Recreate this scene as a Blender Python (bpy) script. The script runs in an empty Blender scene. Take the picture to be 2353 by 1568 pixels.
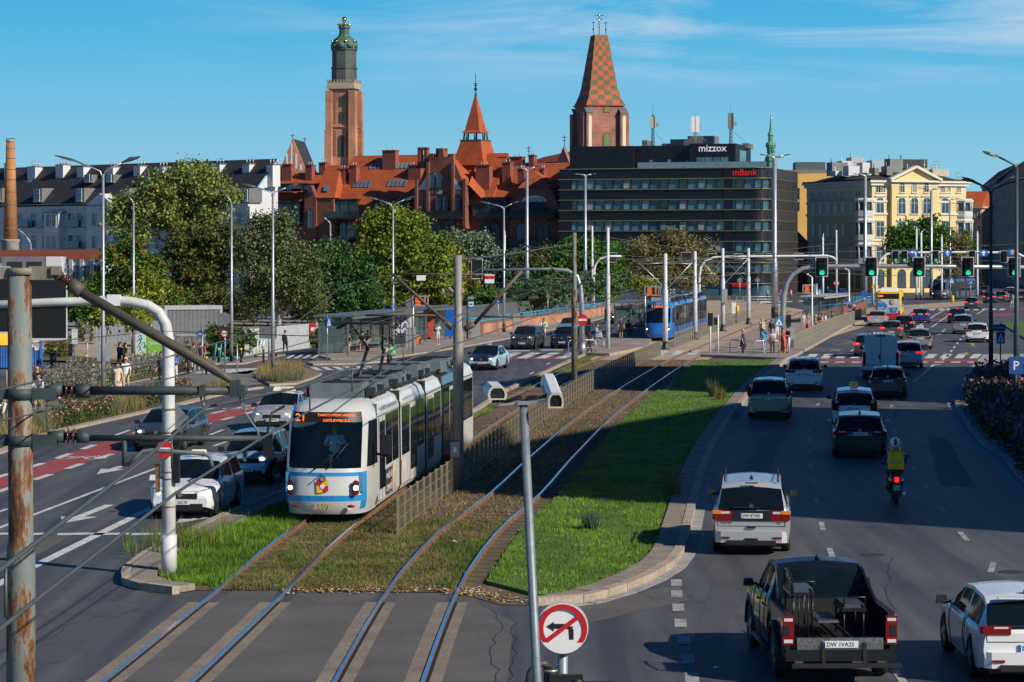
import bpy,math,random
from mathutils import Vector,Matrix
R=random.Random(11)
V=Vector
F,H,CX,HY=5840.0,7.0,1176.5,580.0
sc=bpy.context.scene
col=sc.collection
rad=math.radians
def G(px,py,z=0.0):
 Y=(H-z)*F/(py-HY)
 return V(((px-CX)*Y/F,Y,z))
def PT(px,py,Y):
 return V(((px-CX)*Y/F,Y,H-(py-HY)*Y/F))
def lerp(a,b,t):return a+(b-a)*t
def interp(tab,x):
 if x<=tab[0][0]:return tab[0][1]
 for(a,b),(c,d)in zip(tab,tab[1:]):
  if x<=c:return b+(d-b)*(x-a)/(c-a)
 (a,b),(c,d)=tab[-2:]
 return b+(d-b)*(x-a)/(c-a)
def smooth(tab,x):
 n=len(tab)
 i=0
 while i<n-2 and x>tab[i+1][0]:i+=1
 x0,y0=tab[i];x1,y1=tab[i+1]
 def sl(k):
  a,b=tab[max(k-1,0)],tab[min(k+1,n-1)]
  return(b[1]-a[1])/(b[0]-a[0])
 h=x1-x0;t=(x-x0)/h
 if t<0:return y0+sl(0)*(x-x0)
 if t>1:return y1+sl(n-1)*(x-x1)
 return((2*t**3-3*t*t+1)*y0+(t**3-2*t*t+t)*h*sl(i)+(-2*t**3+3*t*t)*y1+(t**3-t*t)*h*sl(i+1))
MC={}
def new_mat(name):
 m=bpy.data.materials.new(name);m.use_nodes=True
 nt=m.node_tree;b=nt.nodes['Principled BSDF']
 return m,nt,b
def N(nt,t,**k):
 n=nt.nodes.new(t)
 for a,v in k.items():
  if a.startswith('i_'):n.inputs[a[2:].replace('_',' ')].default_value=v
  else:setattr(n,a,v)
 return n
def rgb(c):return(c[0],c[1],c[2],1.0)
def M(name,c,rough=.6,metal=0.0,var=.15,scale=2.0,bump=0.0,bscale=30.0,emit=0.0,coat=0.0,spec=.5,c2=None,stretch=None,world=False,alpha=1.0):
 if name in MC:return MC[name]
 m,nt,b=new_mat(name);L=nt.links.new
 b.inputs['Roughness'].default_value=rough;b.inputs['Metallic'].default_value=metal
 b.inputs['Coat Weight'].default_value=coat;b.inputs['Specular IOR Level'].default_value=spec
 b.inputs['Base Color'].default_value=rgb(c)
 tc=N(nt,'ShaderNodeTexCoord');src=tc.outputs['Object']
 if world:src=N(nt,'ShaderNodeNewGeometry').outputs['Position']
 if stretch:
  mp=N(nt,'ShaderNodeMapping');mp.inputs['Scale'].default_value=stretch;L(src,mp.inputs[0]);src=mp.outputs[0]
 if var>0:
  n=N(nt,'ShaderNodeTexNoise');n.inputs['Scale'].default_value=scale;n.inputs['Detail'].default_value=5;n.inputs['Roughness'].default_value=.65
  L(src,n.inputs['Vector'])
  r=N(nt,'ShaderNodeValToRGB');e=r.color_ramp.elements
  e[0].position=.32;e[1].position=.68
  if c2 is None:
   e[0].color=rgb([x*(1-var)for x in c]);e[1].color=rgb([min(1,x*(1+var))for x in c])
  else:e[0].color=rgb(c);e[1].color=rgb(c2)
  L(n.outputs['Fac'],r.inputs[0]);L(r.outputs[0],b.inputs['Base Color'])
  if emit:L(r.outputs[0],b.inputs['Emission Color'])
 if emit:
  b.inputs['Emission Color'].default_value=rgb(c);b.inputs['Emission Strength'].default_value=emit
 if bump:
  n2=N(nt,'ShaderNodeTexNoise');n2 .inputs['Scale'].default_value=bscale;n2 .inputs['Detail'].default_value=3
  L(src,n2 .inputs['Vector'])
  bp=N(nt,'ShaderNodeBump');bp.inputs['Strength'].default_value=bump;bp.inputs['Distance'].default_value=.05
  L(n2 .outputs['Fac'],bp.inputs['Height']);L(bp.outputs[0],b.inputs['Normal'])
 MC[name]=m
 return m
def brick_mat(name,c1,c2,mortar,w=.5,h=.16,ms=.02,blot=.35,bumpy=.3,bl=.25):
 if name in MC:return MC[name]
 m,nt,b=new_mat(name);L=nt.links.new
 tc=N(nt,'ShaderNodeTexCoord');sx=N(nt,'ShaderNodeSeparateXYZ');L(tc.outputs['Object'],sx.inputs[0])
 ad=N(nt,'ShaderNodeMath',operation='ADD');L(sx.outputs[0],ad.inputs[0]);L(sx.outputs[1],ad.inputs[1])
 cb=N(nt,'ShaderNodeCombineXYZ');L(ad.outputs[0],cb.inputs[0]);L(sx.outputs[2],cb.inputs[1])
 br=N(nt,'ShaderNodeTexBrick');L(cb.outputs[0],br.inputs['Vector'])
 br.inputs['Color1'].default_value=rgb(c1);br.inputs['Color2'].default_value=rgb(c2);br.inputs['Mortar'].default_value=rgb(mortar)
 br.inputs['Scale'].default_value=1.0;br.inputs['Mortar Size'].default_value=ms;br.inputs['Brick Width'].default_value=w;br.inputs['Row Height'].default_value=h
 no=N(nt,'ShaderNodeTexNoise');no.inputs['Scale'].default_value=bl;no.inputs['Detail'].default_value=8;L(tc.outputs['Object'],no.inputs['Vector'])
 r=N(nt,'ShaderNodeValToRGB');e=r.color_ramp.elements;e[0].position=.3;e[1].position=.7
 e[0].color=(1-blot,1-blot,1-blot,1);e[1].color=(1+blot*.5,)*3+(1,)
 L(no.outputs['Fac'],r.inputs[0])
 mx=N(nt,'ShaderNodeMixRGB',blend_type='MULTIPLY');mx.inputs[0].default_value=1
 L(br.outputs['Color'],mx.inputs[1]);L(r.outputs[0],mx.inputs[2]);L(mx.outputs[0],b.inputs['Base Color'])
 b.inputs['Roughness'].default_value=.85
 bp=N(nt,'ShaderNodeBump');bp.inputs['Strength'].default_value=bumpy;bp.inputs['Distance'].default_value=.02;bp.invert=True
 L(br.outputs['Fac'],bp.inputs['Height']);L(bp.outputs[0],b.inputs['Normal'])
 MC[name]=m;return m
def tile_mat(name,c,var=.35,row=.35):
 """roof tiles: courses along z, weathered patches"""
 if name in MC:return MC[name]
 m,nt,b=new_mat(name);L=nt.links.new
 tc=N(nt,'ShaderNodeTexCoord')
 w=N(nt,'ShaderNodeTexWave',wave_type='BANDS',bands_direction='Z',wave_profile='SAW');w.inputs['Scale'].default_value=.314/row;w.inputs['Distortion'].default_value=.4
 L(tc.outputs['Object'],w.inputs['Vector'])
 no=N(nt,'ShaderNodeTexNoise');no.inputs['Scale'].default_value=.5;no.inputs['Detail'].default_value=9;no.inputs['Roughness'].default_value=.7;L(tc.outputs['Object'],no.inputs['Vector'])
 r=N(nt,'ShaderNodeValToRGB');e=r.color_ramp.elements;e[0].position=.3;e[1].position=.7
 e[0].color=rgb([x*(1-var)for x in c]);e[1].color=rgb([x*(1+var*.6)for x in c]);L(no.outputs['Fac'],r.inputs[0])
 r2=N(nt,'ShaderNodeValToRGB');e=r2 .color_ramp.elements;e[0].position=0;e[1].position=.35;e[0].color=(.55,.55,.55,1);e[1].color=(1,1,1,1);L(w.outputs['Fac'],r2 .inputs[0])
 mx=N(nt,'ShaderNodeMixRGB',blend_type='MULTIPLY');mx.inputs[0].default_value=1;L(r.outputs[0],mx.inputs[1]);L(r2 .outputs[0],mx.inputs[2])
 L(mx.outputs[0],b.inputs['Base Color']);b.inputs['Roughness'].default_value=.75
 MC[name]=m;return m
def paint(name,c,rough=.25,metal=0.0,flake=0.0):
 return M('paint_'+name,c,rough=rough,metal=metal,var=.06,scale=.8,coat=.6,bump=0)
class MB:
 def __init__(s):s.v=[];s.f=[];s.m=[];s.s=[]
 def add(s,vs,fs,m=0,sm=False):
  o=len(s.v);s.v.extend([tuple(x)for x in vs])
  for f in fs:
   s.f.append([i+o for i in f]);s.m.append(m);s.s.append(sm)
  return s
 def quad(s,a,b,c,d,m=0):return s.add([a,b,c,d],[(0,1,2,3)],m)
 def poly(s,pts,m=0):return s.add(pts,[tuple(range(len(pts)))],m)
 def box(s,cx,cy,cz,sx,sy,sz,m=0,rz=0.0,taper=1.0):
  c,n=math.cos(rz),math.sin(rz);vs=[]
  for z,k in((-.5,1.0),(.5,taper)):
   for x,y in((-.5,-.5),(.5,-.5),(.5,.5),(-.5,.5)):
    X,Y=x*sx*k,y*sy*k
    vs.append((cx+X*c-Y*n,cy+X*n+Y*c,cz+z*sz))
  return s.add(vs,[(3,2,1,0),(4,5,6,7),(0,1,5,4),(1,2,6,5),(2,3,7,6),(3,0,4,7)],m)
 def bar(s,a,b,w,h,m=0):
  """box along a-b, w wide and h tall"""
  a,b=V(a),V(b);d=(b-a).normalized()
  side=d.cross(V((0,0,1)))
  side=side.normalized()if side.length>1e-4 else V((1,0,0))
  up=side.cross(d);vs=[]
  for p in(a,b):
   for i,j in((-1,-1),(1,-1),(1,1),(-1,1)):vs.append(p+side*(i*w/2)+up*(j*h/2))
  return s.add(vs,[(3,2,1,0),(4,5,6,7),(0,1,5,4),(1,2,6,5),(2,3,7,6),(3,0,4,7)],m)
 def tube(s,pts,r,n=8,m=0,cap=True):
  pts=[V(p)for p in pts];k=len(pts)
  rs=r if isinstance(r,(list,tuple))else[r]*k
  vs=[];ref=None
  for i,p in enumerate(pts):
   d=(pts[min(i+1,k-1)]-pts[max(i-1,0)])
   if d.length<1e-9:d=V((0,0,1))
   d.normalize()
   if ref is None:
    ref=V((1,0,0))if abs(d.x)<.9 else V((0,1,0))
   u=ref-d*ref.dot(d)
   if u.length<1e-6:u=d.orthogonal()
   u.normalize();ref=u;w=d.cross(u)
   for j in range(n):
    a=2*math.pi*j/n;vs.append(p+(u*math.cos(a)+w*math.sin(a))*rs[i])
  fs=[(i*n+j,i*n+(j+1)%n,(i+1)*n+(j+1)%n,(i+1)*n+j)for i in range(k-1)for j in range(n)]
  o=len(s.v);s.add(vs,fs,m,True)
  if cap:
   s.f.append([o+j for j in range(n)][::-1]);s.m.append(m);s.s.append(False)
   s.f.append([o+(k-1)*n+j for j in range(n)]);s.m.append(m);s.s.append(False)
  return s
 def lathe(s,prof,c=(0,0,0),n=12,m=0,sm=True,axis='z'):
  vs=[]
  for r,z in prof:
   for j in range(n):
    a=2*math.pi*(j+.5)/n;x,y=r*math.cos(a),r*math.sin(a)
    p=(x,y,z)if axis=='z'else((z,x,y)if axis=='x'else(y,z,x))
    vs.append((p[0]+c[0],p[1]+c[1],p[2]+c[2]))
  k=len(prof)
  fs=[(i*n+j,i*n+(j+1)%n,(i+1)*n+(j+1)%n,(i+1)*n+j)for i in range(k-1)for j in range(n)]
  s.add(vs,fs,m,sm);o=len(s.v)-k*n
  s.f.append([o+j for j in range(n)][::-1]);s.m.append(m);s.s.append(False)
  s.f.append([o+(k-1)*n+j for j in range(n)]);s.m.append(m);s.s.append(False)
  return s
 def sph(s,c,r,sc3=(1,1,1),n=10,m=0):
  k=max(4,n//2+1)
  prof=[(max(1e-3,r*math.sin(math.pi*i/k)),-r*math.cos(math.pi*i/k))for i in range(k+1)]
  o=len(s.v);s.lathe(prof,(0,0,0),n,m)
  for i in range(o,len(s.v)):
   x,y,z=s.v[i];s.v[i]=(x*sc3[0]+c[0],y*sc3[1]+c[1],z*sc3[2]+c[2])
  return s
 def prism(s,poly,z0,z1,m=0,ms=None):
  n=len(poly);vs=[(p[0],p[1],z0)for p in poly]+[(p[0],p[1],z1)for p in poly]
  s.add(vs,[tuple(range(n,2*n))],m)
  o=len(s.v)-2*n
  for i in range(n):
   s.f.append([o+i,o+(i+1)%n,o+n+(i+1)%n,o+n+i]);s.m.append(m if ms is None else ms);s.s.append(False)
  s.f.append([o+i for i in range(n)][::-1]);s.m.append(m);s.s.append(False)
  return s
 def plate(s,pts,nrm,th,m=0):
  """closed slab: 3D outline pts extruded by th along nrm"""
  n=len(pts);d=V(nrm).normalized()*th
  vs=[V(p)for p in pts]+[V(p)+d for p in pts]
  fs=[tuple(range(n))[::-1],tuple(range(n,2*n))]+[(i,(i+1)%n,n+(i+1)%n,n+i)for i in range(n)]
  return s.add(vs,fs,m)
 def disc(s,c,nrm,r,th=.01,n=20,m=0):
  d=V(nrm).normalized()
  return s.tube([V(c),V(c)+d*th],r,n,m)
 def build(s,name,mats,parent=None,loc=None,world=False):
  me=bpy.data.meshes.new(name)
  vs=s.v
  if world and parent is not None:
   mi=Matrix.Rotation(-parent.rotation_euler.z,4,'Z')@Matrix.Translation(-V(parent.location))
   vs=[mi@V(p)for p in vs]
  me.from_pydata([tuple(p)for p in vs],[],s.f)
  if not isinstance(mats,(list,tuple)):mats=[mats]
  for x in mats:me.materials.append(x)
  me.polygons.foreach_set('material_index',s.m);me.polygons.foreach_set('use_smooth',s.s)
  me.update()
  return link(name,me,parent,loc)
def link(name,me,parent=None,loc=None,mx=None):
 o=bpy.data.objects.new(name,me);col.objects.link(o)
 if parent is not None:o.parent=parent
 if loc is not None:o.location=loc
 if mx is not None:o.matrix_local=mx
 return o
def tag(o,label=None,cat=None,group=None,kind=None):
 if label:o['label']=label
 if cat:o['category']=cat
 if group:o['group']=group
 if kind:o['kind']=kind
 return o
def thing(name,label,cat,loc=(0,0,0),rz=0.0,group=None):
 o=bpy.data.objects.new(name,None);col.objects.link(o);o.location=loc;o.rotation_euler=(0,0,rz)
 o.empty_display_size=.2
 return tag(o,label,cat,group)
def struct(o):o['kind']='structure';return o
KIDS={}
def copy_tree(o,loc=None,rz=None,label=None,group=None,parent=None):
 c=o.copy();col.objects.link(c)
 if parent is not None:c.parent=parent
 for ch in list(o.children):copy_tree(ch,parent=c)
 if loc is not None:c.location=loc
 if rz is not None:c.rotation_euler.z=rz
 if label:c['label']=label
 if group:c['group']=group
 return c
TX={}
def prep_text(strs):
 tmp=[]
 for t in strs:
  if t in TX:continue
  cu=bpy.data.curves.new('lettering','FONT');cu.body=t;cu.align_x='CENTER';cu.align_y='CENTER';cu.resolution_u=3;cu.offset=.012
  o=bpy.data.objects.new('lettering',cu);col.objects.link(o);tmp.append((t,o,cu))
 bpy.context.view_layer.update();dg=bpy.context.evaluated_depsgraph_get()
 for t,o,cu in tmp:
  me=bpy.data.meshes.new_from_object(o.evaluated_get(dg));xs=[v.co.x for v in me.vertices]or[0,1];ys=[v.co.y for v in me.vertices]or[0,1]
  cx,cy=(max(xs)+min(xs))/2,(max(ys)+min(ys))/2;w,h=max(xs)-min(xs),max(ys)-min(ys)
  for v in me.vertices:v.co.x=(v.co.x-cx)/w;v.co.y=(v.co.y-cy)/h
  me.materials.clear()
  me.name='lettering'
  TX[t]=(me,w,h)
  bpy.data.objects.remove(o);bpy.data.curves.remove(cu)
def text(s,mat,c,nrm,up,w=None,h=None,parent=None,name='lettering',world=False):
 """flat letters fitted to width w and/or height h, centred on c, facing nrm"""
 if s not in TX:prep_text([s])
 me0,tw,th=TX[s]
 me=me0 .copy();me.materials.append(mat)
 if w is None:w=h*tw/th
 if h is None:h=w*th/tw
 n=V(nrm).normalized();u=(V(up)-n*V(up).dot(n)).normalized();r=u.cross(n)
 mx=Matrix(((r.x*w,u.x*h,n.x,c[0]),(r.y*w,u.y*h,n.y,c[1]),(r.z*w,u.z*h,n.z,c[2]),(0,0,0,1)))
 if world and parent is not None:
  mx=Matrix.Rotation(-parent.rotation_euler.z,4,'Z')@Matrix.Translation(-V(parent.location))@mx
 me.transform(mx)
 return link(name,me,parent)
STEEL=M('galvanised_steel',(.42,.44,.46),rough=.42,metal=.6,var=.18,scale=3)
WHITEP=M('white_pole_paint',(.72,.74,.75),rough=.45,var=.1,scale=2)
DARKM=M('dark_metal',(.025,.027,.03),rough=.5,var=.2)
BLACK=M('black_plastic',(.012,.012,.013),rough=.5,var=.15)
RUBBER=M('rubber',(.012,.012,.012),rough=.8,var=.2)
WHITE=M('white_paint',(.78,.78,.77),rough=.5,var=.05)
RED=M('sign_red',(.55,.015,.02),rough=.4,var=.06)
BLUE=M('sign_blue',(.005,.11,.5),rough=.4,var=.08)
YELLOW=M('sign_yellow',(.8,.5,.02),rough=.45,var=.06)
GREYP=M('grey_plastic',(.3,.31,.33),rough=.55,var=.1)
SIGNB=M('sign_back_grey',(.2,.21,.22),rough=.5,metal=.3,var=.1)
GLASS=M('dark_glass',(.012,.018,.022),rough=.06,var=.3,scale=.6,spec=.8)
CONC=M('concrete',(.33,.31,.28),rough=.85,var=.25,scale=1.5,bump=.2)
ORANGE=M('led_orange',(1,.16,.01),emit=1.1,var=0)
def ground_mat(name,c1,c2,sc1,rough=.9,bump=.3,bs=40,c3=None,streak=None):
 m,nt,b=new_mat(name);L=nt.links.new
 g=N(nt,'ShaderNodeNewGeometry').outputs['Position']
 n1=N(nt,'ShaderNodeTexNoise');n1 .inputs['Scale'].default_value=sc1;n1 .inputs['Detail'].default_value=10;n1 .inputs['Roughness'].default_value=.7;L(g,n1 .inputs['Vector'])
 r=N(nt,'ShaderNodeValToRGB');e=r.color_ramp.elements;e[0].position=.33;e[1].position=.67;e[0].color=rgb(c1);e[1].color=rgb(c2)
 if c3:x=e.new(.5);x.color=rgb(c3)
 L(n1 .outputs['Fac'],r.inputs[0]);out=r.outputs[0]
 if streak:
  mp=N(nt,'ShaderNodeMapping');mp.inputs['Scale'].default_value=streak;mp.inputs['Rotation'].default_value=(0,0,rad(8));L(g,mp.inputs[0])
  n2=N(nt,'ShaderNodeTexNoise');n2 .inputs['Scale'].default_value=1;n2 .inputs['Detail'].default_value=6;L(mp.outputs[0],n2 .inputs['Vector'])
  r2=N(nt,'ShaderNodeValToRGB');e=r2 .color_ramp.elements;e[0].position=.35;e[1].position=.7;e[0].color=(.62,.62,.65,1);e[1].color=(1.3,1.27,1.22,1);L(n2 .outputs['Fac'],r2 .inputs[0])
  mx=N(nt,'ShaderNodeMixRGB',blend_type='MULTIPLY');mx.inputs[0].default_value=1;L(out,mx.inputs[1]);L(r2 .outputs[0],mx.inputs[2]);out=mx.outputs[0]
  vo=N(nt,'ShaderNodeTexVoronoi',feature='DISTANCE_TO_EDGE');vo.inputs['Scale'].default_value=.16
  nd=N(nt,'ShaderNodeTexNoise');nd.inputs['Scale'].default_value=.9;nd.inputs['Detail'].default_value=6;L(g,nd.inputs['Vector'])
  md=N(nt,'ShaderNodeMixRGB');md.inputs[0].default_value=.14;L(g,md.inputs[1]);L(nd.outputs['Color'],md.inputs[2]);
  sc_=N(nt,'ShaderNodeVectorMath',operation='MULTIPLY_ADD');sc_.inputs[1].default_value=(3,3,3);L(nd.outputs['Color'],sc_.inputs[0]);L(g,sc_.inputs[2]);L(sc_.outputs[0],vo.inputs['Vector'])
  rc=N(nt,'ShaderNodeValToRGB');e=rc.color_ramp.elements;e[0].position=.002;e[1].position=.007;e[0].color=(.5,.5,.5,1);e[1].color=(1,1,1,1);L(vo.outputs['Distance'],rc.inputs[0])
  m2=N(nt,'ShaderNodeMixRGB',blend_type='MULTIPLY');m2 .inputs[0].default_value=.55;L(out,m2 .inputs[1]);L(rc.outputs[0],m2 .inputs[2]);out=m2 .outputs[0]
 ng=N(nt,'ShaderNodeTexNoise');ng.inputs['Scale'].default_value=bs;ng.inputs['Detail'].default_value=4;L(g,ng.inputs['Vector'])
 rg=N(nt,'ShaderNodeValToRGB');e=rg.color_ramp.elements;e[0].position=.3;e[1].position=.7;e[0].color=(.78,.78,.78,1);e[1].color=(1.2,1.2,1.2,1);L(ng.outputs['Fac'],rg.inputs[0])
 mg=N(nt,'ShaderNodeMixRGB',blend_type='MULTIPLY');mg.inputs[0].default_value=1;L(out,mg.inputs[1]);L(rg.outputs[0],mg.inputs[2]);L(mg.outputs[0],b.inputs['Base Color'])
 b.inputs['Roughness'].default_value=rough
 bp=N(nt,'ShaderNodeBump');bp.inputs['Strength'].default_value=bump;bp.inputs['Distance'].default_value=.03;L(ng.outputs['Fac'],bp.inputs['Height']);L(bp.outputs[0],b.inputs['Normal'])
 MC[name]=m;return m
ASPH=ground_mat('asphalt',(.07,.073,.079),(.108,.108,.108),.12,rough=.62,bump=.25,bs=28,streak=(1.6,.07,1))
ASPH2=ground_mat('old_asphalt',(.085,.08,.076),(.13,.123,.115),.5,rough=.8,bump=.3,bs=22)
PATHM=ground_mat('path_asphalt',(.15,.145,.14),(.2,.19,.185),.3,bs=20)
PAVE=ground_mat('paving',(.23,.19,.165),(.33,.285,.25),.35,bs=9)
SAND=ground_mat('sandy_ground',(.32,.25,.17),(.46,.38,.28),.25,bs=5)
SOIL=ground_mat('ballast_soil',(.075,.05,.03),(.2,.14,.085),.8,bump=.9,bs=9)
GRAVC=ground_mat('track_concrete',(.16,.135,.105),(.26,.225,.175),.9,bs=16)
GRASSG=ground_mat('grass_ground',(.05,.10,.012),(.12,.19,.03),.35,bump=.8,bs=16,c3=(.075,.14,.016))
DRYG=ground_mat('dry_grass_ground',(.075,.085,.02),(.16,.13,.05),.4,bump=.8,bs=12)
REDM=ground_mat('red_lane',(.27,.045,.05),(.36,.075,.075),.5,rough=.8,bs=20)
MARK=ground_mat('road_paint',(.42,.42,.42),(.72,.72,.71),2.2,rough=.7,bs=14)
MARKW=ground_mat('worn_road_paint',(.16,.16,.165),(.5,.5,.5),1.6,rough=.75,bs=9)
MARKY=ground_mat('yellow_road_paint',(.3,.22,.04),(.6,.42,.06),1.6,rough=.7,bs=14)
KERB=ground_mat('kerb_stone',(.3,.25,.19),(.44,.38,.3),1.3,bs=14)
KERBG=ground_mat('grey_kerb_stone',(.26,.255,.25),(.38,.37,.36),1.3,bs=14)
def sheet(name,pts,z,mat,kind='structure'):
 mb=MB();mb.poly([(p[0],p[1],z)for p in pts]);o=mb.build(name,mat);o['kind']=kind;return o
def gp(pts,z=0):return[G(x,y,z)for x,y in pts]
def raised(name,pts,z,mat,side):
 mb=MB();mb.prism([(p[0],p[1])for p in pts],-.05,z,0,1);return struct(mb.build(name,[mat,side]))
def strip_pts(pts,w):
 """left and right edge of a ribbon along pts"""
 out=[]
 for i,p in enumerate(pts):
  a,b=pts[max(i-1,0)],pts[min(i+1,len(pts)-1)]
  d=V((b[0]-a[0],b[1]-a[1],0)).normalized();n=V((-d.y,d.x,0))*w/2
  out.append((V((p[0],p[1],0))+n,V((p[0],p[1],0))-n))
 return out
def ribbon(mb,pts,w,z,m=0):
 e=strip_pts(pts,w)
 for(a,b),(c,d)in zip(e,e[1:]):mb.quad((b.x,b.y,z),(d.x,d.y,z),(c.x,c.y,z),(a.x,a.y,z),m)
def kerb(name,pts,w,z,mat,step=1.0):
 """kerb of separate stones along a world polyline"""
 mb=MB()
 dense=resample(pts,step)
 e=strip_pts(dense,w)
 for i in range(len(e)-1):
  (a,b),(c,d)=e[i],e[i+1]
  k=.012
  def mix(p,q,t):return p+(q-p)*t
  quad=[mix(a,c,k),mix(b,d,k),mix(d,b,k),mix(c,a,k)]
  jz=random.Random(i).uniform(-.008,.008)
  mb.prism([(q.x,q.y)for q in quad],-.05,z+jz)
 return struct(mb.build(name,mat))
def resample(pts,step):
 P=[V((p[0],p[1],0))for p in pts];out=[P[0]];carry=0
 for a,b in zip(P,P[1:]):
  L_=(b-a).length;t=step-carry
  while t<L_:
   out.append(a+(b-a)*(t/L_));t+=step
  carry=(carry+L_)%step if L_ else carry
 if(out[-1]-P[-1]).length>step*.3:out.append(P[-1])
 else:out[-1]=P[-1]
 return out
struct(MB().quad((-1500,-60,-.06),(1500,-60,-.06),(1500,4000,-.06),(-1500,4000,-.06)).build('ground',ground_mat('far_ground',(.16,.145,.12),(.22,.2,.17),.02,bs=.4)))
sheet('road',[(-80,5),(70,5),(90,200),(170,520),(-70,520),(-80,200)],0,ASPH)
T2L=[(20,-3.3),(41.4,-2.89),(52.3,-2.57),(56,-2.33),(63.9,-1.68),(72,-.68),(85.9,.65),(112.4,3.45),(161.6,9.88),(182,13.1),(215,18.5),(246,23.7),(300,33)]
T1L=[(20,-7.8),(41.4,-6.64),(65.4,-5.34),(86,-3.6),(108.4,-1.5),(135,1.58),(150.8,3.6),(175,7.1),(201,10.9),(246,18.0),(300,27)]
def track1(Y):return smooth(T1L,Y)+.72
def track2(Y):return smooth(T2L,Y)+.72
RAILTOP=M('polished_rail',(.75,.76,.78),rough=.24,metal=1,var=.05,scale=2)
RAILSIDE=M('rusty_rail',(.17,.085,.035),rough=.85,var=.35,scale=3)
def rail(name,tab,off,y0,y1,zt):
 mb=MB();ys=[y0+(y1-y0)*i/70 for i in range(71)]
 P=[V((smooth(tab,y)+off,y,0))for y in ys]
 e=strip_pts(P,.07);e2=strip_pts(P,.14)
 zf=lambda p:zt if zt<.1 else .03+(zt-.03)*min(1,max(0,(p.y-51.5)/6))
 for i in range(70):
  (a,b),(c,d)=e[i],e[i+1];(A,B),(Cc,D)=e2[i],e2[i+1];z0,z1=zf(P[i]),zf(P[i+1])
  up=lambda p,z:(p.x,p.y,z)
  mb.quad(up(b,z0),up(d,z1),up(c,z1),up(a,z0),0)
  mb.quad(up(B,z0-.17),up(D,z1-.17),up(d,z1),up(b,z0),1)
  mb.quad(up(Cc,z1-.17),up(A,z0-.17),up(a,z0),up(c,z1),1)
 o=mb.build(name,[RAILTOP,RAILSIDE]);return struct(o)
isl_left=[(285,1342),(292,1318),(318,1296),(352,1274),(390,1255),(500,1200),(660,1135),(880,1030),(1095,945),(1130,922),(1160,903),(1210,878),(1290,841),(1345,817)]
isl_right=[(1350,1383),(1420,1362),(1490,1333),(1535,1306),(1560,1276),(1571,1245),(1590,1166),(1610,1090),(1640,1020),(1680,958),(1722,903),(1764,862),(1806,829)]
front=[(300,1350),(345,1362),(400,1366),(450,1358),(520,1356),(800,1360),(1060,1364),(1110,1380),(1150,1391),(1220,1392),(1290,1390)]
left_w,right_w,front_w=gp(isl_left),gp(isl_right),gp(front)
island=front_w+right_w+[G(1340,817)]+left_w[::-1]
ISZ=.13
sheet('track_bed',[(p.x,p.y)for p in island],.014,SOIL)
FL=.02
kerb('kerb_road_side',gp([(1230,1391)]+isl_right),.22,ISZ+.03,KERB)
NOSE=[(405,1366),(372,1364),(340,1359),(312,1351)]
kerb('kerb_city_side',gp(NOSE+isl_left+[(1352,815)]),.2,ISZ+.03,KERB)
def offset_poly(px,d):
 w_=gp(px);return[(a if d>0 else b)for a,b in strip_pts(w_,abs(d)*2)]
flags=kerb('kerb_flags',[V(p)for p in offset_poly([(1290,1390)]+isl_right,.36)],.5,ISZ+.012,ground_mat('worn_flags',(.19,.165,.135),(.3,.265,.215),1.2,bs=10),.55)
kerb('kerb_flags_city',[V(p)for p in offset_poly(NOSE+isl_left[:8],-.4)],.55,ISZ+.012,MC['worn_flags'],.6)
gut=kerb('gutter',[V(p)for p in offset_poly([(1290,1390)]+isl_right,-.24)],.26,.012,KERBG,.3)
tr2=lambda Y:track2(Y)+1.25
ys=[53.5,56,60,64,70,78,88,100,115,130,145,160]
lawn_in=[V((tr2(y),y,0))for y in ys]
lawn_edge=[V(p)for p in offset_poly([(1290,1388)]+isl_right,.64)]
lawn=lawn_in+lawn_edge[::-1]
raised('lawn_soil',lawn,.09,GRASSG,GRASSG)
wl=[V(p)for p in offset_poly(isl_left[3:],-.72)]
wl=[p for p in wl if p.y>52]
wi=[V((track1(y)-.85,y,0))for y in(156,140,120,100,85,72,64,57,52.6)]
sheet('verge_soil',wl+wi,.022,GRASSG)
sheet('dry_verge_soil',[V((track1(52.6)-.7,52.6,0)),V((track2(52.6)+1.0,52.8,0)),V((track2(62)+.9,62,0)),V((track2(60)-.9,60,0)),V((track1(60)+1.0,60,0)),V((track1(62)-.6,62,0))],.019,DRYG)
for nm,tb in(('west_track',T1L),('east_track',T2L)):
 for o_ in(0,1.44):rail('rail',tb,o_,51.5,300,.13)
 for o_ in(0,1.44):
  r_=rail('rail',tb,o_,20,51.6,.03)
  mb=MB();P=[V((smooth(tb,y)+o_,y,0))for y in[20+1.62*i for i in range(20)]];ribbon(mb,P,.62,.006)
  struct(mb.build('track_concrete',GRAVC))
  mb=MB();ribbon(mb,[p+V((.075,0,0))for p in P],.06,.012);struct(mb.build('rail_groove',RUBBER))
mb=MB()
for tb in(T1L,T2L):
 for i in range(70):
  y=54+i*.75;x=smooth(tb,y)+.72;sl_=math.atan2(smooth(tb,y+.5)-smooth(tb,y),.5)
  mb.box(x,y,.0,2.3,.24,.07,0,-sl_)
struct(mb.build('sleeper_strips',M('old_sleeper',(.1,.075,.055),rough=.9,var=.3,world=True)))
sheet('old_asphalt_patch',gp([(540,1357),(640,1357),(470,1568),(210,1568),(330,1480)]),.003,ASPH2)
sheet('old_asphalt_patch',gp([(690,1359),(865,1361),(740,1568),(470,1568)]),.003,ASPH2)
sheet('old_asphalt_patch',gp([(920,1362),(1030,1364),(945,1568),(800,1568)]),.003,ASPH2)
sheet('old_asphalt_patch',gp([(1075,1368),(1110,1395),(1180,1430),(1165,1568),(1000,1568)]),.003,ASPH2)
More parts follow.
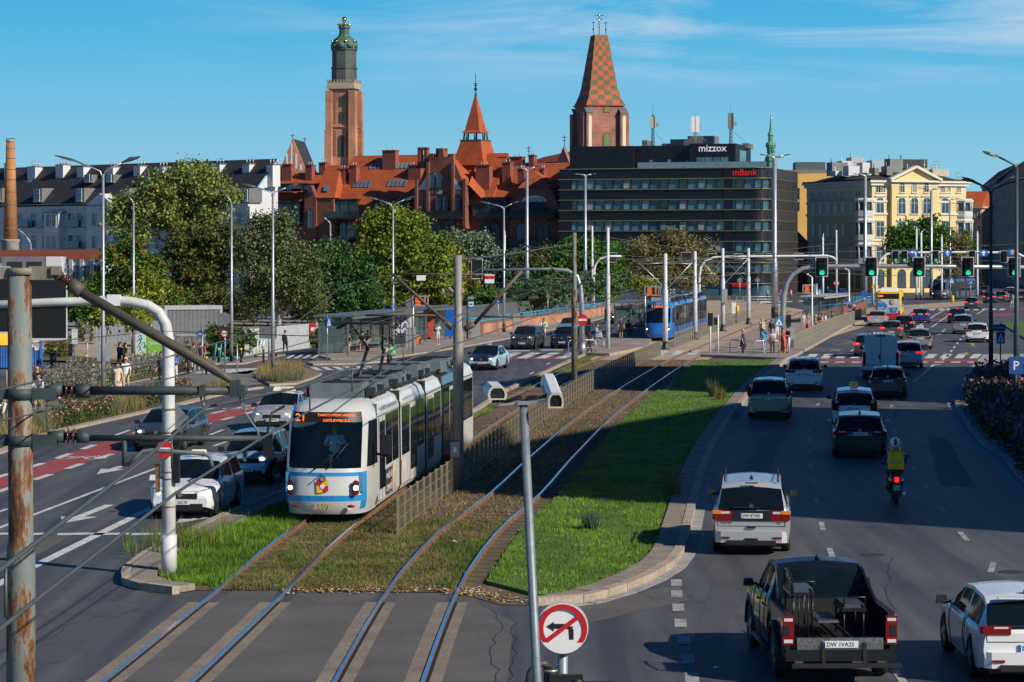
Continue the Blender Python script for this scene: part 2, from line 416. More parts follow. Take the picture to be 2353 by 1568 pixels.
sheet('stop_track_bed',[V((track1(y)-1.6,y,0))for y in(165,180,200,230,262)]+[V((track2(y)+1.6,y,0))for y in(262,230,200,180,165)],.02,SAND)
sheet('tram_square',gp([(1430,695),(1700,690),(1995,735),(1985,752),(1830,800),(1720,760),(1600,748),(1480,745),(1400,720)]),.012,SAND)
sheet('tram_square_far',gp([(1990,708),(2255,690),(2260,698),(2130,712),(2075,726),(1990,722)]),.014,SAND)
raised('platform_west',gp([(1345,818),(1350,803),(1400,772),(1460,745),(1480,742),(1497,783),(1492,800),(1440,812),(1400,820)]),.22,PAVE,KERB)
raised('platform_east',gp([(1612,821),(1640,808),(1730,762),(1790,742),(1990,728),(1992,738),(1950,752),(1830,820),(1806,829)]),.18,PAVE,KERB)
raised('pavement_city',gp([(-150,822),(200,826),(405,841),(560,838),(645,819),(690,813),(728,812),(736,822),(760,827),(880,827),(950,817),(1064,799),(1167,780),(1255,762),(1330,748),(1410,726),(1480,712),(1480,694),(1000,700),(500,740),(-150,745)]),.1,PAVE,KERB)
sheet('sandy_yard',gp([(60,826),(330,832),(330,795),(290,778),(130,770),(60,790)],.11),.112,SAND)
sheet('grass_verge',gp([(420,832),(500,822),(700,800),(800,782),(810,765),(700,770),(420,800)],.11),.112,GRASSG)
sheet('grass_verge',gp([(-150,826),(60,826),(200,832),(405,839),(405,828),(330,832),(-150,790)],.11),.115,DRYG)
sheet('footpath',gp([(-150,985),(60,962),(250,925),(420,893),(520,884),(590,868),(585,850),(470,855),(410,862),(380,868),(250,892),(90,930),(-150,960)]),.006,PATHM)
sheet('footpath',gp([(405,862),(590,850),(620,880),(520,893),(400,905)]),.005,PATHM)
LK=[(-150,1082),(0,1042),(67,1012),(134,993.7),(242,969.5),(333,949),(403,934.6),(480,915),(537,902),(600,893)]
kerb('kerb_bed',gp(LK),.3,.1,KERB)
raised('planting_bed_soil',gp([(-150,1078),(0,1038),(67,1008),(134,990),(242,966),(333,946),(403,931),(480,912),(537,899),(560,890),(480,893),(400,905),(250,938),(90,975),(-150,1000)]),.08,M('bed_soil',(.09,.07,.04),rough=.95,var=.3,world=True),KERB)
raised('planting_bed_soil',gp([(-150,955),(80,925),(250,890),(400,862),(450,852),(430,845),(300,850),(60,880),(-150,890)]),.06,MC['bed_soil'],KERB)
raised('grass_island',gp([(585,868),(595,860),(640,850),(690,846),(740,862),(720,872),(680,885),(620,888)]),.12,M('island_soil',(.2,.16,.09),rough=.95,var=.3,world=True),KERB)
raised('sign_island',gp([(705,836),(730,833),(880,830),(888,833),(820,838),(720,840)]),.1,PAVE,KERB)
RK=[(2420,1180),(2353,1107),(2314,1062),(2268,1030),(2230,991),(2207,955),(2199,930),(2202,904),(2217,886),(2248,874),(2300,868),(2450,862)]
raised('rose_bed_soil',gp(RK+[(2700,900),(2700,1150)]),.12,MC['bed_soil'],KERBG)
kerb('kerb_bed_right',gp(RK),.2,.16,KERBG)
kerb('gutter_right',[V(p)for p in offset_poly(RK,.3)],.32,.012,KERBG,.35)
kerb('flags_right',[V(p)for p in offset_poly(RK,-.5)],.8,.14,MC['worn_flags'],.6)
sheet('side_pavement',gp([(2212,862),(2236,838),(2260,815),(2480,812),(2480,862)]),.01,KERBG)
raised('pavement_far_right',gp([(2300,745),(2353,742),(2500,760),(2500,800),(2370,790)]),.12,GRASSG,KERBG)
def marks(name,mat,quads,z=.009):
 mb=MB()
 for q in quads:mb.poly([(p[0],p[1],z)for p in q])
 return struct(mb.build(name,mat))
def dash(px,py,L_,w,slope=None,toward=1):
 p=G(px,py);d=V((slope if slope is not None else .12,1,0)).normalized();n=V((-d.y,d.x,0))*w/2
 a,b=p-d*L_/2,p+d*L_/2
 return[a-n,a+n,b+n,b-n][::-1]
def seg(p0,p1,w,z=0):
 a,b=G(*p0),G(*p1);d=(b-a).normalized();n=V((-d.y,d.x,0))*w/2
 return[a+n,a-n,b-n,b+n]
q=[dash(x,y,1.05,.23,.06)for x,y in((1554,1340),(1555,1365.6),(1558.5,1397),(1563.6,1432.7),(1571.4,1471),(1580,1515),(1590,1559))]
marks('edge_dashes',MARKW,q)
row1=[(1970,868),(1942.5,886),(1920.7,899.6),(1897.7,914.4),(1879.7,929.8),(1869.5,946.5),(1863.5,967),(1860.5,988.8),(1859,1012),(1860,1039),(1862.8,1071),(1869,1108),(1876.5,1153),(1889,1209.5),(1909.5,1271.5)]
row2=[(2088.7,889.6),(2065,905),(2058,919.6),(2049,933.7),(2046,951.6),(2050,971.6),(2057.4,993.4),(2067.6,1018),(2082,1045),(2101,1078),(2126,1117),(2164,1170),(2214,1233),(2279.6,1304),(2069,1559)]
q=[]
for row in(row1,row2):
 for i,p in enumerate(row):
  a=G(*row[max(i-1,0)]);b=G(*row[min(i+1,len(row)-1)]);d=b-a if b.y>a.y else a-b
  s=d.x/max(d.y,.1)if p[1]!=1559 else .04
  q.append(dash(p[0],p[1],1.9,.14,s))
marks('lane_dashes',MARKW,q)
q=[seg((1942,886),(2008,842),.14),seg((2100,878.5),(2146,838),.16),seg((2144,840),(2160,838),.2)]
q+=[seg((2180,707.5),(2150,724),.16),seg((2150,724),(2105,754),.16),seg((2245,722),(2270,709),.16),seg((2141,752),(2178,726),.16)]
for x in(2190,2197,2205,2213,2169,2175):pass
for x,y in((2168,826),(2178,818),(2186,807),(2193,798),(2200,789),(2207,781),(2214,773),(1958,806),(1970,797),(1981,788),(2110,775),(2118,768)):q.append(dash(x,y,3.2,.15,.19))
marks('lane_lines',MARK,q)
q=[]
for i in range(13):
 x=1850+i*34.2
 a,b,c,d=G(x,824),G(x+20,824),G(x+31,814),G(x+11,814);q.append([a,b,c,d])
marks('zebra_crossing',MARK,q)
marks('cycle_crossing',REDM,[[G(1862,830),G(2306,833),G(2312,827),(G(1868,825.3))]],.006)
q=[[G(x,834),G(x+22,834),G(x+24,831.8),G(x+2,831.8)]for x in range(1880,2300,38)]
marks('give_way_dashes',MARK,q)
q=[[G(x,817),G(x+20,817),G(x+34,807),G(x+14,807)]for x in(1503,1540,1577,1614,1651,1688)]
marks('track_zebra',MARK,q,.03)
q=[[G(x,824),G(x+24,824),G(x+58,811),G(x+34,811)]for x in(1142,1186,1230,1274)]+[[G(1240,806),G(1292,806),G(1295,803.5),G(1244,803.5)],[G(1160,808),G(1215,807.5),G(1218,805.5),G(1164,806)]]
marks('city_zebra',MARK,q)
marks('city_cycle_crossing',REDM,[[G(1152,824.5),G(1290,826),G(1308,822),G(1160,820.3)]],.006)
up=[(-120,1130),(0,1096),(107,1062.7),(231,1018),(300,998),(456.6,957),(564,934.6),(632,915.8),(700,897),(760,884),(830,869),(900,853),(960,838)]
lo=[(-120,1163),(0,1130),(107,1094),(231,1052),(300,1032),(456.6,980),(564,951.5),(632,933),(700,914),(760,897),(830,880),(900,862),(960,845)]
mb=MB();U,Lw=gp(up),gp(lo)
for i in range(len(U)-1):mb.quad((Lw[i].x,Lw[i].y,.006),(Lw[i+1].x,Lw[i+1].y,.006),(U[i+1].x,U[i+1].y,.006),(U[i].x,U[i].y,.006))
struct(mb.build('cycle_lane',REDM))
q=[]
for line in(U,Lw):
 D=resample(line,1.0)
 for i in range(0,len(D)-2,4):
  a,b=D[i],D[min(i+2,len(D)-1)];d=(b-a).normalized();n=V((-d.y,d.x,0))*.13
  q.append([a+n,a-n,b-n,b+n])
marks('cycle_lane_dashes',MARK,q,.011)
q=[[G(430+i*7,858.5-i*1.0),G(520+i*12.5,859.5-i*1.6),G(522+i*12.5,858.2-i*1.6),G(432+i*7,857.3-i*1.0)]for i in range(9)]
marks('side_street_zebra',MARK,q)
marks('side_street_red',REDM,[[G(516,858.5),G(570,860),G(600,848),G(700,838),G(712,834),(G(640,835)),G(598,840)]],.006)
q=[[G(x,828),G(x+9,828),G(x+24,820),G(x+15,820)]for x in(655,674,693,712)]
marks('pavement_zebra',MARK,q,.115)
q=[[G(675+i*26,852.5-i*.55),G(690+i*26,852.3-i*.55),G(676+i*25,846-i*.7),G(661+i*25,846-i*.7)]for i in range(8)]
q+=[seg((655,853.5),(800,850.5),.16),seg((800,850.5),(887,839),.16),seg((640,846),(760,842),.16),seg((760,842),(885,838),.16)]
marks('hatching',MARK,q)
q=[seg((-60,1236),(358,1077),.14),seg((-60,1371),(290,1197),.26),seg((290,1197),(351,1166),.24),seg((-40,1190),(18,1170),.14)]
q+=[seg((228,1003),(262,1002),.16),seg((262,1002),(298,989),.16),seg((465,1002),(487,1000),.14),seg((480,1001),(513,988),.14),seg((490,1026),(528,1013),.14),seg((410,1062),(450,1040),.14),seg((562,909),(612,907),.15),seg((440,948),(492,938),.15)]
q+=[[G(x,1231),G(x+84,1229.5),G(x+86,1225),G(x+3,1226)]for x in(-60,31,130,212,301,402)]
for x,y in((1260,836),(1222,858),(1185,878),(1292,818)):q.append(dash(x,y,2.2,.13,.11))
marks('west_lane_lines',MARK,q)
def arrow(tip,tail,wd,hl,w):
 a,b=G(*tip),G(*tail);d=(b-a).normalized();n=V((-d.y,d.x,0));e=a+d*hl
 return[[a,e-n*wd/2,e+n*wd/2],[e+n*w/2,e-n*w/2,b-n*w/2,b+n*w/2]]
q=arrow((142,1204),(252,1161),1.0,1.7,.26)+arrow((222,1091),(280,1072),.8,2.0,.25)+arrow((405,1204),(480,1180),.9,1.7,.25)
marks('lane_arrows',MARK,q,.0105)
q=[]
for t,e_ in(((2158,770),(2172,757)),((2110,817),(2128,808)),((1990,768),(1955,765)),((1965,786),(1925,782)),((1935,805),(1885,801)),((2245,795),(2230,796)),((2235,817),(2215,816))):q+=arrow(t,e_,.9,1.2,.22)
marks('lane_arrows_far',MARKW,q,.0105)
q=[]
for t,e_ in(((1930,806),(1890,809)),((1960,788),(1930,791)),((2220,811),(2222,817)),((2234,789),(2236,795))):q+=arrow(t,e_,.9,1.2,.2)
marks('yellow_arrows',MARKY,q,.0105)
def bike_sign(c,s):
 o=G(*c);d=V((.14,1,0)).normalized();n=V((d.y,-d.x,0));Q=[]
 def at(u,v):return o+n*u*s+d*v*s*1.6
 for cx in(-.55,.55):
  for k in range(10):
   a0,a1=2*math.pi*k/10,2*math.pi*(k+1)/10
   Q.append([at(cx+.32*math.cos(a0),.32*math.sin(a0)),at(cx+.42*math.cos(a0),.42*math.sin(a0)),at(cx+.42*math.cos(a1),.42*math.sin(a1)),at(cx+.32*math.cos(a1),.32*math.sin(a1))])
 for(a,b,c_,d_)in((-.55,0,-.15,.5),(-.15,.5,.4,.5),(.55,0,.35,.7),(-.15,.5,0,0),(0,0,.4,.5),(-.55,0,0,0)):
  p,q_=at(a,b),at(c_,d_);dd=(q_-p).normalized();m_=V((-dd.y,dd.x,0))*.05*s;Q.append([p+m_,p-m_,q_-m_,q_+m_])
 return Q
marks('bicycle_signs',MARK,bike_sign((187,1053),.9)+bike_sign((556,940),.9),.012)
marks('far_cycle_crossing',REDM,[[G(2030,741),G(2200,735),G(2200,731),G(2040,737)],[G(2263,727),G(2340,725),G(2340,721),G(2268,721.5)],[G(1650,705),G(1800,693),G(1800,690),G(1660,700)],[G(2320,713),G(2360,711),G(2360,708),G(2325,709)]],.007)
marks('far_zebra',MARK,[[G(x,713.5),G(x+12,713.3),G(x+16,709.5),G(x+4,709.7)]for x in range(2095,2300,20)]+[[G(x,704-(x-1600)*.045),G(x+30,703-(x-1600)*.045),G(x+30,701-(x-1600)*.045),G(x,702-(x-1600)*.045)]for x in(1700,1745,1790,1835)]+[[G(1660,698),G(1800,700),G(1800,703),G(1745,703)]],.009)
for i,q in enumerate(([(1290,1398),(1560,1345),(1585,1380),(1320,1440)],[(1640,1330),(1700,1345),(1640,1568),(1560,1568)],[(2130,1000),(2180,1010),(2240,1120),(2160,1115)],[(1750,1000),(1800,1005),(1735,1160),(1670,1150)],[(60,1240),(170,1228),(60,1290),(-60,1310)],[(120,1400),(300,1380),(150,1520),(0,1540)])):sheet('asphalt_patch',gp(q),.004,(ASPH2,MC['dark_patch']if'dark_patch'in MC else ground_mat('dark_patch',(.062,.064,.069),(.095,.095,.097),.4,rough=.7))[i%2])
mb=MB();rr=random.Random(5)
for pts in([(1135,1400),(1150,1450),(1125,1500),(1140,1568)],[(1180,1430),(1185,1500),(1165,1568)],[(1440,1350),(1500,1375),(1520,1380),(1620,1385)],[(1800,1180),(1960,1195),(2160,1208)],[(2050,1400),(2035,1320),(2050,1280)],[(60,1490),(180,1430),(330,1400)],[(1700,1450),(1780,1470)],[(1880,1100),(2000,1098),(2300,1112)],[(0,1420),(120,1412),(280,1418)]):
 W_=gp(pts);P=[]
 for a,b in zip(W_,W_[1:]):
  for k in range(5):P.append(a.lerp(b,k/5)+V((rr.gauss(0,.05),rr.gauss(0,.09),0)))
 ribbon(mb,P+[W_[-1]],.02,.0055)
struct(mb.build('sealed_cracks',M('crack_bitumen',(.03,.03,.032),rough=.5,var=.2)))
for px,py,rr in((1945,1038,.35),(2005,1275,.3),(2325,1315,.3)):
 p=G(px,py);struct(MB().disc((p.x,p.y,.001),(0,0,1),rr,.006,20).build('manhole_cover',M('manhole_iron',(.05,.05,.05),rough=.6,metal=.4)))
def ray(px,py,p0,n):
 d=V(((px-CX)/F,1,-(py-HY)/F));t=(V(p0)-V((0,0,H))).dot(n)/d.dot(n);return V((0,0,H))+d*t
class Bld:
 """a building with its front along +x, depth along +y; at() reads survey bearings onto a plane parallel to the front"""
 def __init__(s,name,label,cat,pl,yl,pr,yr,group=None):
  a,b=V(((pl-CX)*yl/F,yl,0)),V(((pr-CX)*yr/F,yr,0));s.u=(b-a).normalized();s.W=(b-a).length
  s.inw=V((-s.u.y,s.u.x,0));s.o=a;s.t=thing(name,label,cat,a,math.atan2(s.u.y,s.u.x),group)
 def at(s,px,py,d=0.0):
  p=ray(px,py,s.o+s.inw*d,s.inw);q=p-s.o;return q.dot(s.u),p.z
 def x(s,px,d=0.0):return s.at(px,600,d)[0]
 def z(s,py,px,d=0.0):return s.at(px,py,d)[1]
 def b(s,name,mats,mb):return mb.build(name,mats,s.t)
WC={}
WRR=random.Random(3)
CURT=M('curtain_behind_glass',(.2,.21,.21),rough=.3,var=.5,scale=.8,c2=(.36,.36,.34))
FRAMEW=M('window_frame_white',(.62,.62,.6),rough=.6,var=.05)
FRAMED=M('window_frame_dark',(.03,.032,.035),rough=.5,var=.1)
PANE=M('window_pane',(.02,.035,.05),rough=.08,var=.6,scale=.35,spec=.7,c2=(.06,.11,.15))
PANEB=M('window_pane_bright',(.05,.12,.16),rough=.1,var=.6,scale=.3,spec=.8,c2=(.16,.28,.34))
def window(t,x,z,w,h,y=0.0,arch=False,fr=FRAMEW,pane=PANE,bars=1,head=None,name='window',side=None):
 """glazed window centred at x with its sill at z; side=(origin xy, angle) puts it on another wall"""
 k=(round(w,1),round(h,1),arch,fr.name,pane.name,bars,head.name if head else'')
 if k not in WC:
  mb=MB();f=.09
  if arch:
   n=7;top=[(w/2*math.cos(math.pi*i/n),h-w/2+w/2*math.sin(math.pi*i/n))for i in range(n+1)]
  else:top=[(w/2,h),(-w/2,h)]
  out=[(-w/2,0),(w/2,0)]+top
  mb.plate([(a,-.02,b)for a,b in out],(0,-1,0),.03,1)
  loop=out+[out[0]]
  for(a,b),(c,d)in zip(loop,loop[1:]):mb.bar((a,-.07,b),(c,-.07,d),.1,.09,0)
  for i in range(bars):
   xx=-w/2+w*(i+1)/(bars+1);mb.box(xx,-.065,h/2,.06,.05,h-.05)
  mb.box(0,-.063,h*.66,w,.05,.06)
  mb.box(0,-.12,-.06,w+.3,.22,.1)
  if head:mb.box(0,-.14,h+.2,w+.5,.26,.16,2);mb.box(0,0,h/2+.05,w+.4,.03,h+.25,2)
  WC[k]=mb.build(name,[fr,pane]+([head]if head else[]),t).data
  o=[c for c in t.children if c.data==WC[k]][-1]
 else:o=link(name,WC[k],t)
 if len(o.material_slots)>1 and WRR.random()<.3:o.material_slots[1].link='OBJECT';o.material_slots[1].material=WRR.choice((CURT,PANEB,PANE))
 if side:(ox,oy),an=side;o.location=(ox+x*math.cos(an)-y*math.sin(an),oy+x*math.sin(an)+y*math.cos(an),z);o.rotation_euler=(0,0,an)
 else:o.location=(x,y,z)
 return o
SLATE=tile_mat('slate_roof',(.035,.035,.042),.3,.3)
TILE=tile_mat('clay_roof_tiles',(.46,.098,.03),.3,.36)
TILED=tile_mat('old_clay_tiles',(.2,.05,.03),.35,.36)
BRICK=brick_mat('red_brick',(.3,.085,.05),(.22,.06,.04),(.26,.15,.11),.5,.17)
BRICKT=brick_mat('tower_brick',(.56,.26,.14),(.44,.18,.1),(.5,.36,.26),.9,.3,blot=.5,bl=.12)
BRICKP=brick_mat('pink_brick',(.4,.165,.12),(.31,.12,.09),(.36,.24,.2),.8,.28,blot=.45,bl=.2)
PLASTW=M('white_plaster',(.62,.63,.64),rough=.85,var=.08,scale=.15)
PLASTY=M('yellow_plaster',(.74,.58,.27),rough=.85,var=.1,scale=.2)
PLASTC=M('cream_trim',(.72,.68,.54),rough=.8,var=.08,scale=.3)
COPPER=M('green_copper',(.065,.125,.1),rough=.65,var=.35,scale=.25)
COPPERD=M('dark_copper',(.045,.06,.055),rough=.7,var=.5,scale=.2,c2=(.1,.12,.1))
GOLD=M('gilding',(.95,.62,.15),rough=.2,metal=1,var=.05)
ZINC=M('zinc_sheet',(.2,.2,.2),rough=.55,metal=.3,var=.15,scale=.6)
STONE=M('pale_stone',(.5,.43,.33),rough=.85,var=.2,scale=.4)
def white_house():
 B=Bld('apartment_house','long white apartment house with dark slate roof and white chimneys behind the tall brick smokestack','building',-60,405,574,364)
 t,W=B.t,B.W;ze=B.z(468,250);D=11.0;zr=ze+6.2;DD=5.6
 mb=MB();mb.box(W/2,DD/2,ze/2,W,DD,ze);mb.add([(W,0,ze),(W,DD,ze),(W,DD,zr-.1)],[(0,1,2)]);B.b('wall',PLASTW,mb)
 mb=MB();mb.quad((-.3,-.6,ze+.02),(W+.1,-.6,ze+.02),(W+.1,D/2,zr),(-.3,D/2,zr));mb.box(W/2,-.5,ze-.1,W+.4,.9,.2);B.b('roof',SLATE,mb)
 mb=MB();mb.box(W/2,-.18,ze-.55,W,.36,.5);mb.box(W/2,-.1,ze-4.6,W,.2,.3);B.b('cornice',M('blue_white_trim',(.6,.62,.66),var=.05),mb)
 for xa,xb in((8,16),(61,79),(126,143),(175,190),(243,258),(305,320),(357,372),(440,450),(486,503),(555,571),(610,625)):
  x0,x1=B.x(xa,3.4),B.x(xb,3.4);w=x1-x0
  zt=B.z(381,xa,4.3)+.25*math.sin(xa);mb=MB();mb.box((x0+x1)/2,4.3,zt-1.6,w,1.5,3.2);mb.box((x0+x1)/2,4.3,zt,w+.2,1.7,.12,1)
  c=B.b('chimney',[PLASTW,ZINC],mb)
  for k in(-.5,.1,.7):MB().tube([((x0+x1)/2+k*.6,4.3+k*.5,zt),((x0+x1)/2+k*.6,4.3+k*.5,zt+.8)],.1,6).build('flue',STEEL,c)
 def dormer(px0,px1,ytop,ybot,d0):
  x0,zt=B.at(px0,ytop,d0);x1=B.x(px1,d0);zb=B.z(ybot,px0,d0);w=x1-x0;dep=2.6
  mb=MB();mb.box(x0+w/2,d0+dep/2,(zt+zb)/2,w,dep,zt-zb);o=B.b('dormer',ZINC,mb)
  window(o,x0+w/2,zb+.25,w*.55,(zt-zb)*.8,d0,fr=FRAMEW,pane=PANEB)
 for a,b in((-14,4),(76,96),(173,193),(277,296),(363,380),(515,533),(558,572),(426,445)):dormer(a,b,433,466,-.5)
 for a,b in((193,210),(243,260),(329,346)):dormer(a,b,402,421,2.1)
 for px,py in((75,410),(155,412),(180,412),(245,411),(275,411),(430,410),(534,405),(585,408),(150,446),(255,446),(440,444)):
  d=.4+(466-py)/88*5.4;x,z=B.at(px,py,d);s=6.2/6.1
  mb=MB();mb.plate([(x-.5,d-.75,z-.72),(x+.5,d-.75,z-.72),(x+.5,d+.55,z+.6),(x-.5,d+.55,z+.6)],(0,-1,1),.12);B.b('skylight',PANEB,mb)
 for a,b,ped in((206,266,1),(109,141,0),(-70,-20,0)):
  x0,x1=B.x(a,-.8),B.x(b,-.8);w=x1-x0;zt=ze-(.4 if ped else 1.3)
  mb=MB();mb.box((x0+x1)/2,-.6,zt/2,w,1.6,zt);mb.box((x0+x1)/2,-.6,zt+.06,w+.5,1.9,.16,1)
  if ped:mb.plate([(x0-.2,-1.4,zt+.15),(x1+.2,-1.4,zt+.15),((x0+x1)/2,-1.4,zt+1.9)],(0,1,0),3.0,0)
  p=B.b('bay',[PLASTW,ZINC],mb)
  for fx in((.3,.72)if w>3 else(.5,)):
   for py in(492,543):window(t,x0+w*fx,B.z(py+30,200)+.1,.95,1.9,-1.4)
 for px in(-18,78,103,182,282,305,340,362,395,420,450,480,520,550,163,44,20):
  for yb in(523,571,615):window(t,B.x(px),B.z(yb,px),1.1,2.2,0)
 for px0,px1,yb in((148,183,522),(85,112,523),(190,212,523),(36,66,523),(318,350,523),(405,440,523),(148,183,571)):
  x0,z=B.at(px0,yb,-1);x1=B.x(px1,-1);mb=MB();mb.box((x0+x1)/2,-.65,z,x1-x0,1.3,.16);mb.box((x0+x1)/2,-1.25,z+.6,x1-x0,.05,1.0,1);B.b('balcony',[ZINC,M('balcony_glass',(.16,.25,.3),rough=.15,var=.2)],mb)
white_house()
def red_house():
 window=lambda t,x,z,w,h,*a,**k:globals()['window'](t,x,z,w*1.16,h*1.16,*a,**k)
 B=Bld('brick_house','large red brick house with orange tiled roofs, stepped gable and balconies behind the green trees','building',600,455,1290,429)
 t,W=B.t,B.W;ze=B.z(470,900);D=13;zr=B.z(357,900,D/2)
 mb=MB();mb.box(W/2,D/2,ze/2,W,D,ze);B.b('wall',BRICK,mb)
 x0,x1=B.x(752,2),B.x(1062,2)
 def roofp(name,xa,xb,z0,z1,dd=D/2,hipL=0,hipR=0,mat=TILE,y0=-.4):
  mb=MB();mb.quad((xa,y0,z0),(xb,y0,z0),(xb-hipR,dd,z1),(xa+hipL,dd,z1));mb.quad((xb,2*dd-y0,z0),(xa,2*dd-y0,z0),(xa+hipL,dd,z1),(xb-hipR,dd,z1))
  mb.poly([(xa,2*dd-y0,z0),(xa,y0,z0),(xa+hipL,dd,z1)]);mb.poly([(xb,y0,z0),(xb,2*dd-y0,z0),(xb-hipR,dd,z1)]);return B.b(name,mat,mb)
 roofp('roof',B.x(744),B.x(1130),ze,zr,hipL=2.4)
 roofp('roof',B.x(597),B.x(752),ze-.4,B.z(398,660,D/2),hipL=1.5)
 roofp('roof',B.x(1120),B.x(1300),ze-.2,B.z(376,1200,D/2))
 xa,xb=B.x(703,-1),B.x(768,-1);zt=B.z(455,740,-1)
 mb=MB();mb.box((xa+xb)/2,.6,zt/2,xb-xa,3.6,zt);B.b('pavilion_wall',BRICK,mb)
 zp=B.z(380,735,1)
 mb=MB();mb.poly([(xa+1.9,-1.4,zt),(xb+.3,-1.4,zt),(xb-1.0,3,zp),(xa+1.9,3,zp)]);mb.poly([(xb+.3,-1.4,zt),(xb+.3,7.5,zt),(xb-1.0,3,zp)]);mb.poly([(xa+1.9,7,zt),(xa+1.9,-1.4,zt),(xa+1.9,3,zp)]);B.b('pavilion_roof',TILE,mb)
 mb=MB();x_=B.x(712,-1.4);mb.plate([(xa,-1.5,0),(xa+2.4,-1.5,0),(xa+2.4,-1.5,zt),(xa+1.2,-1.5,zt+2.2),(xa,-1.5,zt)],(0,1,0),1.2);B.b('gable',BRICK,mb)
 window(t,xa+1.2,B.z(525,712,-1.5),.9,3.0,-1.5,arch=True,fr=FRAMED);window(t,xa+1.2,B.z(445,712,-1.5),.5,1.1,-1.5,arch=True,fr=FRAMED)
 xa,xb=B.x(958,-2),B.x(1068,-2);w=xb-xa;zt=B.z(425,1010,-2);zp=B.z(350,1010,-2)
 mb=MB();mb.box((xa+xb)/2,1.4,zt/2,w,6.6,zt)
 g=[(xa,zt),(xb,zt),(xb,zt+.6),(xb-.5,zt+.6),(xa+w*.76,zp-1.3),(xa+w*.76,zp-.3),(xa+w*.68,zp-.3),(xa+w*.68,zp-.8),(xa+w*.56,zp-.8),(xa+w*.54,zp+.7),(xa+w*.46,zp+.7),(xa+w*.44,zp-.8),(xa+w*.34,zp-.8),(xa+w*.34,zp-.2),(xa+w*.26,zp-.2),(xa+w*.24,zp-1.3),(xa+.5,zt+.6),(xa,zt+.6)]
 mb.plate([(a,-1.9,b)for a,b in g],(0,1,0),.7)
 for f in(0.0,.24,.76,1.0):mb.box(xa+w*f,-2.05,(zt+(1 if f in(0.,1.)else 4))/2,.5,.5,zt+(1 if f in(0.,1.)else 4))
 B.b('gable',BRICK,mb)
 mb=MB();zq=zp-1.2;c=(xa+xb)/2
 mb.quad((xb+.3,-1.3,zt-.2),(xb+.3+0,7,zt-.2),(c,7,zq),(c,-1.3,zq));mb.quad((xa-.3,7,zt-.2),(xa-.3,-1.3,zt-.2),(c,-1.3,zq),(c,7,zq));B.b('gable_roof',TILE,mb)
 mb=MB();mb.quad((xb+.2,-1.0,zt),(B.x(1124,0),-.6,ze-.2),(B.x(1096,5),6,zr-1.6),(xb-1.5,6,zr-1.2));B.b('roof',TILE,mb)
 for px,pb,w_,h_,a in((993,433,.9,2.3,1),(1009,433,.9,2.3,1),(980,484,.85,1.9,1),(1008,484,.85,2.2,1),(1024,484,.85,2.2,1),(1052,484,.8,2,1),(1000,545,1.9,2.6,1),(1032,545,1.9,2.6,1)):
  window(t,B.x(px,-2),B.z(pb,px,-2),w_,h_,-2.0,arch=True,fr=FRAMED,pane=PANEB if pb<500 else PANE)
 mb=MB()
 for a,s in((973,1),(1050,-1)):
  x,z=B.at(a,436,-2);mb.plate([(x-1.1,-1.93,z),(x+.9,-1.93,z),(x+.9*s-.1,-1.93,z+2.6)],(0,-1,0),.04)
 for a,b_ in((980,1),(1001,1),(1042,1)):
  for k in range(4):x,z=B.at(a+k*4.5,446,-2);mb.box(x,-1.95,z+.3,.16,.06,.6)
 x,z=B.at(1002,410,-2);mb.plate([(x+1.3*math.cos(math.pi*i/8),-1.93,z+.8*math.sin(math.pi*i/8))for i in range(9)],(0,-1,0),.04);B.b('plaster_niche',PLASTW,mb)
 X,zb=B.at(1093,381,7);s=lambda py:B.z(py,1093,7)
 r=lambda px:abs(B.x(px,7)-X)*1.30
 mb=MB();mb.lathe([(r(1132),s(381)),(r(1118),s(325))],(X,7,0),4,0,False);B.b('turret_base',TILE,mb)
 mb=MB();mb.lathe([(r(1119),s(326)),(r(1119),s(322))],(X,7,0),4,0,False)
 for i in range(8):a=2*math.pi*(i+.5)/8;q=r(1116)*.8;mb.tube([(X+q*math.cos(a)*1.02,7+q*math.sin(a)*1.02,s(322)),(X+q*math.cos(a)*.95,7+q*math.sin(a)*.95,s(305))],.17,5)
 B.b('belfry',M('belfry_timber',(.09,.1,.1),var=.2),mb)
 mb=MB();mb.lathe([(r(1117),s(306)),(r(1111),s(300)),(r(1105),s(270)),(r(1095),s(222))],(X,7,0),4,0,False);mb.lathe([(r(1095),s(222)),(.08,s(208))],(X,7,0),6,1);B.b('turret_roof',[TILE,COPPER],mb)
 mb=MB();mb.tube([(X,7,s(210)),(X,7,s(170))],.07,6);mb.sph((X,7,s(205)),.32);mb.lathe([(.05,s(200)),(.3,s(196)),(.05,s(192))],(X,7,0),6);mb.tube([(X-.5,7,s(192)),(X+.5,7,s(192))],.05,5);B.b('finial',DARKM,mb)
 xa,xb=B.x(1187,-1.5),B.x(1272,-1.5);zt=B.z(432,1230,-1.5);zp=B.z(392,1232,2)
 mb=MB();mb.plate([(xa-1.2,-1.5,0),(xb+1.2,-1.5,0),(xb+1.2,-1.5,zt-3.6),(xb-.6,-1.5,zt),(xa+.9,-1.5,zt),(xa-1.2,-1.5,zt-3.6)],(0,1,0),4);B.b('pavilion_wall',BRICK,mb)
 mb=MB();c=B.x(1232,2);P=[(xa+.4,-1.9,zt),(xb-.2,-1.9,zt),(xb-.2,5,zt),(xa+.4,5,zt)]
 for i in range(4):mb.poly([P[i],P[(i+1)%4],(c,1.4,zp)])
 B.b('pavilion_roof',TILE,mb);MB().tube([(c,1.4,zp),(c,1.4,zp+1.6)],.07,6).build('finial',DARKM,t)
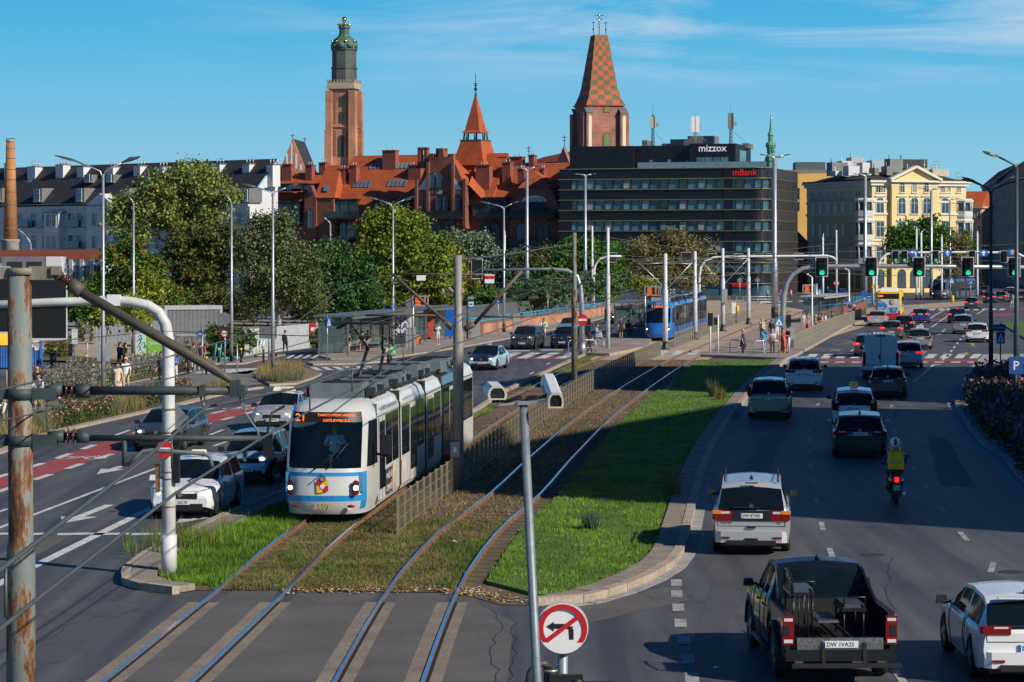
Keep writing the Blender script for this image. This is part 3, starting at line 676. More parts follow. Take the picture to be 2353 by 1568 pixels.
 for px,pb,w_,h_ in((1212,495,.9,2.3),(1225,497,1.1,2.6),(1242,497,1.1,2.6),(1256,493,.6,1.2),(1200,560,1.9,3.0),(1248,560,1.9,3.0),(1200,615,1.9,2.6),(1248,615,1.9,2.6)):
  window(t,B.x(px,-1.5),B.z(pb,px,-1.5),w_,h_,-1.5,arch=True,fr=FRAMED)
 mb=MB();x,z=B.at(1228,464,-1.5);mb.plate([(x+2.4*math.cos(math.pi*i/9),-1.54,z+1.1*math.sin(math.pi*i/9))for i in range(10)],(0,-1,0),.05);B.b('plaster_niche',PLASTW,mb)
 GZ=M('loft_glazing',(.02,.03,.036),rough=.1,var=.5,scale=.5,c2=(.09,.12,.14))
 for a,b_,y0,y1 in((760,822,460,500),(858,942,460,500),(1112,1165,456,498),(600,690,466,520),(620,672,425,440),(690,706,424,438),(1085,1118,470,500)):
  xa,zt=B.at(a,y0,-.6);xb=B.x(b_,-.6);zb=B.z(y1,a,-.6)
  mb=MB();mb.box((xa+xb)/2,.8,(zt+zb)/2,xb-xa,2.8,zt-zb);mb.box((xa+xb)/2,.7,zt+.1,xb-xa+.4,3.2,.2)
  o=B.b('loft_dormer',FRAMED,mb);n=max(2,int((xb-xa)/1.4))
  for k in range(n):
   MB().box(xa+(k+.5)*(xb-xa)/n,-.62,(zt+zb)/2-.05,(xb-xa)/n-.25,.06,(zt-zb)-.5).build('pane',GZ,o)
 for a,b_,y in((745,827,502),(852,915,502),(970,1062,502),(1097,1170,503),(1172,1278,501),(1110,1165,566),(1172,1278,566),(740,800,560)):
  xa,z=B.at(a,y,-2.6);xb=B.x(b_,-2.6)
  mb=MB();mb.box((xa+xb)/2,-1.8,z,xb-xa,2.4,.22);mb.box((xa+xb)/2,-2.95,z+.65,xb-xa,.05,1.05,1)
  for k in range(3):x=lerp(xa,xb,.2+.3*k);mb.bar((x,-2.7,z),(x,-.6,z-1.2),.1,.1)
  o=B.b('balcony',[FRAMED,M('balcony_smoked_glass',(.03,.045,.05),rough=.1,var=.3)],mb)
 rr=random.Random(4)
 CLUT=[M('clutter_%s'%n,c,var=.1)for n,c in(('white',(.6,.6,.6)),('teal',(.05,.2,.22)),('pink',(.5,.2,.25)),('grey',(.2,.2,.2)),('green',(.06,.14,.03)))]
 for px in(770,778,788,796,805,872,886,900,1010,1022,1033,1044,1195,1215,1238,1252,1264):
  x,z=B.at(px,500,-2.0);h=rr.uniform(.5,1.0);mb=MB();mb.box(x,-2.0,z+.1+h/2,rr.uniform(.4,.9),.5,h,0,0,.8);o=B.b('balcony_chair',rr.choice(CLUT),mb)
 for px in(768,787,806,1118,1137):window(t,B.x(px),B.z(555,px),1.7,2.9,-.02,arch=True,fr=FRAMED)
 for px in(640,672):window(t,B.x(px),B.z(560,px),1.4,2.6,-.02,arch=True,fr=FRAMED)
 window(t,B.x(1082),B.z(484,1082),.7,2.2,-.02,arch=True,fr=FRAMED)
 for a,b_,y0,y1,d in((879,909,347,400,4.5),(939,967,381,409,3),(803,819,382,419,2.5),(778,793,389,420,2.5),(627,640,381,410,5),(649,670,379,410,5),(702,717,381,400,5),(1093,1125,381,436,1.5),(1154,1173,375,418,3),(1190,1205,389,430,1.5),(1240,1250,389,420,3),(612,622,380,420,4),(1147,1165,362,380,6),(1172,1200,362,380,6),(1215,1227,358,380,6),(733,748,375,395,6)):
  xa,zt=B.at(a,y0,d);xb=B.x(b_,d);zb=B.z(y1,a,d)-1.5;w=xb-xa
  mb=MB();mb.box((xa+xb)/2,d+.55,(zt+zb)/2,w,1.3,zt-zb);mb.box((xa+xb)/2,d+.55,zt+.05,w+.25,1.55,.14);c=B.b('chimney',[M('chimney_brick',(.27,.08,.055),rough=.85,var=.2)],mb)
  for k in(.3,.7):MB().tube([(lerp(xa,xb,k),d+.55,zt),(lerp(xa,xb,k),d+.55,zt+.7)],.1,6).build('flue',STEEL,c)
 for a,b_,y0,y1 in((962,984,340,374),(1004,1026,342,368)):
  d=-.8;xa,zt=B.at(a,y0,d);xb=B.x(b_,d);zb=B.z(y1,a,d)-1;w=xb-xa
  mb=MB();mb.box(xa+w*.17,d,(zt+zb)/2,w*.34,.9,zt-zb);mb.box(xb-w*.17,d,(zt+zb)/2,w*.34,.9,zt-zb);mb.box((xa+xb)/2,d,zt-.2,w,.9,.5);mb.box((xa+xb)/2,d,zb+.6,w,.9,1.2);B.b('chimney',MC['chimney_brick'],mb)
 def sky(px,py,w,h,d0):
  fr=(zr-ze)/(D/2+.4)
  lo_,hi=0,D/2
  for _ in range(30):
   m_=(lo_+hi)/2;z=B.z(py,px,m_)
   if z>ze+fr*(m_+.4):lo_=m_
   else:hi=m_
  x,z=B.at(px,py,lo_);dz=h*.5
  mb=MB();mb.plate([(x-w/2,lo_-dz*.8,z-dz*fr*.8),(x+w/2,lo_-dz*.8,z-dz*fr*.8),(x+w/2,lo_+dz*.8,z+dz*fr*.8),(x-w/2,lo_+dz*.8,z+dz*fr*.8)],(0,-fr,1),.14);B.b('skylight',PANEB,mb)
 for k in range(5):sky(814+k*8.6,424,.46,1.1,0);sky(894+k*9.2,422,.5,1.1,0)
 for k in range(3):sky(853+k*9,382.5,.48,.95,0)
 for k in range(4):sky(915+k*9,381.5,.48,.95,0)
 for px,py in((746,433),(752,434)):
  x,z=B.at(px,py,-.6);mb=MB();mb.plate([(x-.25,-.75,z-.5),(x+.25,-.75,z-.5),(x+.25,-.1,z+.5),(x-.25,-.1,z+.5)],(0,-1,.5),.1);B.b('skylight',PANEB,mb)
red_house()
def black_office():
 B=Bld('office_block','black office block with gold bands and blue window strips beside the brick house','building',1286,420,1763,410)
 t,W=B.t,B.W;D=27;r=2.2
 def foot(o,x0=0.0):
  P=[(x0-(o if x0==0 else 0),-o)]
  for i in range(7):a=math.pi/2*i/6;P.append((W-r+(r+o)*math.sin(a),r-(r+o)*math.cos(a)))
  return P+[(W+o,D),(x0-(o if x0==0 else 0),D)]
 z0=B.z(389.5,1290);st=1.705;lv=[z0-st*i for i in range(13)]
 BC=M('black_cladding',(.007,.008,.012),rough=.45,var=.25,scale=.3,stretch=(1,1,.3));GB=M('gold_trim',(.42,.3,.11),rough=.38,metal=.75,var=.08)
 GL=M('office_glass',(.015,.045,.06),rough=.1,var=.7,scale=.16,c2=(.09,.24,.31),spec=.5,stretch=(1,1,.5))
 mb=MB();mb.prism(foot(-.25),0,z0-.1);B.b('window_band',GL,mb)
 for i in range(0,11,2):mb=MB();mb.prism(foot(0),lv[i+1],lv[i]);B.b('wall',BC,mb)
 mb=MB();xs=B.x(1314);mb.box(xs/2,1,z0/2,xs,2.2,z0-.2);B.b('wall',BC,mb);mb=MB();xa,xb=B.x(1664),B.x(1682);mb.box((xa+xb)/2,.95,z0/2,xb-xa,2.1,z0-.2);B.b('wall',BC,mb)
 mb=MB()
 for i in range(12):
  if lv[i]>1:mb.prism(foot(.2),lv[i]-.065,lv[i]+.065)
 B.b('gold_band',GB,mb)
 wf=MB();w,h=1.35,st-.22
 wf.box(-w/2,0,0,.1,.16,h);wf.box(w/2,0,0,.1,.16,h);wf.box(0,0,h/2,w,.16,.1);wf.box(0,0,-h/2,w,.16,.1);wf.box(0,.05,0,w,.04,h,1)
 me=wf.build('window',[BLACK,M('office_pane',(.03,.09,.12),rough=.12,var=.6,scale=.4,c2=(.12,.28,.36))],t);first=me
 for row in(1,3,5,7,9):
  for px in(1317,1357,1399,1441,1484,1526,1570,1613,1655,1700,1743):
   o=first if first is not None else link('window',me.data,t);first=None
   o.location=(B.x(px),.1,(lv[row]+lv[row+1])/2)
   if WRR.random()<.45:o.material_slots[1].link='OBJECT';o.material_slots[1].material=WRR.choice((CURT,GLASS,PANEB))
 mb=MB()
 for k in range(14):
  for row in(1,3,5,7):mb.box(W-.02,3+k*1.7,(lv[row]+lv[row+1])/2,.5,.9,st)
 mb.box(W-.1,D/2+2,z0/2,.5,D-5,z0-.3,0);B.b('side_cladding',M('grey_louvres',(.035,.033,.034),rough=.5,var=.2,scale=.6),mb)
 def pent(name,a,b_,y0,dep0,dep1,mat=BC):
  xa,zt=B.at(a,y0,dep0);xb=B.x(b_,dep0);mb=MB();mb.box((xa+xb)/2,(dep0+dep1)/2,(z0+zt)/2,xb-xa,dep1-dep0,zt-z0+.1);return B.b(name,mat,mb),xa,xb,zt
 pent('penthouse',1309,1454,338,1.2,16);pent('penthouse',1454,1585,336.5,2.6,16)
 o,xa,xb,zt=pent('penthouse',1584,1690,332,1.4,14)
 for a,b_,y0,y1,d in((1600,1674,362,384,1.35),(1491,1501,368,386,2.55),(1533,1543,367,386,2.55),(1575,1583,368,386,2.55)):
  xa_,z1=B.at(a,y0,d);xb_=B.x(b_,d);z2=B.z(y1,a,d);n=max(1,int((xb_-xa_)/1.1))
  for k in range(n):MB().box(lerp(xa_,xb_,(k+.5)/n),d,(z1+z2)/2,(xb_-xa_)/n-.12,.1,z1-z2).build('window',MC['office_pane'],t)
 MB().box(xb+.06,7,z0+2.0,.1,5,2).build('window',MC['office_pane'],t)
 mb=MB();mb.box(lerp(B.x(1464),B.x(1760),.5),.4,z0+.5,B.x(1760)-B.x(1464),.05,1.0);B.b('roof_balustrade',MC['balcony_glass'],mb)
 mb=MB()
 for a,b_,h in((1520,1545,.9),(1540,1580,1.6),(1580,1640,2.1),(1475,1487,1.5),(1706,1720,.8)):xa_=B.x(a,9);xb_=B.x(b_,9);mb.box((xa_+xb_)/2,11,zt+h/2-.4,xb_-xa_,4,h)
 B.b('roof_plant',ZINC,mb)
 x0_,zc=B.at(1638,341,1.4);text('mizzox',M('sign_white_lit',(.85,.85,.88),emit=.15,var=0),(x0_,1.33,zc),(0,-1,0),(0,0,1),w=B.x(1670,1.4)-B.x(1606,1.4),parent=t)
 x0_,zc=B.at(1712,396,0);text('mBank',M('sign_red_lit',(.65,.01,.015),emit=.35,var=0),(x0_,-.06,zc),(0,-1,0),(0,0,1),w=B.x(1740)-B.x(1684),parent=t)
 for px in(1480,1705):x0_,zc=B.at(px,654,0);text('mBank',MC['sign_red_lit'],(x0_,-.3,zc),(0,-1,0),(0,0,1),w=3.0,parent=t)
 for i,(px,ytop,lab)in enumerate(((1500,262,'slim antenna mast with grey panels on the black office roof, beside the brick tower'),(1597,267,'antenna mast with two broad white panels on the black office roof'),(1679,259,'antenna mast with dark panels above the white rooftop lettering of the black office'))):
  x,zt_=B.at(px,ytop,8);p=B.o+B.u*x+B.inw*8;m_=thing('antenna_mast',lab,'antenna',(p.x,p.y,zt-.2),0,'antenna masts on the office roof');hh=zt_-zt
  mb=MB()
  for dx,dy in((-.25,-.2),(.25,-.2),(0,.28)):mb.tube([(dx,dy,0),(dx*.5,dy*.5,hh)],.06,5)
  for k in range(9):z=hh*k/9;mb.bar((-.25,-.2,z),(.25,-.2,z+hh/9),.04,.04);mb.bar((.25,-.2,z),(0,.28,z+hh/9),.04,.04)
  mb.tube([(0,0,hh),(0,0,hh+1.8)],.02,4);mb.tube([(.2,0,hh*.5),(2.6+i*.4,.5,0)],.02,4);mb.build('mast',DARKM if i!=1 else STEEL,m_)
  for dx in((-.3,.3,.1)if i!=1 else(-.35,.4)):
   w_=.38 if i!=1 else .62;MB().box(dx,-.35,hh-1.2,w_,.22,2.6 if i else 1.9).build('panel',M('antenna_%d'%i,((.45,.45,.44),(.78,.78,.78),(.2,.2,.21))[i],var=.1),m_)
  MB().box(.75,0,hh-1.6,.45,.3,.7).build('radio_unit',GREYP,m_)
black_office()
def yellow_house():
 B=Bld('palace_house','pale yellow corner palace with white window surrounds and a triangular pediment behind the traffic lights','building',2004,440,2219,447)
 t,W=B.t,B.W;ze=B.z(415,2004);LD=23.5
 mb=MB();mb.box(W/2,LD/2,ze/2,W,LD,ze);B.b('wall',PLASTY,mb)
 mb=MB()
 for o,z,h in((.7,ze-.15,.35),(.4,ze-.6,.5),(.16,ze-3.6,.3),(.2,B.z(492,2100),.35),(.2,B.z(552,2100),.35),(.25,B.z(612,2100),.4)):mb.box(W/2,LD/2,z,W+2*o,LD+2*o,h)
 mb.box(W/2,LD/2,ze-1.8,W+.1,LD+.1,1.9,1);B.b('cornice',[PLASTC,M('cream_frieze',(.7,.6,.36),var=.08)],mb)
 mb=MB();mb.prism([(-.6,-.6),(W+.6,-.6),(W+.6,LD+.6),(-.6,LD+.6)],ze+.03,ze+.3);mb.lathe([(1.38*W/2+.4,ze+.3),(.8*W/2,ze+1.7)],(W/2,LD/2,0),4,0,False);B.b('roof',SLATE,mb)
 xa,xb=B.x(2049,-.8),B.x(2155,-.8);xc=(xa+xb)/2;w=xb-xa
 mb=MB();mb.box(xc,-.4,ze/2-.2,w,.9,ze-.4);mb.plate([(xa,-.8,ze),(xb,-.8,ze),(xc,-.8,ze+2.1)],(0,1,0),.6);B.b('risalit_wall',PLASTY,mb)
 mb=MB();mb.box(xc,-.6,ze-.1,w+.8,1.6,.35);mb.bar((xa-.5,-1.0,ze+.15),(xc,-1.0,ze+2.45),1.2,.42);mb.bar((xb+.5,-1.0,ze+.15),(xc,-1.0,ze+2.45),1.2,.42);mb.box(xc,-.45,ze-.7,w+.2,.9,.4);B.b('pediment',PLASTC,mb)
 for px in(2081,2103,2129):pass
 up_,mid,low,lo2,gr=443,492,545,604,667
 fr=PLASTC
 for px,d in((2017.6,0),(2029,0),(2073,-.85),(2101,-.85),(2128.5,-.85),(2166,0),(2178.5,0),(2203,0)):window(t,B.x(px,d),B.z(up_,px,d),.95,1.9,d,arch=True,head=None,fr=fr)
 for px,d in((2022,0),(2072,-.85),(2101,-.85),(2129,-.85),(2171.5,0)):
  window(t,B.x(px,d),B.z(mid,px,d),1.5,2.9,d,arch=True,fr=FRAMEW,head=PLASTC);window(t,B.x(px,d),B.z(low,px,d),1.6,2.7,d,fr=FRAMEW,head=PLASTC);window(t,B.x(px,d),B.z(lo2,px,d),1.6,2.9,d,fr=FRAMEW,head=PLASTC)
  window(t,B.x(px,d),1.0,1.5,3.0,d,arch=True,fr=FRAMED)
 sd_=((0,0),math.pi/2*-1)
 for k in range(8):
  y=2.0+k*2.75
  side=((-.0,y),-math.pi/2)
  for dx in(-.5,.5):window(t,dx,ze-4.0+.6,.7,1.8,-.02,arch=True,fr=fr,side=side)
  window(t,0,B.z(mid,2004),1.2,2.8,-.02,arch=True,fr=fr,head=PLASTC,side=side);window(t,0,B.z(low,2004),1.2,2.6,-.02,fr=fr,head=PLASTC,side=side);window(t,0,B.z(lo2,2004),1.2,2.9,-.02,fr=fr,head=PLASTC,side=side);window(t,0,1.0,1.2,3.2,-.02,fr=FRAMED,side=side)
 for px,yb in((1990,0),(2208,1)):
  c=(B.x(1985,.2)+.6,1.0)if yb==0 else(W-.2,.6)
  for z0_,z1_ in((B.z(497,2004),B.z(460,2004)),(B.z(552,2004),B.z(507,2004)),(B.z(606,2004),B.z(562,2004))):
   mb=MB();mb.lathe([(1.55,z0_-.5),(1.75,z0_),(1.75,z0_+.9),(1.68,z0_+.9),(1.68,z0_+.95)],(c[0],c[1],0),8,0,False)
   for i in range(8):a=2*math.pi*(i+.5)/8;mb.tube([(c[0]+1.62*math.cos(a),c[1]+1.62*math.sin(a),z0_+.9),(c[0]+1.62*math.cos(a),c[1]+1.62*math.sin(a),z1_)],.16,6)
   mb.lathe([(1.85,z1_-.35),(1.95,z1_),(1.6,z1_+.35)],(c[0],c[1],0),8,0,False);o=B.b('oriel',M('oriel_white',(.6,.6,.58),var=.08),mb)
   mb=MB();mb.lathe([(1.4,z0_+.3),(1.4,z1_-.2)],(c[0],c[1],0),8,0,False);mb.build('pane',PANE,o)
 x0_,zc=B.at(2030,629,0);text('APTEKA',M('shop_green',(.01,.2,.06),emit=.1,var=0),(x0_,-.06,zc),(0,-1,0),(0,0,1),w=5.2,parent=t)
 rr=random.Random(9)
 for a,b_,y,d,m_ in((1912,1950,375,10,ZINC),(1935,1962,372,12,PLASTW),(1950,1975,383,6,PLASTW),(1957,1985,364,14,STEEL),(1982,1999,376,7,PLASTW),(2010,2020,388,4,ZINC),(2038,2052,384,3,ZINC),(2087,2138,388,6,STONE),(2143,2180,391,5,STONE),(2045,2075,367,15,ZINC),(2072,2131,368,16,DARKM),(2004,2030,371,12,STEEL),(1920,1935,395,8,PLASTW),(1988,2008,390,9,ZINC)):
  xa_,zt_=B.at(a,y,d);xb_=B.x(b_,d);mb=MB();mb.box((xa_+xb_)/2,d+1,(zt_+ze)/2+.6,xb_-xa_,2,zt_-ze-.9)
  if zt_>ze+1.3:mb.tube([(xa_+.4,d+1,zt_-.1),(xa_+.4,d+1,zt_+.9)],.12,6,0)
  B.b('roof_structure',m_,mb)
 for px,y0 in((1961,370),(2124,362),(2152,368),(2203,395)):
  x,z=B.at(px,y0,9);mb=MB();mb.tube([(x,9,ze),(x,9,z)],.05,5)
  for k in range(3):mb.tube([(x-.7,9,z-.3-k*.5),(x+.7,9,z-.3-k*.5)],.035,4)
  B.b('aerial',STEEL,mb)
yellow_house()
B=Bld('yellow_gable_house','plain orange yellow firewall with a small dark sign beside the black office','building',1800,486,1915,486)
zt=B.z(402,1860);mb=MB();mb.plate([(0,0,0),(B.W,0,0),(B.W,0,zt+.3),(B.x(1880),0,B.z(399,1880)),(B.x(1826),0,B.z(400,1826)),(B.x(1812),0,zt-1.4),(0,0,zt-2)],(0,1,0),12);B.b('wall',M('orange_plaster',(.72,.44,.13),rough=.8,var=.1,scale=.12),mb)
mb=MB();xa,z_=B.at(1811,434,-.2);mb.box(xa+1.0,-.12,z_-2.0,2.4,.2,4.3);sg=B.b('sign_board',BLACK,mb)
text('TULIP',WHITE,(xa+1.0,-.24,z_-2.4),(0,-1,0),(0,0,1),w=2.2,parent=sg);MB().plate([(xa+.6,-.23,z_-.5),(xa+1.4,-.23,z_-.5),(xa+1.4,-.23,z_-1.1),(xa+1,-.23,z_-1.5),(xa+.6,-.23,z_-1.1)],(0,-1,0),.02).build('emblem',RED,sg)
mb=MB();mb.box(B.W*.55,6,zt+.5,B.W*.95,9,1.0);mb.box(B.W*.6,7,zt+1.6,B.W*.6,5,2.0,1);B.b('roof',[ZINC,M('grey_green_sheet',(.09,.12,.12),var=.2)],mb)
B=Bld('low_brick_house','low dark red house with steep tiled roof wedged beside the yellow palace','building',1808,446,1856,452)
zt=B.z(560,1830);mb=MB();mb.box(B.W/2,5,zt/2,B.W,10,zt);B.b('wall',M('dark_red_render',(.16,.05,.05),var=.2),mb)
mb=MB();mb.quad((-.5,-.4,zt),(B.W,-.4,zt),(B.W,6,B.z(485,1850,6)),(-.5,6,B.z(530,1815,6)));B.b('roof',TILED,mb)
for k in(.25,.55,.85):window(B.t,B.W*k,4.2,.8,1.7,0,fr=FRAMED);window(B.t,B.W*k,.8,1.0,2.4,0,fr=FRAMED)
def tenement(label,pl,yl,pr,yr,ytop,wallc,roofy,rows,cols,group=None,roofm=SLATE,depth=9):
 B=Bld('tenement_house',label,'building',pl,yl,pr,yr,group);zt=B.z(ytop,(pl+pr)/2)
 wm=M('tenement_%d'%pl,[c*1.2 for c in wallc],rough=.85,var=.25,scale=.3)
 mb=MB();mb.box(B.W/2,depth/2,zt/2,B.W,depth,zt);B.b('wall',wm,mb)
 mb=MB();mb.box(B.W/2,depth/2,zt+.1,B.W+.8,depth+.8,.35)
 for k in range(1,rows):mb.box(B.W/2,-.05,zt*k/rows+.1,B.W,.25,.22)
 B.b('cornice',M('tenement_trim_%d'%pl,[c*1.25 for c in wallc],var=.15),mb)
 zr_=B.z(roofy,(pl+pr)/2,depth/2)
 mb=MB();mb.quad((0,-.3,zt+.3),(B.W,-.3,zt+.3),(B.W,depth/2,zr_),(0,depth/2,zr_));mb.quad((B.W,depth,zt+.3),(0,depth,zt+.3),(0,depth/2,zr_),(B.W,depth/2,zr_));mb.poly([(0,depth,zt+.3),(0,-.3,zt+.3),(0,depth/2,zr_)]);mb.poly([(B.W,-.3,zt+.3),(B.W,depth,zt+.3),(B.W,depth/2,zr_)]);B.b('roof',roofm,mb)
 hh=zt/rows
 for r_ in range(rows):
  for c in range(cols):window(B.t,B.W*(c+.5)/cols,r_*hh+.9,min(1.3,B.W/cols*.5),hh*.6,0,head=None)
 return B
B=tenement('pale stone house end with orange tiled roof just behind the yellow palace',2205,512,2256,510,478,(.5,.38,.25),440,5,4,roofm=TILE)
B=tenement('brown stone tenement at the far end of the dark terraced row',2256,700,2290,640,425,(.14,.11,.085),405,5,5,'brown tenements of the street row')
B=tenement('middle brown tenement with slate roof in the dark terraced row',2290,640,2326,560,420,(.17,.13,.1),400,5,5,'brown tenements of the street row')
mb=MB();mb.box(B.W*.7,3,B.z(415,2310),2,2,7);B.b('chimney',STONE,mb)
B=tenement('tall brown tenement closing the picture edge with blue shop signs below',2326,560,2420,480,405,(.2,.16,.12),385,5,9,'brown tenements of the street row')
B2=None
def church_tower():
 Y=908;c=PT(791,580,Y);k=Y/F;t=thing('church_tower','tall slender brick church tower with dark octagonal top and green copper dome','tower',(c.x,c.y,0),rad(-12))
 zz=lambda py:H-(py-HY)*k
 hw=27.5*k
 mb=MB();mb.box(0,0,zz(204)/2,2*hw,2*hw,zz(204))
 for sx_ in(-1,1):
  for sy in(-1,1):mb.box(sx_*hw,sy*hw,zz(210)/2,2.4,2.4,zz(210));mb.box(sx_*hw*1.04,sy*hw*1.04,zz(300)/2,2.6,2.6,zz(300))
 mb.box(0,0,zz(292),2*hw+.9,2*hw+.9,.5);B_=mb.build('shaft',BRICKT,t)
 mb=MB()
 for fa in range(4):
  an=fa*math.pi/2
  def face(x,z,w,h,m=0):
   n=6;out=[(-w/2,0),(w/2,0)]+[(w/2*math.cos(math.pi*i/n),h-w/2+w/2*math.sin(math.pi*i/n))for i in range(n+1)]
   P=[(x+a,-hw-.06,z+b_)for a,b_ in out];cs,sn=math.cos(an),math.sin(an)
   P=[(p[0]*cs-p[1]*sn,p[0]*sn+p[1]*cs,p[2])for p in P];mb.plate(P,(sn,-cs,0),.05,m)
  face(0,zz(362),2.3,50*k);face(0,zz(285),1.6,27*k);face(0,zz(248),1.5,25*k)
  for x in(-2.6,2.6):face(x,zz(360),1.4,60*k,1);face(x,zz(286),1.3,72*k,1)
 mb.build('window',[M('belfry_louvre',(.05,.06,.055),var=.3),M('brick_niche',(.26,.11,.065),rough=.9,var=.3)],t)
 mb=MB();mb.box(0,0,zz(202),2*hw+1.8,2*hw+1.8,1.2);mb.box(0,0,zz(196),2*hw+1.2,2*hw+1.2,1.4)
 for sx_ in(-1,1):
  for q in range(9):f=-1+2*q/8;mb.box(sx_*(hw+.5),f*(hw+.5),zz(189),.25,.25,1.4);mb.box(f*(hw+.5),sx_*(hw+.5),zz(189),.25,.25,1.4)
 mb.box(0,0,zz(191.5)+.3,2*hw+1.4,2*hw+1.4,.18);mb.build('parapet',M('tower_stone',(.42,.35,.25),var=.2),t)
 r=29*k
 mb=MB();mb.lathe([(r,zz(192)),(r,zz(160)),(r*1.06,zz(159)),(r*1.06,zz(156)),(r*.97,zz(155)),(r*.97,zz(118)),(r*1.06,zz(116)),(r*1.06,zz(112))],(0,0,0),8,0,False);mb.build('octagon',COPPERD,t)
 mb=MB();mb.lathe([(r*1.0,zz(112)),(r*1.0,zz(103)),(r*.98,zz(98)),(r*.78,zz(90)),(r*.5,zz(84)),(r*.44,zz(80)),(r*.4,zz(79)),(r*.4,zz(66)),(r*.5,zz(65)),(r*.44,zz(60)),(r*.3,zz(56)),(r*.1,zz(53)),(.12,zz(48))],(0,0,0),8,0,False)
 for i in range(8):a=2*math.pi*i/8;mb.lathe([(1.35,zz(111)),(1.35,zz(103)),(1.0,zz(99)),(.05,zz(97))],(r*.8*math.cos(a),r*.86*math.sin(a),0),8,0)
 mb.build('dome',COPPER,t)
 mb=MB()
 for i in range(8):
  a=2*math.pi*(i+.5)/8;mb.sph((r*1.0*math.cos(a),r*1.0*math.sin(a),zz(96.5)),.42,n=8);mb.sph((r*.5*math.cos(a),r*.5*math.sin(a),zz(57)),.36,n=8)
 mb.sph((0,0,zz(45)),.95);mb.tube([(0,0,zz(45)),(0,0,zz(36))],.1,5);mb.build('gilt_ball',GOLD,t)
church_tower()
def pyramid_tower():
 Y=520;c=PT(1377,580,Y);k=Y/F;t=thing('brick_tower','square brick tower with steep pyramid roof in orange and green chequered tiles','tower',(c.x,c.y,0),rad(17))
 zz=lambda py:H-(py-HY)*k;hw=44*k
 mb=MB();mb.box(0,0,zz(243)/2,2*hw,2*hw,zz(243))
 for sx_ in(-1,1):
  for sy in(-1,1):
   if True:mb.box(sx_*hw*.93,sy*hw*1.05,zz(262)/2,1.5,1.6,zz(262));mb.box(sx_*hw*1.05,sy*hw*.93,zz(262)/2,1.6,1.5,zz(262))
 mb.build('shaft',BRICKP,t)
 mb=MB()
 for sx_ in(-1,1):mb.plate([(sx_*hw*.93-.35,-hw*1.05-.83,0),(sx_*hw*.93+.35,-hw*1.05-.83,0),(sx_*hw*.93+.35,-hw*1.05-.83,zz(272)),(sx_*hw*.93,-hw*1.05-.83,zz(267)),(sx_*hw*.93-.35,-hw*1.05-.83,zz(272))],(0,-1,0),.05)
 mb.build('plaster_niche',M('cream_niche',(.75,.66,.48),var=.05),t)
 mb=MB()
 for sx_ in(-1,1):
  for sy in(-1,1):mb.plate([(sx_*hw*.93-.85,sy*hw*1.05-.95,zz(262)),(sx_*hw*.93+.85,sy*hw*1.05-.95,zz(262)),(sx_*hw*.93+.85,sy*hw*1.05+.5,zz(250)),(sx_*hw*.93-.85,sy*hw*1.05+.5,zz(250))],(0,0,1),.12)
 mb.build('buttress_cap',ZINC,t)
 wm=M('green_shutter',(.13,.19,.05),var=.15)
 for z_,w_,h_ in((zz(340),1.5,2.8),(zz(261),1.3,1.15)):
  n=7;out=[(-w_/2,0),(w_/2,0)]+[(w_/2*math.cos(math.pi*i/n),h_-w_/2+w_/2*math.sin(math.pi*i/n))for i in range(n+1)]
  mb=MB();mb.plate([(a+.3,-hw-.1,z_+b_)for a,b_ in out],(0,-1,0),.05,0);mb.plate([(a*1.25+.3,-hw-.02,z_+b_*1.1)for a,b_ in out],(0,-1,0),.05,1);mb.build('window',[wm,BRICK],t)
 m,nt,b=new_mat('chequered_tiles');L=nt.links.new;tc=N(nt,'ShaderNodeTexCoord');sp=N(nt,'ShaderNodeSeparateXYZ');L(tc.outputs['Object'],sp.inputs[0])
 mr=N(nt,'ShaderNodeMath',operation='ADD');L(sp.outputs[0],mr.inputs[0]);L(sp.outputs[1],mr.inputs[1])
 cb=N(nt,'ShaderNodeCombineXYZ');L(sp.outputs[0],cb.inputs[0]);L(sp.outputs[2],cb.inputs[1])
 nz=N(nt,'ShaderNodeMapRange');nz.inputs[1].default_value=zz(225);nz.inputs[2].default_value=zz(82);nz.inputs[3].default_value=4.0;nz.inputs[4].default_value=1.5;L(sp.outputs[2],nz.inputs[0])
 dv=N(nt,'ShaderNodeMath',operation='DIVIDE');L(sp.outputs[0],dv.inputs[0]);L(nz.outputs[0],dv.inputs[1])
 fx=N(nt,'ShaderNodeMath',operation='MULTIPLY');fx.inputs[1].default_value=2.6;L(dv.outputs[0],fx.inputs[0]);f1=N(nt,'ShaderNodeMath',operation='FLOOR');L(fx.outputs[0],f1 .inputs[0])
 fz=N(nt,'ShaderNodeMath',operation='MULTIPLY');fz.inputs[1].default_value=1.0;L(sp.outputs[2],fz.inputs[0]);f2=N(nt,'ShaderNodeMath',operation='FLOOR');L(fz.outputs[0],f2 .inputs[0])
 sm=N(nt,'ShaderNodeMath',operation='ADD');L(f1 .outputs[0],sm.inputs[0]);L(f2 .outputs[0],sm.inputs[1]);md=N(nt,'ShaderNodeMath',operation='PINGPONG');md.inputs[1].default_value=1;L(sm.outputs[0],md.inputs[0])
 no=N(nt,'ShaderNodeTexNoise');no.inputs['Scale'].default_value=1.2;no.inputs['Detail'].default_value=6;L(tc.outputs['Object'],no.inputs['Vector'])
 w_=N(nt,'ShaderNodeTexWave',wave_type='BANDS',bands_direction='Z',wave_profile='SAW');w_.inputs['Scale'].default_value=1.1;L(tc.outputs['Object'],w_.inputs['Vector'])
 mx=N(nt,'ShaderNodeMixRGB');mx.inputs[1].default_value=(.48,.1,.025,1);mx.inputs[2].default_value=(.12,.11,.05,1);L(md.outputs[0],mx.inputs[0])
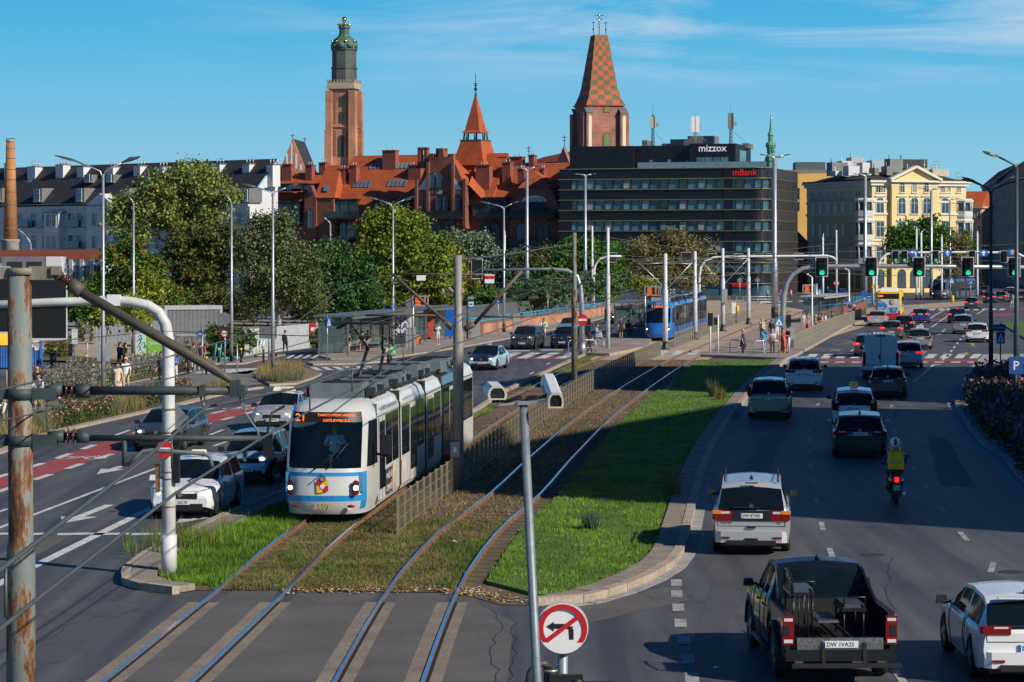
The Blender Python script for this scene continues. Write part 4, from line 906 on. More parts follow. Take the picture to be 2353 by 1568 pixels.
 r2=N(nt,'ShaderNodeValToRGB');r2 .color_ramp.elements[0].color=(.6,.6,.6,1);r2 .color_ramp.elements[1].color=(1.25,1.25,1.25,1);L(no.outputs['Fac'],r2 .inputs[0])
 m2=N(nt,'ShaderNodeMixRGB',blend_type='MULTIPLY');m2 .inputs[0].default_value=1;L(mx.outputs[0],m2 .inputs[1]);L(r2 .outputs[0],m2 .inputs[2]);L(m2 .outputs[0],b.inputs['Base Color']);b.inputs['Roughness'].default_value=.7
 s2=math.sqrt(2)
 mb=MB();prof=[(hw*1.08*s2,zz(245)),(hw*.98*s2,zz(236)),(hw*.86*s2,zz(222)),(hw*.76*s2,zz(205)),(15.5*k*s2,zz(82))];mb.lathe(prof,(0,0,0),4,0,False);mb.box(0,0,zz(244.5),hw*2.16,hw*2.16,.25,1);mb.build('roof',[m,TILE],t)
 mb=MB();mb.tube([(0,0,zz(82)),(0,0,zz(30))],.09,6)
 for z_,q in((zz(36),.7),(zz(44),.5)):mb.tube([(-q,0,z_),(q,0,z_)],.09,6);[mb.sph((sx_*q,0,z_),.17,n=6)for sx_ in(-1,1)]
 for z_ in(33,49,55,62):mb.sph((0,0,zz(z_)),.2,n=6)
 mb.build('gilt_cross',GOLD,t)
 mb=MB()
 for x in(-1.35,1.35):mb.tube([(x,-.2,zz(82)),(x,-.2,zz(50))],.07,5);mb.sph((x,-.2,zz(68)),.2,n=6);mb.tube([(x-.35,-.2,zz(53)),(x+.35,-.2,zz(53))],.07,5)
 mb.build('finial',DARKM,t)
pyramid_tower()
def gable_church():
 Y=800;c=PT(672,580,Y);k=Y/F;t=thing('church_gable','pointed brick church gable with white niches rising beside the white chimneys','church',(c.x,c.y,0),rad(-8));zz=lambda py:H-(py-HY)*k
 mb=MB();mb.plate([(-31*k,0,0),(33*k,0,0),(33*k,0,zz(395)),(0,0,zz(318)),(-31*k,0,zz(395))],(0,1,0),1);mb.build('gable_wall',BRICKT,t)
 mb=MB();mb.quad((33*k,.9,zz(395)),(36*k,14,zz(395)),(6*k,14,zz(322)),(0,.9,zz(318.5)));mb.quad((-31*k,14,zz(395)),(-31*k,.9,zz(395)),(0,.9,zz(318.5)),(6*k,14,zz(322)));mb.build('roof',SLATE,t)
 mb=MB()
 for x,a,b_,w_ in((-2,388,328,4),(-13,388,352,5),(9,388,352,5),(20,392,376,6)):
  mb.plate([((x-w_/2)*k,-.05,zz(a)),((x+w_/2)*k,-.05,zz(a)),((x+w_/2)*k,-.05,zz(b_+2)),(x*k,-.05,zz(b_)),((x-w_/2)*k,-.05,zz(b_+2))],(0,-1,0),.06)
 mb.build('plaster_niche',PLASTW,t)
 mb=MB()
 for x,a in((0,318),(6,322)):mb.tube([(x*k*(1 if x else 1),0 if not x else 14,zz(a)),(x*k,0 if not x else 14,zz(a-10))],.12,5);mb.tube([(x*k-.7,0 if not x else 14,zz(a-7)),(x*k+.7,0 if not x else 14,zz(a-7))],.1,4)
 mb.build('iron_cross',DARKM,t)
gable_church()
def far_church():
 B=Bld('church_roof','dark red church roof with small gable and iron crosses behind the brick house','church',1195,570,1312,562);zt=B.z(378,1250)
 mb=MB();mb.box(B.W/2,5,zt/2,B.W,10,zt);B.b('wall',BRICK,mb)
 mb=MB();mb.quad((0,-.3,zt),(B.W,-.3,zt),(B.W,5,B.z(343,1295,5)),(B.x(1220),5,B.z(362,1220,5)));B.b('roof',TILED,mb)
 xa,xb=B.x(1282),B.x(1312);mb=MB();mb.plate([(xa,-.5,zt-1),(xb,-.5,zt-1),(xb,-.5,zt),((xa+xb)/2,-.5,B.z(338,1297)),(xa,-.5,zt)],(0,1,0),1);B.b('gable',BRICKP,mb)
 for px,ya,yb_ in((1297,338,311),(1215,362,336)):
  x,z0_=B.at(px,ya,0);z1_=B.z(yb_,px);mb=MB();mb.tube([(x,0,z0_-.5),(x,0,z1_)],.08,5);mb.tube([(x-.6,0,lerp(z0_,z1_,.82)),(x+.6,0,lerp(z0_,z1_,.82))],.07,4);mb.tube([(x-.4,0,lerp(z0_,z1_,.55)),(x+.4,0,lerp(z0_,z1_,.55))],.07,4);B.b('iron_cross',DARKM,mb)
far_church()
def green_spire():
 Y=700;c=PT(1771,580,Y);k=Y/F;t=thing('church_spire','small green copper church spire beside the black office block','tower',(c.x,c.y,0));zz=lambda py:H-(py-HY)*k
 mb=MB();mb.lathe([(13*k,0),(13*k,zz(372)),(15*k,zz(370)),(13*k,zz(362)),(9*k,zz(356)),(8*k,zz(354)),(8*k,zz(340))],(0,0,0),8,0,False)
 for i in range(8):a=2*math.pi*(i+.5)/8;mb.tube([(8*k*math.cos(a),8*k*math.sin(a),zz(352)),(8*k*math.cos(a),8*k*math.sin(a),zz(338))],.2,5)
 mb.lathe([(11*k,zz(340)),(13*k,zz(334)),(10*k,zz(328)),(6*k,zz(326)),(6*k,zz(313)),(8*k,zz(311)),(4*k,zz(302)),(2*k,zz(285)),(.7*k,zz(272))],(0,0,0),8,0,False);mb.build('copper_spire',M('bright_copper_green',(.1,.31,.2),rough=.65,var=.3,scale=.4),t)
 mb=MB();mb.sph((0,0,zz(272)),.35,n=8);mb.tube([(0,0,zz(272)),(0,0,zz(264))],.07,5);mb.build('gilt_ball',GOLD,t)
green_spire()
B=Bld('white_gable_house','small white house gable peeping over the black office roof beside the green spire','building',1738,560,1775,560);mb=MB();mb.plate([(0,0,0),(B.W,0,0),(B.W,0,B.z(392,1775)),(B.x(1754),0,B.z(379,1754)),(0,0,B.z(398,1738))],(0,1,0),8);B.b('wall',PLASTW,mb)
def smokestack():
 Y=330;c=PT(24,580,Y);k=Y/F;t=thing('smokestack','tall orange brick smokestack with iron hoops on a grey concrete base','chimney',(c.x,c.y,0));zz=lambda py:H-(py-HY)*k
 mb=MB();mb.lathe([(16.5*k,zz(551)),(9.5*k,zz(325))],(0,0,0),20);mb.lathe([(10*k,zz(327)),(10*k,zz(322))],(0,0,0),20,1);st=mb.build('brick_shaft',[brick_mat('orange_brick',(.52,.2,.05),(.38,.13,.035),(.42,.26,.12),.3,.1,blot=.3,bl=.5),CONC],t)
 for i,py in enumerate((342,364,390,413,441,470,498,525)):f=(py-325)/226;MB().lathe([(lerp(9.9,16.9,f)*k,zz(py)-.06),(lerp(9.9,16.9,f)*k,zz(py)+.06)],(0,0,0),20).build('hoop',ZINC,st)
 mb=MB()
 for i in range(8):a=2*math.pi*i/8;mb.tube([(10*k*math.cos(a),10*k*math.sin(a),zz(322)),(10*k*math.cos(a),10*k*math.sin(a),zz(318))],.02,4)
 mb.lathe([(10*k,zz(318.6)),(10.2*k,zz(318.6)),(10.2*k,zz(318)),(10*k,zz(318))],(0,0,0),16);mb.build('railing',DARKM,t)
 mb=MB();mb.lathe([(20*k,0),(20*k,zz(556)),(21.5*k,zz(554)),(21.5*k,zz(551)),(17*k,zz(550))],(0,0,0),20);mb.build('base',CONC,t)
smokestack()
B=Bld('low_hall','low white hall with a terracotta cladding band in front of the white apartment house','building',-60,318,231,312)
zt=B.z(575,100);zm=B.z(597,100);mb=MB();mb.box(B.W/2,6,zm/2,B.W,12,zm);B.b('wall',PLASTW,mb);mb=MB();mb.box(B.W/2,5.9,(zt+zm)/2,B.W+.2,12.2,zt-zm);B.b('cladding_band',M('terracotta_cladding',(.45,.12,.06),var=.15,scale=.3,stretch=(.2,.2,8)),mb)
for px in(158,178,205,220):window(B.t,B.x(px),zm-3.4,1.3,2.6,0,fr=FRAMED)
for px in(165,190,213):mb=MB();mb.box(B.x(px),-.1,zm/2,.5,.4,zm);B.b('pilaster',PLASTW,mb)
B=Bld('plant_room','dark grey metal plant room with louvres beside the smokestack base','building',4,300,106,300)
zt=B.z(590,50);mb=MB();mb.box(B.W/2,2,zt/2,B.W,4,zt);B.b('wall',M('grey_sheet',(.16,.18,.2),var=.1),mb);mb=MB()
for px0,px1 in((17,51),(62,96)):mb.box((B.x(px0)+B.x(px1))/2,-.03,zt-1.4,B.x(px1)-B.x(px0),.08,1.6)
B.b('louvre',DARKM,mb)
mb=MB();mb.box(B.W+.9,2,zt/2,1.8,4.1,zt);B.b('white_pier',PLASTW,mb)
def shade_block(label,foot,h,tint):
 t=thing('office_tower',label,'building',(foot[0][0],foot[0][1],0));mb=MB();o=foot[0];P=[(x-o[0],y-o[1])for x,y in foot]
 mb.prism(P,0,h);mb.build('wall',M('block_render_%d'%int(h),tint,rough=.8,var=.15,scale=.1),t)
 mb=MB();n=len(P)
 for i in range(n):
  a,b_=V((*P[i],0)),V((*P[(i+1)%n],0));d=(b_-a);L_=d.length;d.normalize();nn=V((d.y,-d.x,0));m_=int(L_/2.6)
  for k in range(m_):
   for f in range(int(h/3.2)):p=a+d*((k+.5)*L_/m_)+nn*.02;z=f*3.2+1;mb.plate([p-d*.7+V((0,0,z)),p+d*.7+V((0,0,z)),p+d*.7+V((0,0,z+1.6)),p-d*.7+V((0,0,z+1.6))],nn,.04)
 mb.build('window_band',PANE,t)
shade_block('tall grey office tower beside the road that throws the long shadow over the crossing',[(42,42.3),(80,30),(95,70),(58.5,80.6)],39,(.35,.34,.33))
shade_block('second office tower further along the road that shades the zebra crossing',[(40,103.6),(80,92),(92,125),(48,125)],33.6,(.38,.35,.3))
def leaf_mat(name,c,tr=.25):
 if name in MC:return MC[name]
 m,nt,b=new_mat(name);L=nt.links.new
 tc=N(nt,'ShaderNodeTexCoord');no=N(nt,'ShaderNodeTexNoise');no.inputs['Scale'].default_value=.9;no.inputs['Detail'].default_value=6;L(tc.outputs['Object'],no.inputs['Vector'])
 r=N(nt,'ShaderNodeValToRGB');e=r.color_ramp.elements;e[0].position=.3;e[1].position=.7;e[0].color=rgb([x*.55 for x in c]);e[1].color=rgb([x*1.45 for x in c]);L(no.outputs['Fac'],r.inputs[0])
 L(r.outputs[0],b.inputs['Base Color']);b.inputs['Roughness'].default_value=.55;b.inputs['Specular IOR Level'].default_value=.3
 t=N(nt,'ShaderNodeBsdfTranslucent');L(r.outputs[0],t.inputs[0]);mx=N(nt,'ShaderNodeMixShader');mx.inputs[0].default_value=tr
 o=nt.nodes['Material Output'];L(b.outputs[0],mx.inputs[1]);L(t.outputs[0],mx.inputs[2]);L(mx.outputs[0],o.inputs['Surface'])
 MC[name]=m;return m
BARK=M('bark',(.11,.085,.06),rough=.95,var=.35,scale=4,bump=.4,bscale=12)
BARKP=M('birch_bark',(.4,.38,.34),rough=.9,var=.4,scale=3)
FOL={'poplar':[(.18,.2,.05),(.125,.15,.036),(.055,.085,.02)],'dark':[(.055,.075,.014),(.03,.05,.011),(.10,.075,.02)],'birch':[(.075,.10,.032),(.045,.066,.022),(.12,.13,.06)],'locust':[(.03,.085,.02),(.018,.052,.014),(.055,.115,.03)],'maple':[(.15,.185,.018),(.085,.125,.015),(.045,.075,.012)],'goldmaple':[(.22,.15,.025),(.13,.13,.02),(.07,.08,.015)],'silver':[(.14,.18,.115),(.09,.125,.085),(.055,.08,.055)],'spruce':[(.04,.075,.055),(.025,.05,.04),(.015,.032,.027)],'green':[(.06,.14,.014),(.038,.095,.011),(.02,.055,.008)],'brown':[(.145,.125,.05),(.095,.085,.035),(.085,.09,.03)],'lime':[(.2,.22,.02),(.13,.16,.018),(.08,.1,.015)],'orange':[(.05,.11,.014),(.03,.07,.01),(.13,.085,.012)],'hedge':[(.05,.085,.018),(.03,.055,.012),(.075,.11,.025)],'juniper':[(.07,.125,.05),(.045,.09,.035),(.03,.06,.025)],}
def fmats(k):return[leaf_mat('leaf_%s_%d'%(k,i),[x*1.75 for x in c])for i,c in enumerate(FOL[k])]
def leaves(mb,blobs,n,size,seed,droop=0.0,shell=.5,clump=.35,asp=1.0):
 """many small leaf faces grouped in sprays spread through ellipsoids (c, r)"""
 rr=random.Random(seed);tot=sum((b[1][0]*b[1][1]*b[1][2])**.67 for b in blobs)
 for c,r in blobs:
  k=int(n*(r[0]*r[1]*r[2])**.67/tot);sprays=max(4,k//22);c0,r0=c,r;lob=[]
  for _ in range(11):
   d=V((rr.gauss(0,1),rr.gauss(0,1),rr.gauss(.15,1))).normalized();f=rr.uniform(.28,.56);q=rr.uniform(.45,.95);lob.append((tuple(c0[i]+d[i]*r0[i]*q for i in range(3)),tuple(r0[i]*f for i in range(3))))
  for _ in range(sprays):
   c,r=rr.choice(lob)if rr.random()<.86 else(c0,r0)
   d=V((rr.gauss(0,1),rr.gauss(0,1),rr.gauss(.1,1))).normalized();q=shell+(1.06-shell)*rr.random()**.6
   bump_=.84+.26*noise3(c,d,seed)
   p0=V((c[0]+d.x*r[0]*q*bump_,c[1]+d.y*r[1]*q*bump_,c[2]+d.z*r[2]*q*bump_));sh=rr.random();cs=clump*rr.uniform(.6,1.5)
   m=0 if sh<.42 else(1 if sh<.8 else 2)
   for _ in range(22):
    p=p0+V((rr.gauss(0,cs),rr.gauss(0,cs),rr.gauss(0,cs*.7)-droop*abs(rr.gauss(0,cs))))
    nrm=(d*.8+V((rr.gauss(0,.7),rr.gauss(0,.7),rr.gauss(.25,.7)))).normalized();u=nrm.orthogonal().normalized();u=(Matrix.Rotation(rr.uniform(0,6.28),3,nrm)@u);w=nrm.cross(u)
    s=size*rr.uniform(.55,1.25);a=u*s*.5*asp;b=w*s*.5
    mm=m if rr.random()<.8 else rr.randrange(3)
    mb.v+=[tuple(p-a),tuple(p+b*.8),tuple(p+a),tuple(p-b*.8)];o=len(mb.v)-4
    mb.f.append([o,o+1,o+2,o+3]);mb.m.append(mm);mb.s.append(False)
def noise3(c,d,seed):
 return math.sin(d.x*5.1+seed)*math.cos(d.y*4.3+seed*1.7)+.6*math.sin(d.z*7.7+seed*.6+d.x*3)
def tree(name,label,px,Y,blobs,kind,n=5000,size=.4,bark=BARK,droop=0.0,group=None,trunk=.28,seed=None,clump=.4,shell=.5,base=None):
 """blobs: (px, py, rx, ry[, dy]) read as bearings at distance Y"""
 k=Y/F;x0=(px-CX)*k;t=thing(name,label,'tree',(x0,Y,base or 0),0,group);seed=seed or int(px+Y)
 bb=[]
 for b in blobs:bb.append((((b[0]-px)*k,(b[4]if len(b)>4 else 0),H-(b[1]-HY)*k-(base or 0)),(b[2]*k,(b[2]+b[3])*k*.5,b[3]*k)))
 mb=MB();leaves(mb,bb,int(n*1.7),size*.74,seed,droop,shell,clump*.85);mb.build('crown',fmats(kind),t)
 mb=MB();rr=random.Random(seed);top=max(c[2]for c,r in bb);low=min(c[2]-r[2]for c,r in bb)
 mb.tube([(0,0,-.1),(rr.uniform(-.1,.1),0,max(low,1)*.6),(rr.uniform(-.3,.3),0,(low+top)/2),(rr.uniform(-.4,.4),0,top)],[trunk,trunk*.8,trunk*.55,.05],7)
 for c,r in bb:
  z0=max(low*.9,c[2]-r[2]*1.1,.8)
  for _ in range(3):mb.tube([(0,0,z0),(c[0]*.5+rr.uniform(-.3,.3),c[1]*.5,(z0+c[2])/2),(c[0]+rr.uniform(-.5,.5)*r[0],c[1]+rr.uniform(-.5,.5)*r[1],c[2]+r[2]*rr.uniform(.1,.7))],[trunk*.5,trunk*.3,.03],5)
 mb.build('trunk',bark,t)
 return t
tree('poplar_tree','tall pale green poplar with windblown top in front of the white apartment house',440,300,[(440,440,60,62),(385,470,55,55),(490,470,55,55),(345,500,55,45),(530,462,34,30),(430,540,90,70),(310,520,50,60),(300,470,30,26),(275,478,26,12),(430,400,34,26),(345,440,34,26),(480,405,30,16),(370,415,20,26),(450,384,12,12)],'poplar',15000,.55,clump=.62,shell=.35)
tree('maple_tree','dark broad maple with browning leaves between the poplar and the birch',470,262,[(470,560,65,55),(420,590,50,60),(510,600,55,70),(460,650,75,60),(530,560,30,45)],'dark',8500,.5,clump=.5)
tree('shrubby_tree','dark understorey tree behind the grey site container',470,258,[(410,690,45,42),(470,700,50,40),(540,700,45,48)],'dark',4200,.48,clump=.5)
tree('shrubby_tree','green undergrowth below the acacia and the maple',800,262,[(715,722,40,36),(790,725,45,30),(870,718,45,34),(940,715,40,34)],'hedge',5200,.42,clump=.45)
tree('birch_tree','big drooping silver birch with grey green leaves behind the lamp post',640,236,[(640,545,62,58),(600,600,55,80),(685,620,55,90),(640,670,80,75),(720,660,28,75),(575,560,28,60),(640,500,36,22),(580,680,34,60),(605,500,20,24)],'birch',17000,.36,BARKP,droop=1.0,clump=.5,shell=.45)
tree('shrubby_tree','bushy tree with orange seed heads at the edge of the sandy yard',300,222,[(310,620,65,40),(270,665,50,50),(350,660,55,55),(300,580,40,30),(380,690,30,40),(255,590,20,30)],'orange',7000,.42,clump=.42)
tree('shrubby_tree','yellowish young tree beside the grey container',345,205,[(330,690,38,36),(355,660,22,36),(300,700,26,28)],'lime',2600,.34,clump=.34,trunk=.1)
tree('shrubby_tree','dark green bush behind the rusty pole by the traffic signal back',200,235,[(190,705,55,38),(140,700,60,42),(60,700,60,40),(250,700,40,36),(10,690,40,46),(220,665,36,30)],'green',6000,.45,clump=.45)
tree('acacia_tree','fresh dark green acacia right of the birch above the clipped hedge',770,246,[(765,620,50,50),(740,680,48,60),(800,670,48,65),(830,640,26,50),(770,580,26,26),(735,590,26,30),(845,690,24,40)],'locust',8500,.42,clump=.5)
tree('maple_tree','large yellow green maple beside the bus shelter',935,255,[(920,530,62,45),(880,590,62,65),(960,580,70,60),(930,650,95,68),(1005,620,50,55),(860,530,36,40),(905,495,28,18),(845,600,26,46),(1020,680,40,40),(950,505,26,18)],'maple',16000,.48,clump=.5,shell=.45)
tree('maple_tree','golden tinged maple touching the concrete pole with insulators',1050,262,[(1045,620,32,44),(1060,670,30,44),(1030,590,24,26)],'goldmaple',3600,.42,clump=.45)
tree('willow_tree','silvery grey willow in front of the brick house',1100,320,[(1090,555,30,36),(1070,590,34,46),(1115,590,28,46),(1130,610,22,36),(1052,548,16,18)],'silver',5200,.5,clump=.5)
tree('spruce_tree','blue grey spruce behind the sloping brick ramp',1165,290,[(1160,640,26,50),(1180,665,28,32),(1150,680,30,26),(1205,672,22,22),(1165,610,14,30)],'spruce',5200,.42,clump=.4)
tree('thin_tree','thin olive tree behind the triple lamp mast by the brick house',1230,330,[(1225,630,30,45),(1255,610,26,45),(1205,650,20,40),(1190,600,16,26)],'dark',3200,.5,clump=.5)
tree('round_tree','bright green round tree in front of the black office block',1345,318,[(1330,590,50,36),(1300,620,50,50),(1370,620,54,52),(1340,655,80,46),(1395,590,34,36),(1262,640,24,36),(1400,650,30,44),(1310,570,26,18)],'green',12000,.5,clump=.5,shell=.5)
tree('plane_tree','broad brown leaved tree with thin crown before the black office block',1530,345,[(1530,570,60,36),(1480,600,58,50),(1580,600,60,50),(1530,635,90,45),(1610,635,40,36),(1550,540,26,18),(1440,590,20,30),(1470,562,26,18)],'brown',9500,.5,clump=.6,shell=.3)
tree('small_tree','small lime green tree beside the tram departure board',1476,292,[(1476,652,22,17),(1462,658,14,12)],'lime',1600,.34,clump=.32,trunk=.1)
tree('street_tree','green street tree in front of the yellow palace pediment',2120,410,[(2110,540,46,30),(2070,550,34,26),(2150,545,34,26),(2095,570,50,24),(2135,515,26,18),(2060,575,26,14),(2080,595,30,16),(2145,580,30,30)],'green',7500,.55,clump=.6,shell=.35)
tree('street_tree','brownish street tree beside the green one before the yellow palace',2180,415,[(2175,570,26,40),(2190,600,24,36),(2205,560,18,26),(2195,640,20,30)],'brown',3600,.52,clump=.55)
tree('street_tree','small bright green tree at the end of the yellow palace facade',2222,425,[(2220,555,16,18),(2226,575,14,14)],'green',1400,.5,clump=.5)
for i,(px,y0,pts)in enumerate(((240,868,[(238,735,22,16),(225,730,16,10),(262,738,18,10),(240,715,14,12)]),(303,850,[(300,700,26,20),(318,735,22,26),(290,745,16,16)]))):
 tree('young_tree',('staked young tree with a thin yellow green crown behind the bollards','staked young tree with drooping yellow leaves beside the green hoarding')[i],px,G(px,y0).y,pts,'lime',650,.26,clump=.22,trunk=.05,shell=.2,group='staked young trees')
for i,(px,yt,yb)in enumerate(((15,852,900),(213,836,880),(230,838,885),(252,836,876),(373,810,850),(281,800,850),(299,802,850),(305,812,858))):
 b=G(px,yb);h=(yb-yt)*b.y/F;o=MB().tube([(0,0,0),(0,0,h)],.045,7).build('tree_stake',M('raw_timber',(.33,.24,.15),rough=.9,var=.2),None,b)
 tag(o,'round wooden stake holding up a young tree in the planting bed','stake','tree stakes in the planting bed')
def in_poly(p,poly):
 c=False;n=len(poly);j=n-1
 for i in range(n):
  a,b=poly[i],poly[j]
  if(a[1]>p[1])!=(b[1]>p[1])and p[0]<(b[0]-a[0])*(p[1]-a[1])/(b[1]-a[1])+a[0]:c=not c
  j=i
 return c
def scatter(poly,n,seed):
 rr=random.Random(seed);xs=[p[0]for p in poly];ys=[p[1]for p in poly];out=[];tries=0
 while len(out)<n and tries<n*40:
  tries+=1;p=(rr.uniform(min(xs),max(xs)),rr.uniform(min(ys),max(ys)))
  if in_poly(p,poly):out.append(p)
 return out
from mathutils.noise import noise as nz
def blades(mb,pts,z,h,w,per,spread,seed,lean=.35,mats=3):
 rr=random.Random(seed)
 for x,y in pts:
  hh=h*rr.uniform(.6,1.25);nn=nz((x*.55,y*.28,seed))+nz((x*2.1,y*1.3,seed))*.5;hh*=1+.5*nn;m0=min(mats-1,max(0,int((nn+.55)*mats*.9+rr.uniform(-.6,.6))))
  for _ in range(per):
   a=rr.uniform(0,6.28);r0=rr.random()*spread*.4;l=rr.uniform(0,lean)*hh;b=a+rr.uniform(-.5,.5);H_=hh*rr.uniform(.6,1.1)
   bx,by=x+r0*math.cos(a),y+r0*math.sin(a);tx,ty=bx+l*math.cos(b),by+l*math.sin(b);s=w*rr.uniform(.6,1.3);c=rr.uniform(0,3.14)
   mb.v+=[(bx-s*math.cos(c),by-s*math.sin(c),z),(bx+s*math.cos(c),by+s*math.sin(c),z),(tx,ty,z+H_)];o=len(mb.v)-3
   mb.f.append([o,o+1,o+2]);mb.m.append(m0 if rr.random()<.75 else rr.randrange(mats));mb.s.append(False)
def stuff(name,mb,mats):o=mb.build(name,mats);o['kind']='stuff';return o
GR=[leaf_mat('grass_a',(.14,.28,.022)),leaf_mat('grass_b',(.2,.34,.035)),leaf_mat('grass_c',(.09,.18,.02))]
DRY=[leaf_mat('straw_a',(.40,.30,.12)),leaf_mat('straw_b',(.30,.23,.09)),leaf_mat('straw_c',(.17,.19,.07))]
WEED=[leaf_mat('weed_a',(.15,.18,.035)),leaf_mat('weed_b',(.24,.19,.075)),leaf_mat('weed_c',(.09,.16,.02))]
def dens(poly,n,seed,y0):
 """more tufts close by"""
 rr=random.Random(seed);return[p for p in scatter(poly,n,seed)if rr.random()<min(1,(y0/p[1])**1.6)]
LP=[(p.x,p.y)for p in lawn]
mb=MB();blades(mb,dens(LP,26000,1,62),.085,.095,.011,4,.16,2,.5,5);stuff('lawn_grass',mb,[GR[2],GR[0],GR[1],GR[1],GR[0]])
WP=[(p.x,p.y)for p in wl+wi]
mb=MB();blades(mb,dens(WP,11000,3,62),.02,.17,.012,4,.18,4,.5);stuff('verge_grass',mb,GR)
p0=[(track1(53)-.55,52.4),(track2(53)+.55,52.7),(track2(66)+.55,66),(track1(66)-.55,66)]
def off_rail(p):return all(abs(p[0]-smooth(tb,p[1])-o_)>.1 for tb in(T1L,T2L)for o_ in(0,1.44))
mb=MB();blades(mb,[p for p in dens(p0,7200,5,56)if off_rail(p)],.015,.1,.011,5,.2,6,.8);stuff('track_weeds',mb,WEED)
p1=[(track1(66)-.5,66),(track2(66)+.5,66),(track2(160)+.5,160),(track1(160)-.5,160)]
mb=MB();blades(mb,[p for p in dens(p1,5200,7,70)if off_rail(p)],.015,.12,.014,5,.25,8,.8);stuff('track_weeds',mb,WEED+GR)
mb=MB();rr=random.Random(3)
for x,y in[p for p in dens(p1,9000,9,70)if off_rail(p)]:
 s=rr.uniform(.03,.075);mb.box(x,y,.015+s*.3,s,s*rr.uniform(.7,1.4),s*.8,rr.randrange(2),rr.uniform(0,3),.6)
stuff('ballast_gravel',mb,[M('ballast_a',(.22,.15,.09),rough=.95,var=.3,scale=5,world=True),M('ballast_b',(.14,.10,.07),rough=.95,var=.3,scale=5,world=True)])
c=G(425,1262);mb=MB();blades(mb,[(c.x+rr.gauss(0,.55),c.y+rr.gauss(0,.9))for _ in range(130)],.06,.6,.01,9,.3,12,.35);stuff('tall_weeds',mb,[DRY[2],WEED[0],GR[1],DRY[0]])
mb=MB();nose=[(p.x,p.y)for p in gp([(410,1258),(520,1215),(640,1195),(590,1270),(520,1345),(430,1350),(370,1330),(360,1290)])];blades(mb,scatter(nose,2600,13),.02,.16,.012,6,.25,14,.7);stuff('verge_grass',mb,GR+WEED)
for i,(px,py,h)in enumerate(((1545,1128,.55),(1555,1140,.35),(1638,912,.8),(1655,918,.6),(1355,1215,.5))):
 b=G(px,py,.1);mb=MB();blades(mb,[(rr.gauss(0,.08),rr.gauss(0,.08))for _ in range(26)],0,h,.014,7,.3,20+i,.5);o=mb.build('weed_plant',WEED if i<4 else[leaf_mat('bluegreen',(.08,.14,.1))]*3,None,b)
 tag(o,('tall weed at the kerb by the silver estate car','short weed beside the kerb weed','tall seeding weed on the shaded lawn','shorter weed beside the tall seeding one on the lawn','bluish thistle plant in the sunny lawn')[i],'weed')
mb=MB()
for _ in range(420):
 px=rr.choice((rr.gauss(760,60),rr.gauss(1100,60),rr.uniform(650,1250)));p=G(px,rr.gauss(1357,5)+(max(0,px-1050)*.18));s=rr.uniform(.03,.07);a=rr.uniform(0,6)
 mb.poly([(p.x+s*math.cos(a+k*1.57),p.y+s*math.sin(a+k*1.57),.03+(.02 if k%2 else 0))for k in range(4)],rr.randrange(3))
stuff('fallen_leaves',mb,[M('dead_leaf_a',(.5,.33,.1),var=.2),M('dead_leaf_b',(.35,.2,.08),var=.2),M('dead_leaf_c',(.55,.5,.4),var=.2)])
pb=G(1024,1252);o=MB().poly([(0,0,.06),(.16,-.05,.1),(.3,.06,.05),(.2,.2,.09),(.05,.16,.05)]).build('paper_scrap',WHITE,None,pb);tag(o,'crumpled white paper scrap lying between the rails','litter')
def grass_patch(name,px,n,z,h,seed,mats,w=.014,per=12,spread=.5,lean=.6):
 poly=[(p.x,p.y)for p in gp(px)];mb=MB();blades(mb,scatter(poly,n,seed),z,h,w,per,spread,seed+1,lean,len(mats));return stuff(name,mb,mats)
BGR=[leaf_mat('blue_fescue',(.17,.19,.13)),leaf_mat('blue_fescue_b',(.12,.14,.09)),DRY[1]]
grass_patch('ornamental_grass',[(130,992),(0,1034),(-40,1045),(-40,1010),(60,985),(150,965)],420,.08,.6,31,DRY+BGR[:1])
grass_patch('ornamental_grass',[(262,958),(330,942),(335,925),(300,918),(240,930)],260,.08,.55,33,DRY+BGR[:1])
grass_patch('ornamental_grass',[(430,918),(540,897),(530,888),(440,900)],220,.08,.45,35,DRY)
grass_patch('ornamental_grass',[(590,862),(680,850),(690,852),(690,866),(600,874)],330,.12,.62,37,DRY[:2]+DRY[:1])
grass_patch('ornamental_grass',[(598,878),(690,868),(692,878),(640,885)],230,.12,.5,39,BGR)
def shrub_patch(name,px,n,z,h,leafc,flowerc,seed,flower=.16,size=.09):
 poly=[(p.x,p.y)for p in gp(px)];mb=MB();rr=random.Random(seed)
 for x,y in scatter(poly,n,seed):
  hh=h*rr.uniform(.55,1.2)
  for _ in range(26):
   t=rr.random();p=V((x+rr.gauss(0,.16),y+rr.gauss(0,.16),z+hh*t));isf=t>.55 and rr.random()<flower*2;s=size*rr.uniform(.6,1.3)*(1.2 if isf else 1)
   n_=V((rr.gauss(0,1),rr.gauss(-.5,1),rr.gauss(.4,.8))).normalized();u=n_.orthogonal().normalized();w_=n_.cross(u);a,b=u*s*.5,w_*s*.5
   mb.v+=[tuple(p-a),tuple(p+b),tuple(p+a),tuple(p-b)];o=len(mb.v)-4;mb.f.append([o,o+1,o+2,o+3]);mb.m.append((2+rr.randrange(2))if isf else rr.randrange(2));mb.s.append(False)
 return stuff(name,mb,[leaf_mat('%s_leaf_%d'%(name,i),c)for i,c in enumerate(leafc)]+[leaf_mat('%s_flower_%d'%(name,i),c,.1)for i,c in enumerate(flowerc)])
ROSE=([(.05,.09,.02),(.09,.12,.035)],[(.75,.3,.34),(.6,.2,.2)])
shrub_patch('rose_foliage',[(130,990),(240,962),(250,945),(215,935),(150,955)],300,.08,.75,*ROSE,41,.07)
shrub_patch('rose_foliage',[(330,942),(400,925),(430,915),(430,898),(330,920)],260,.08,.7,*ROSE,43,.07)
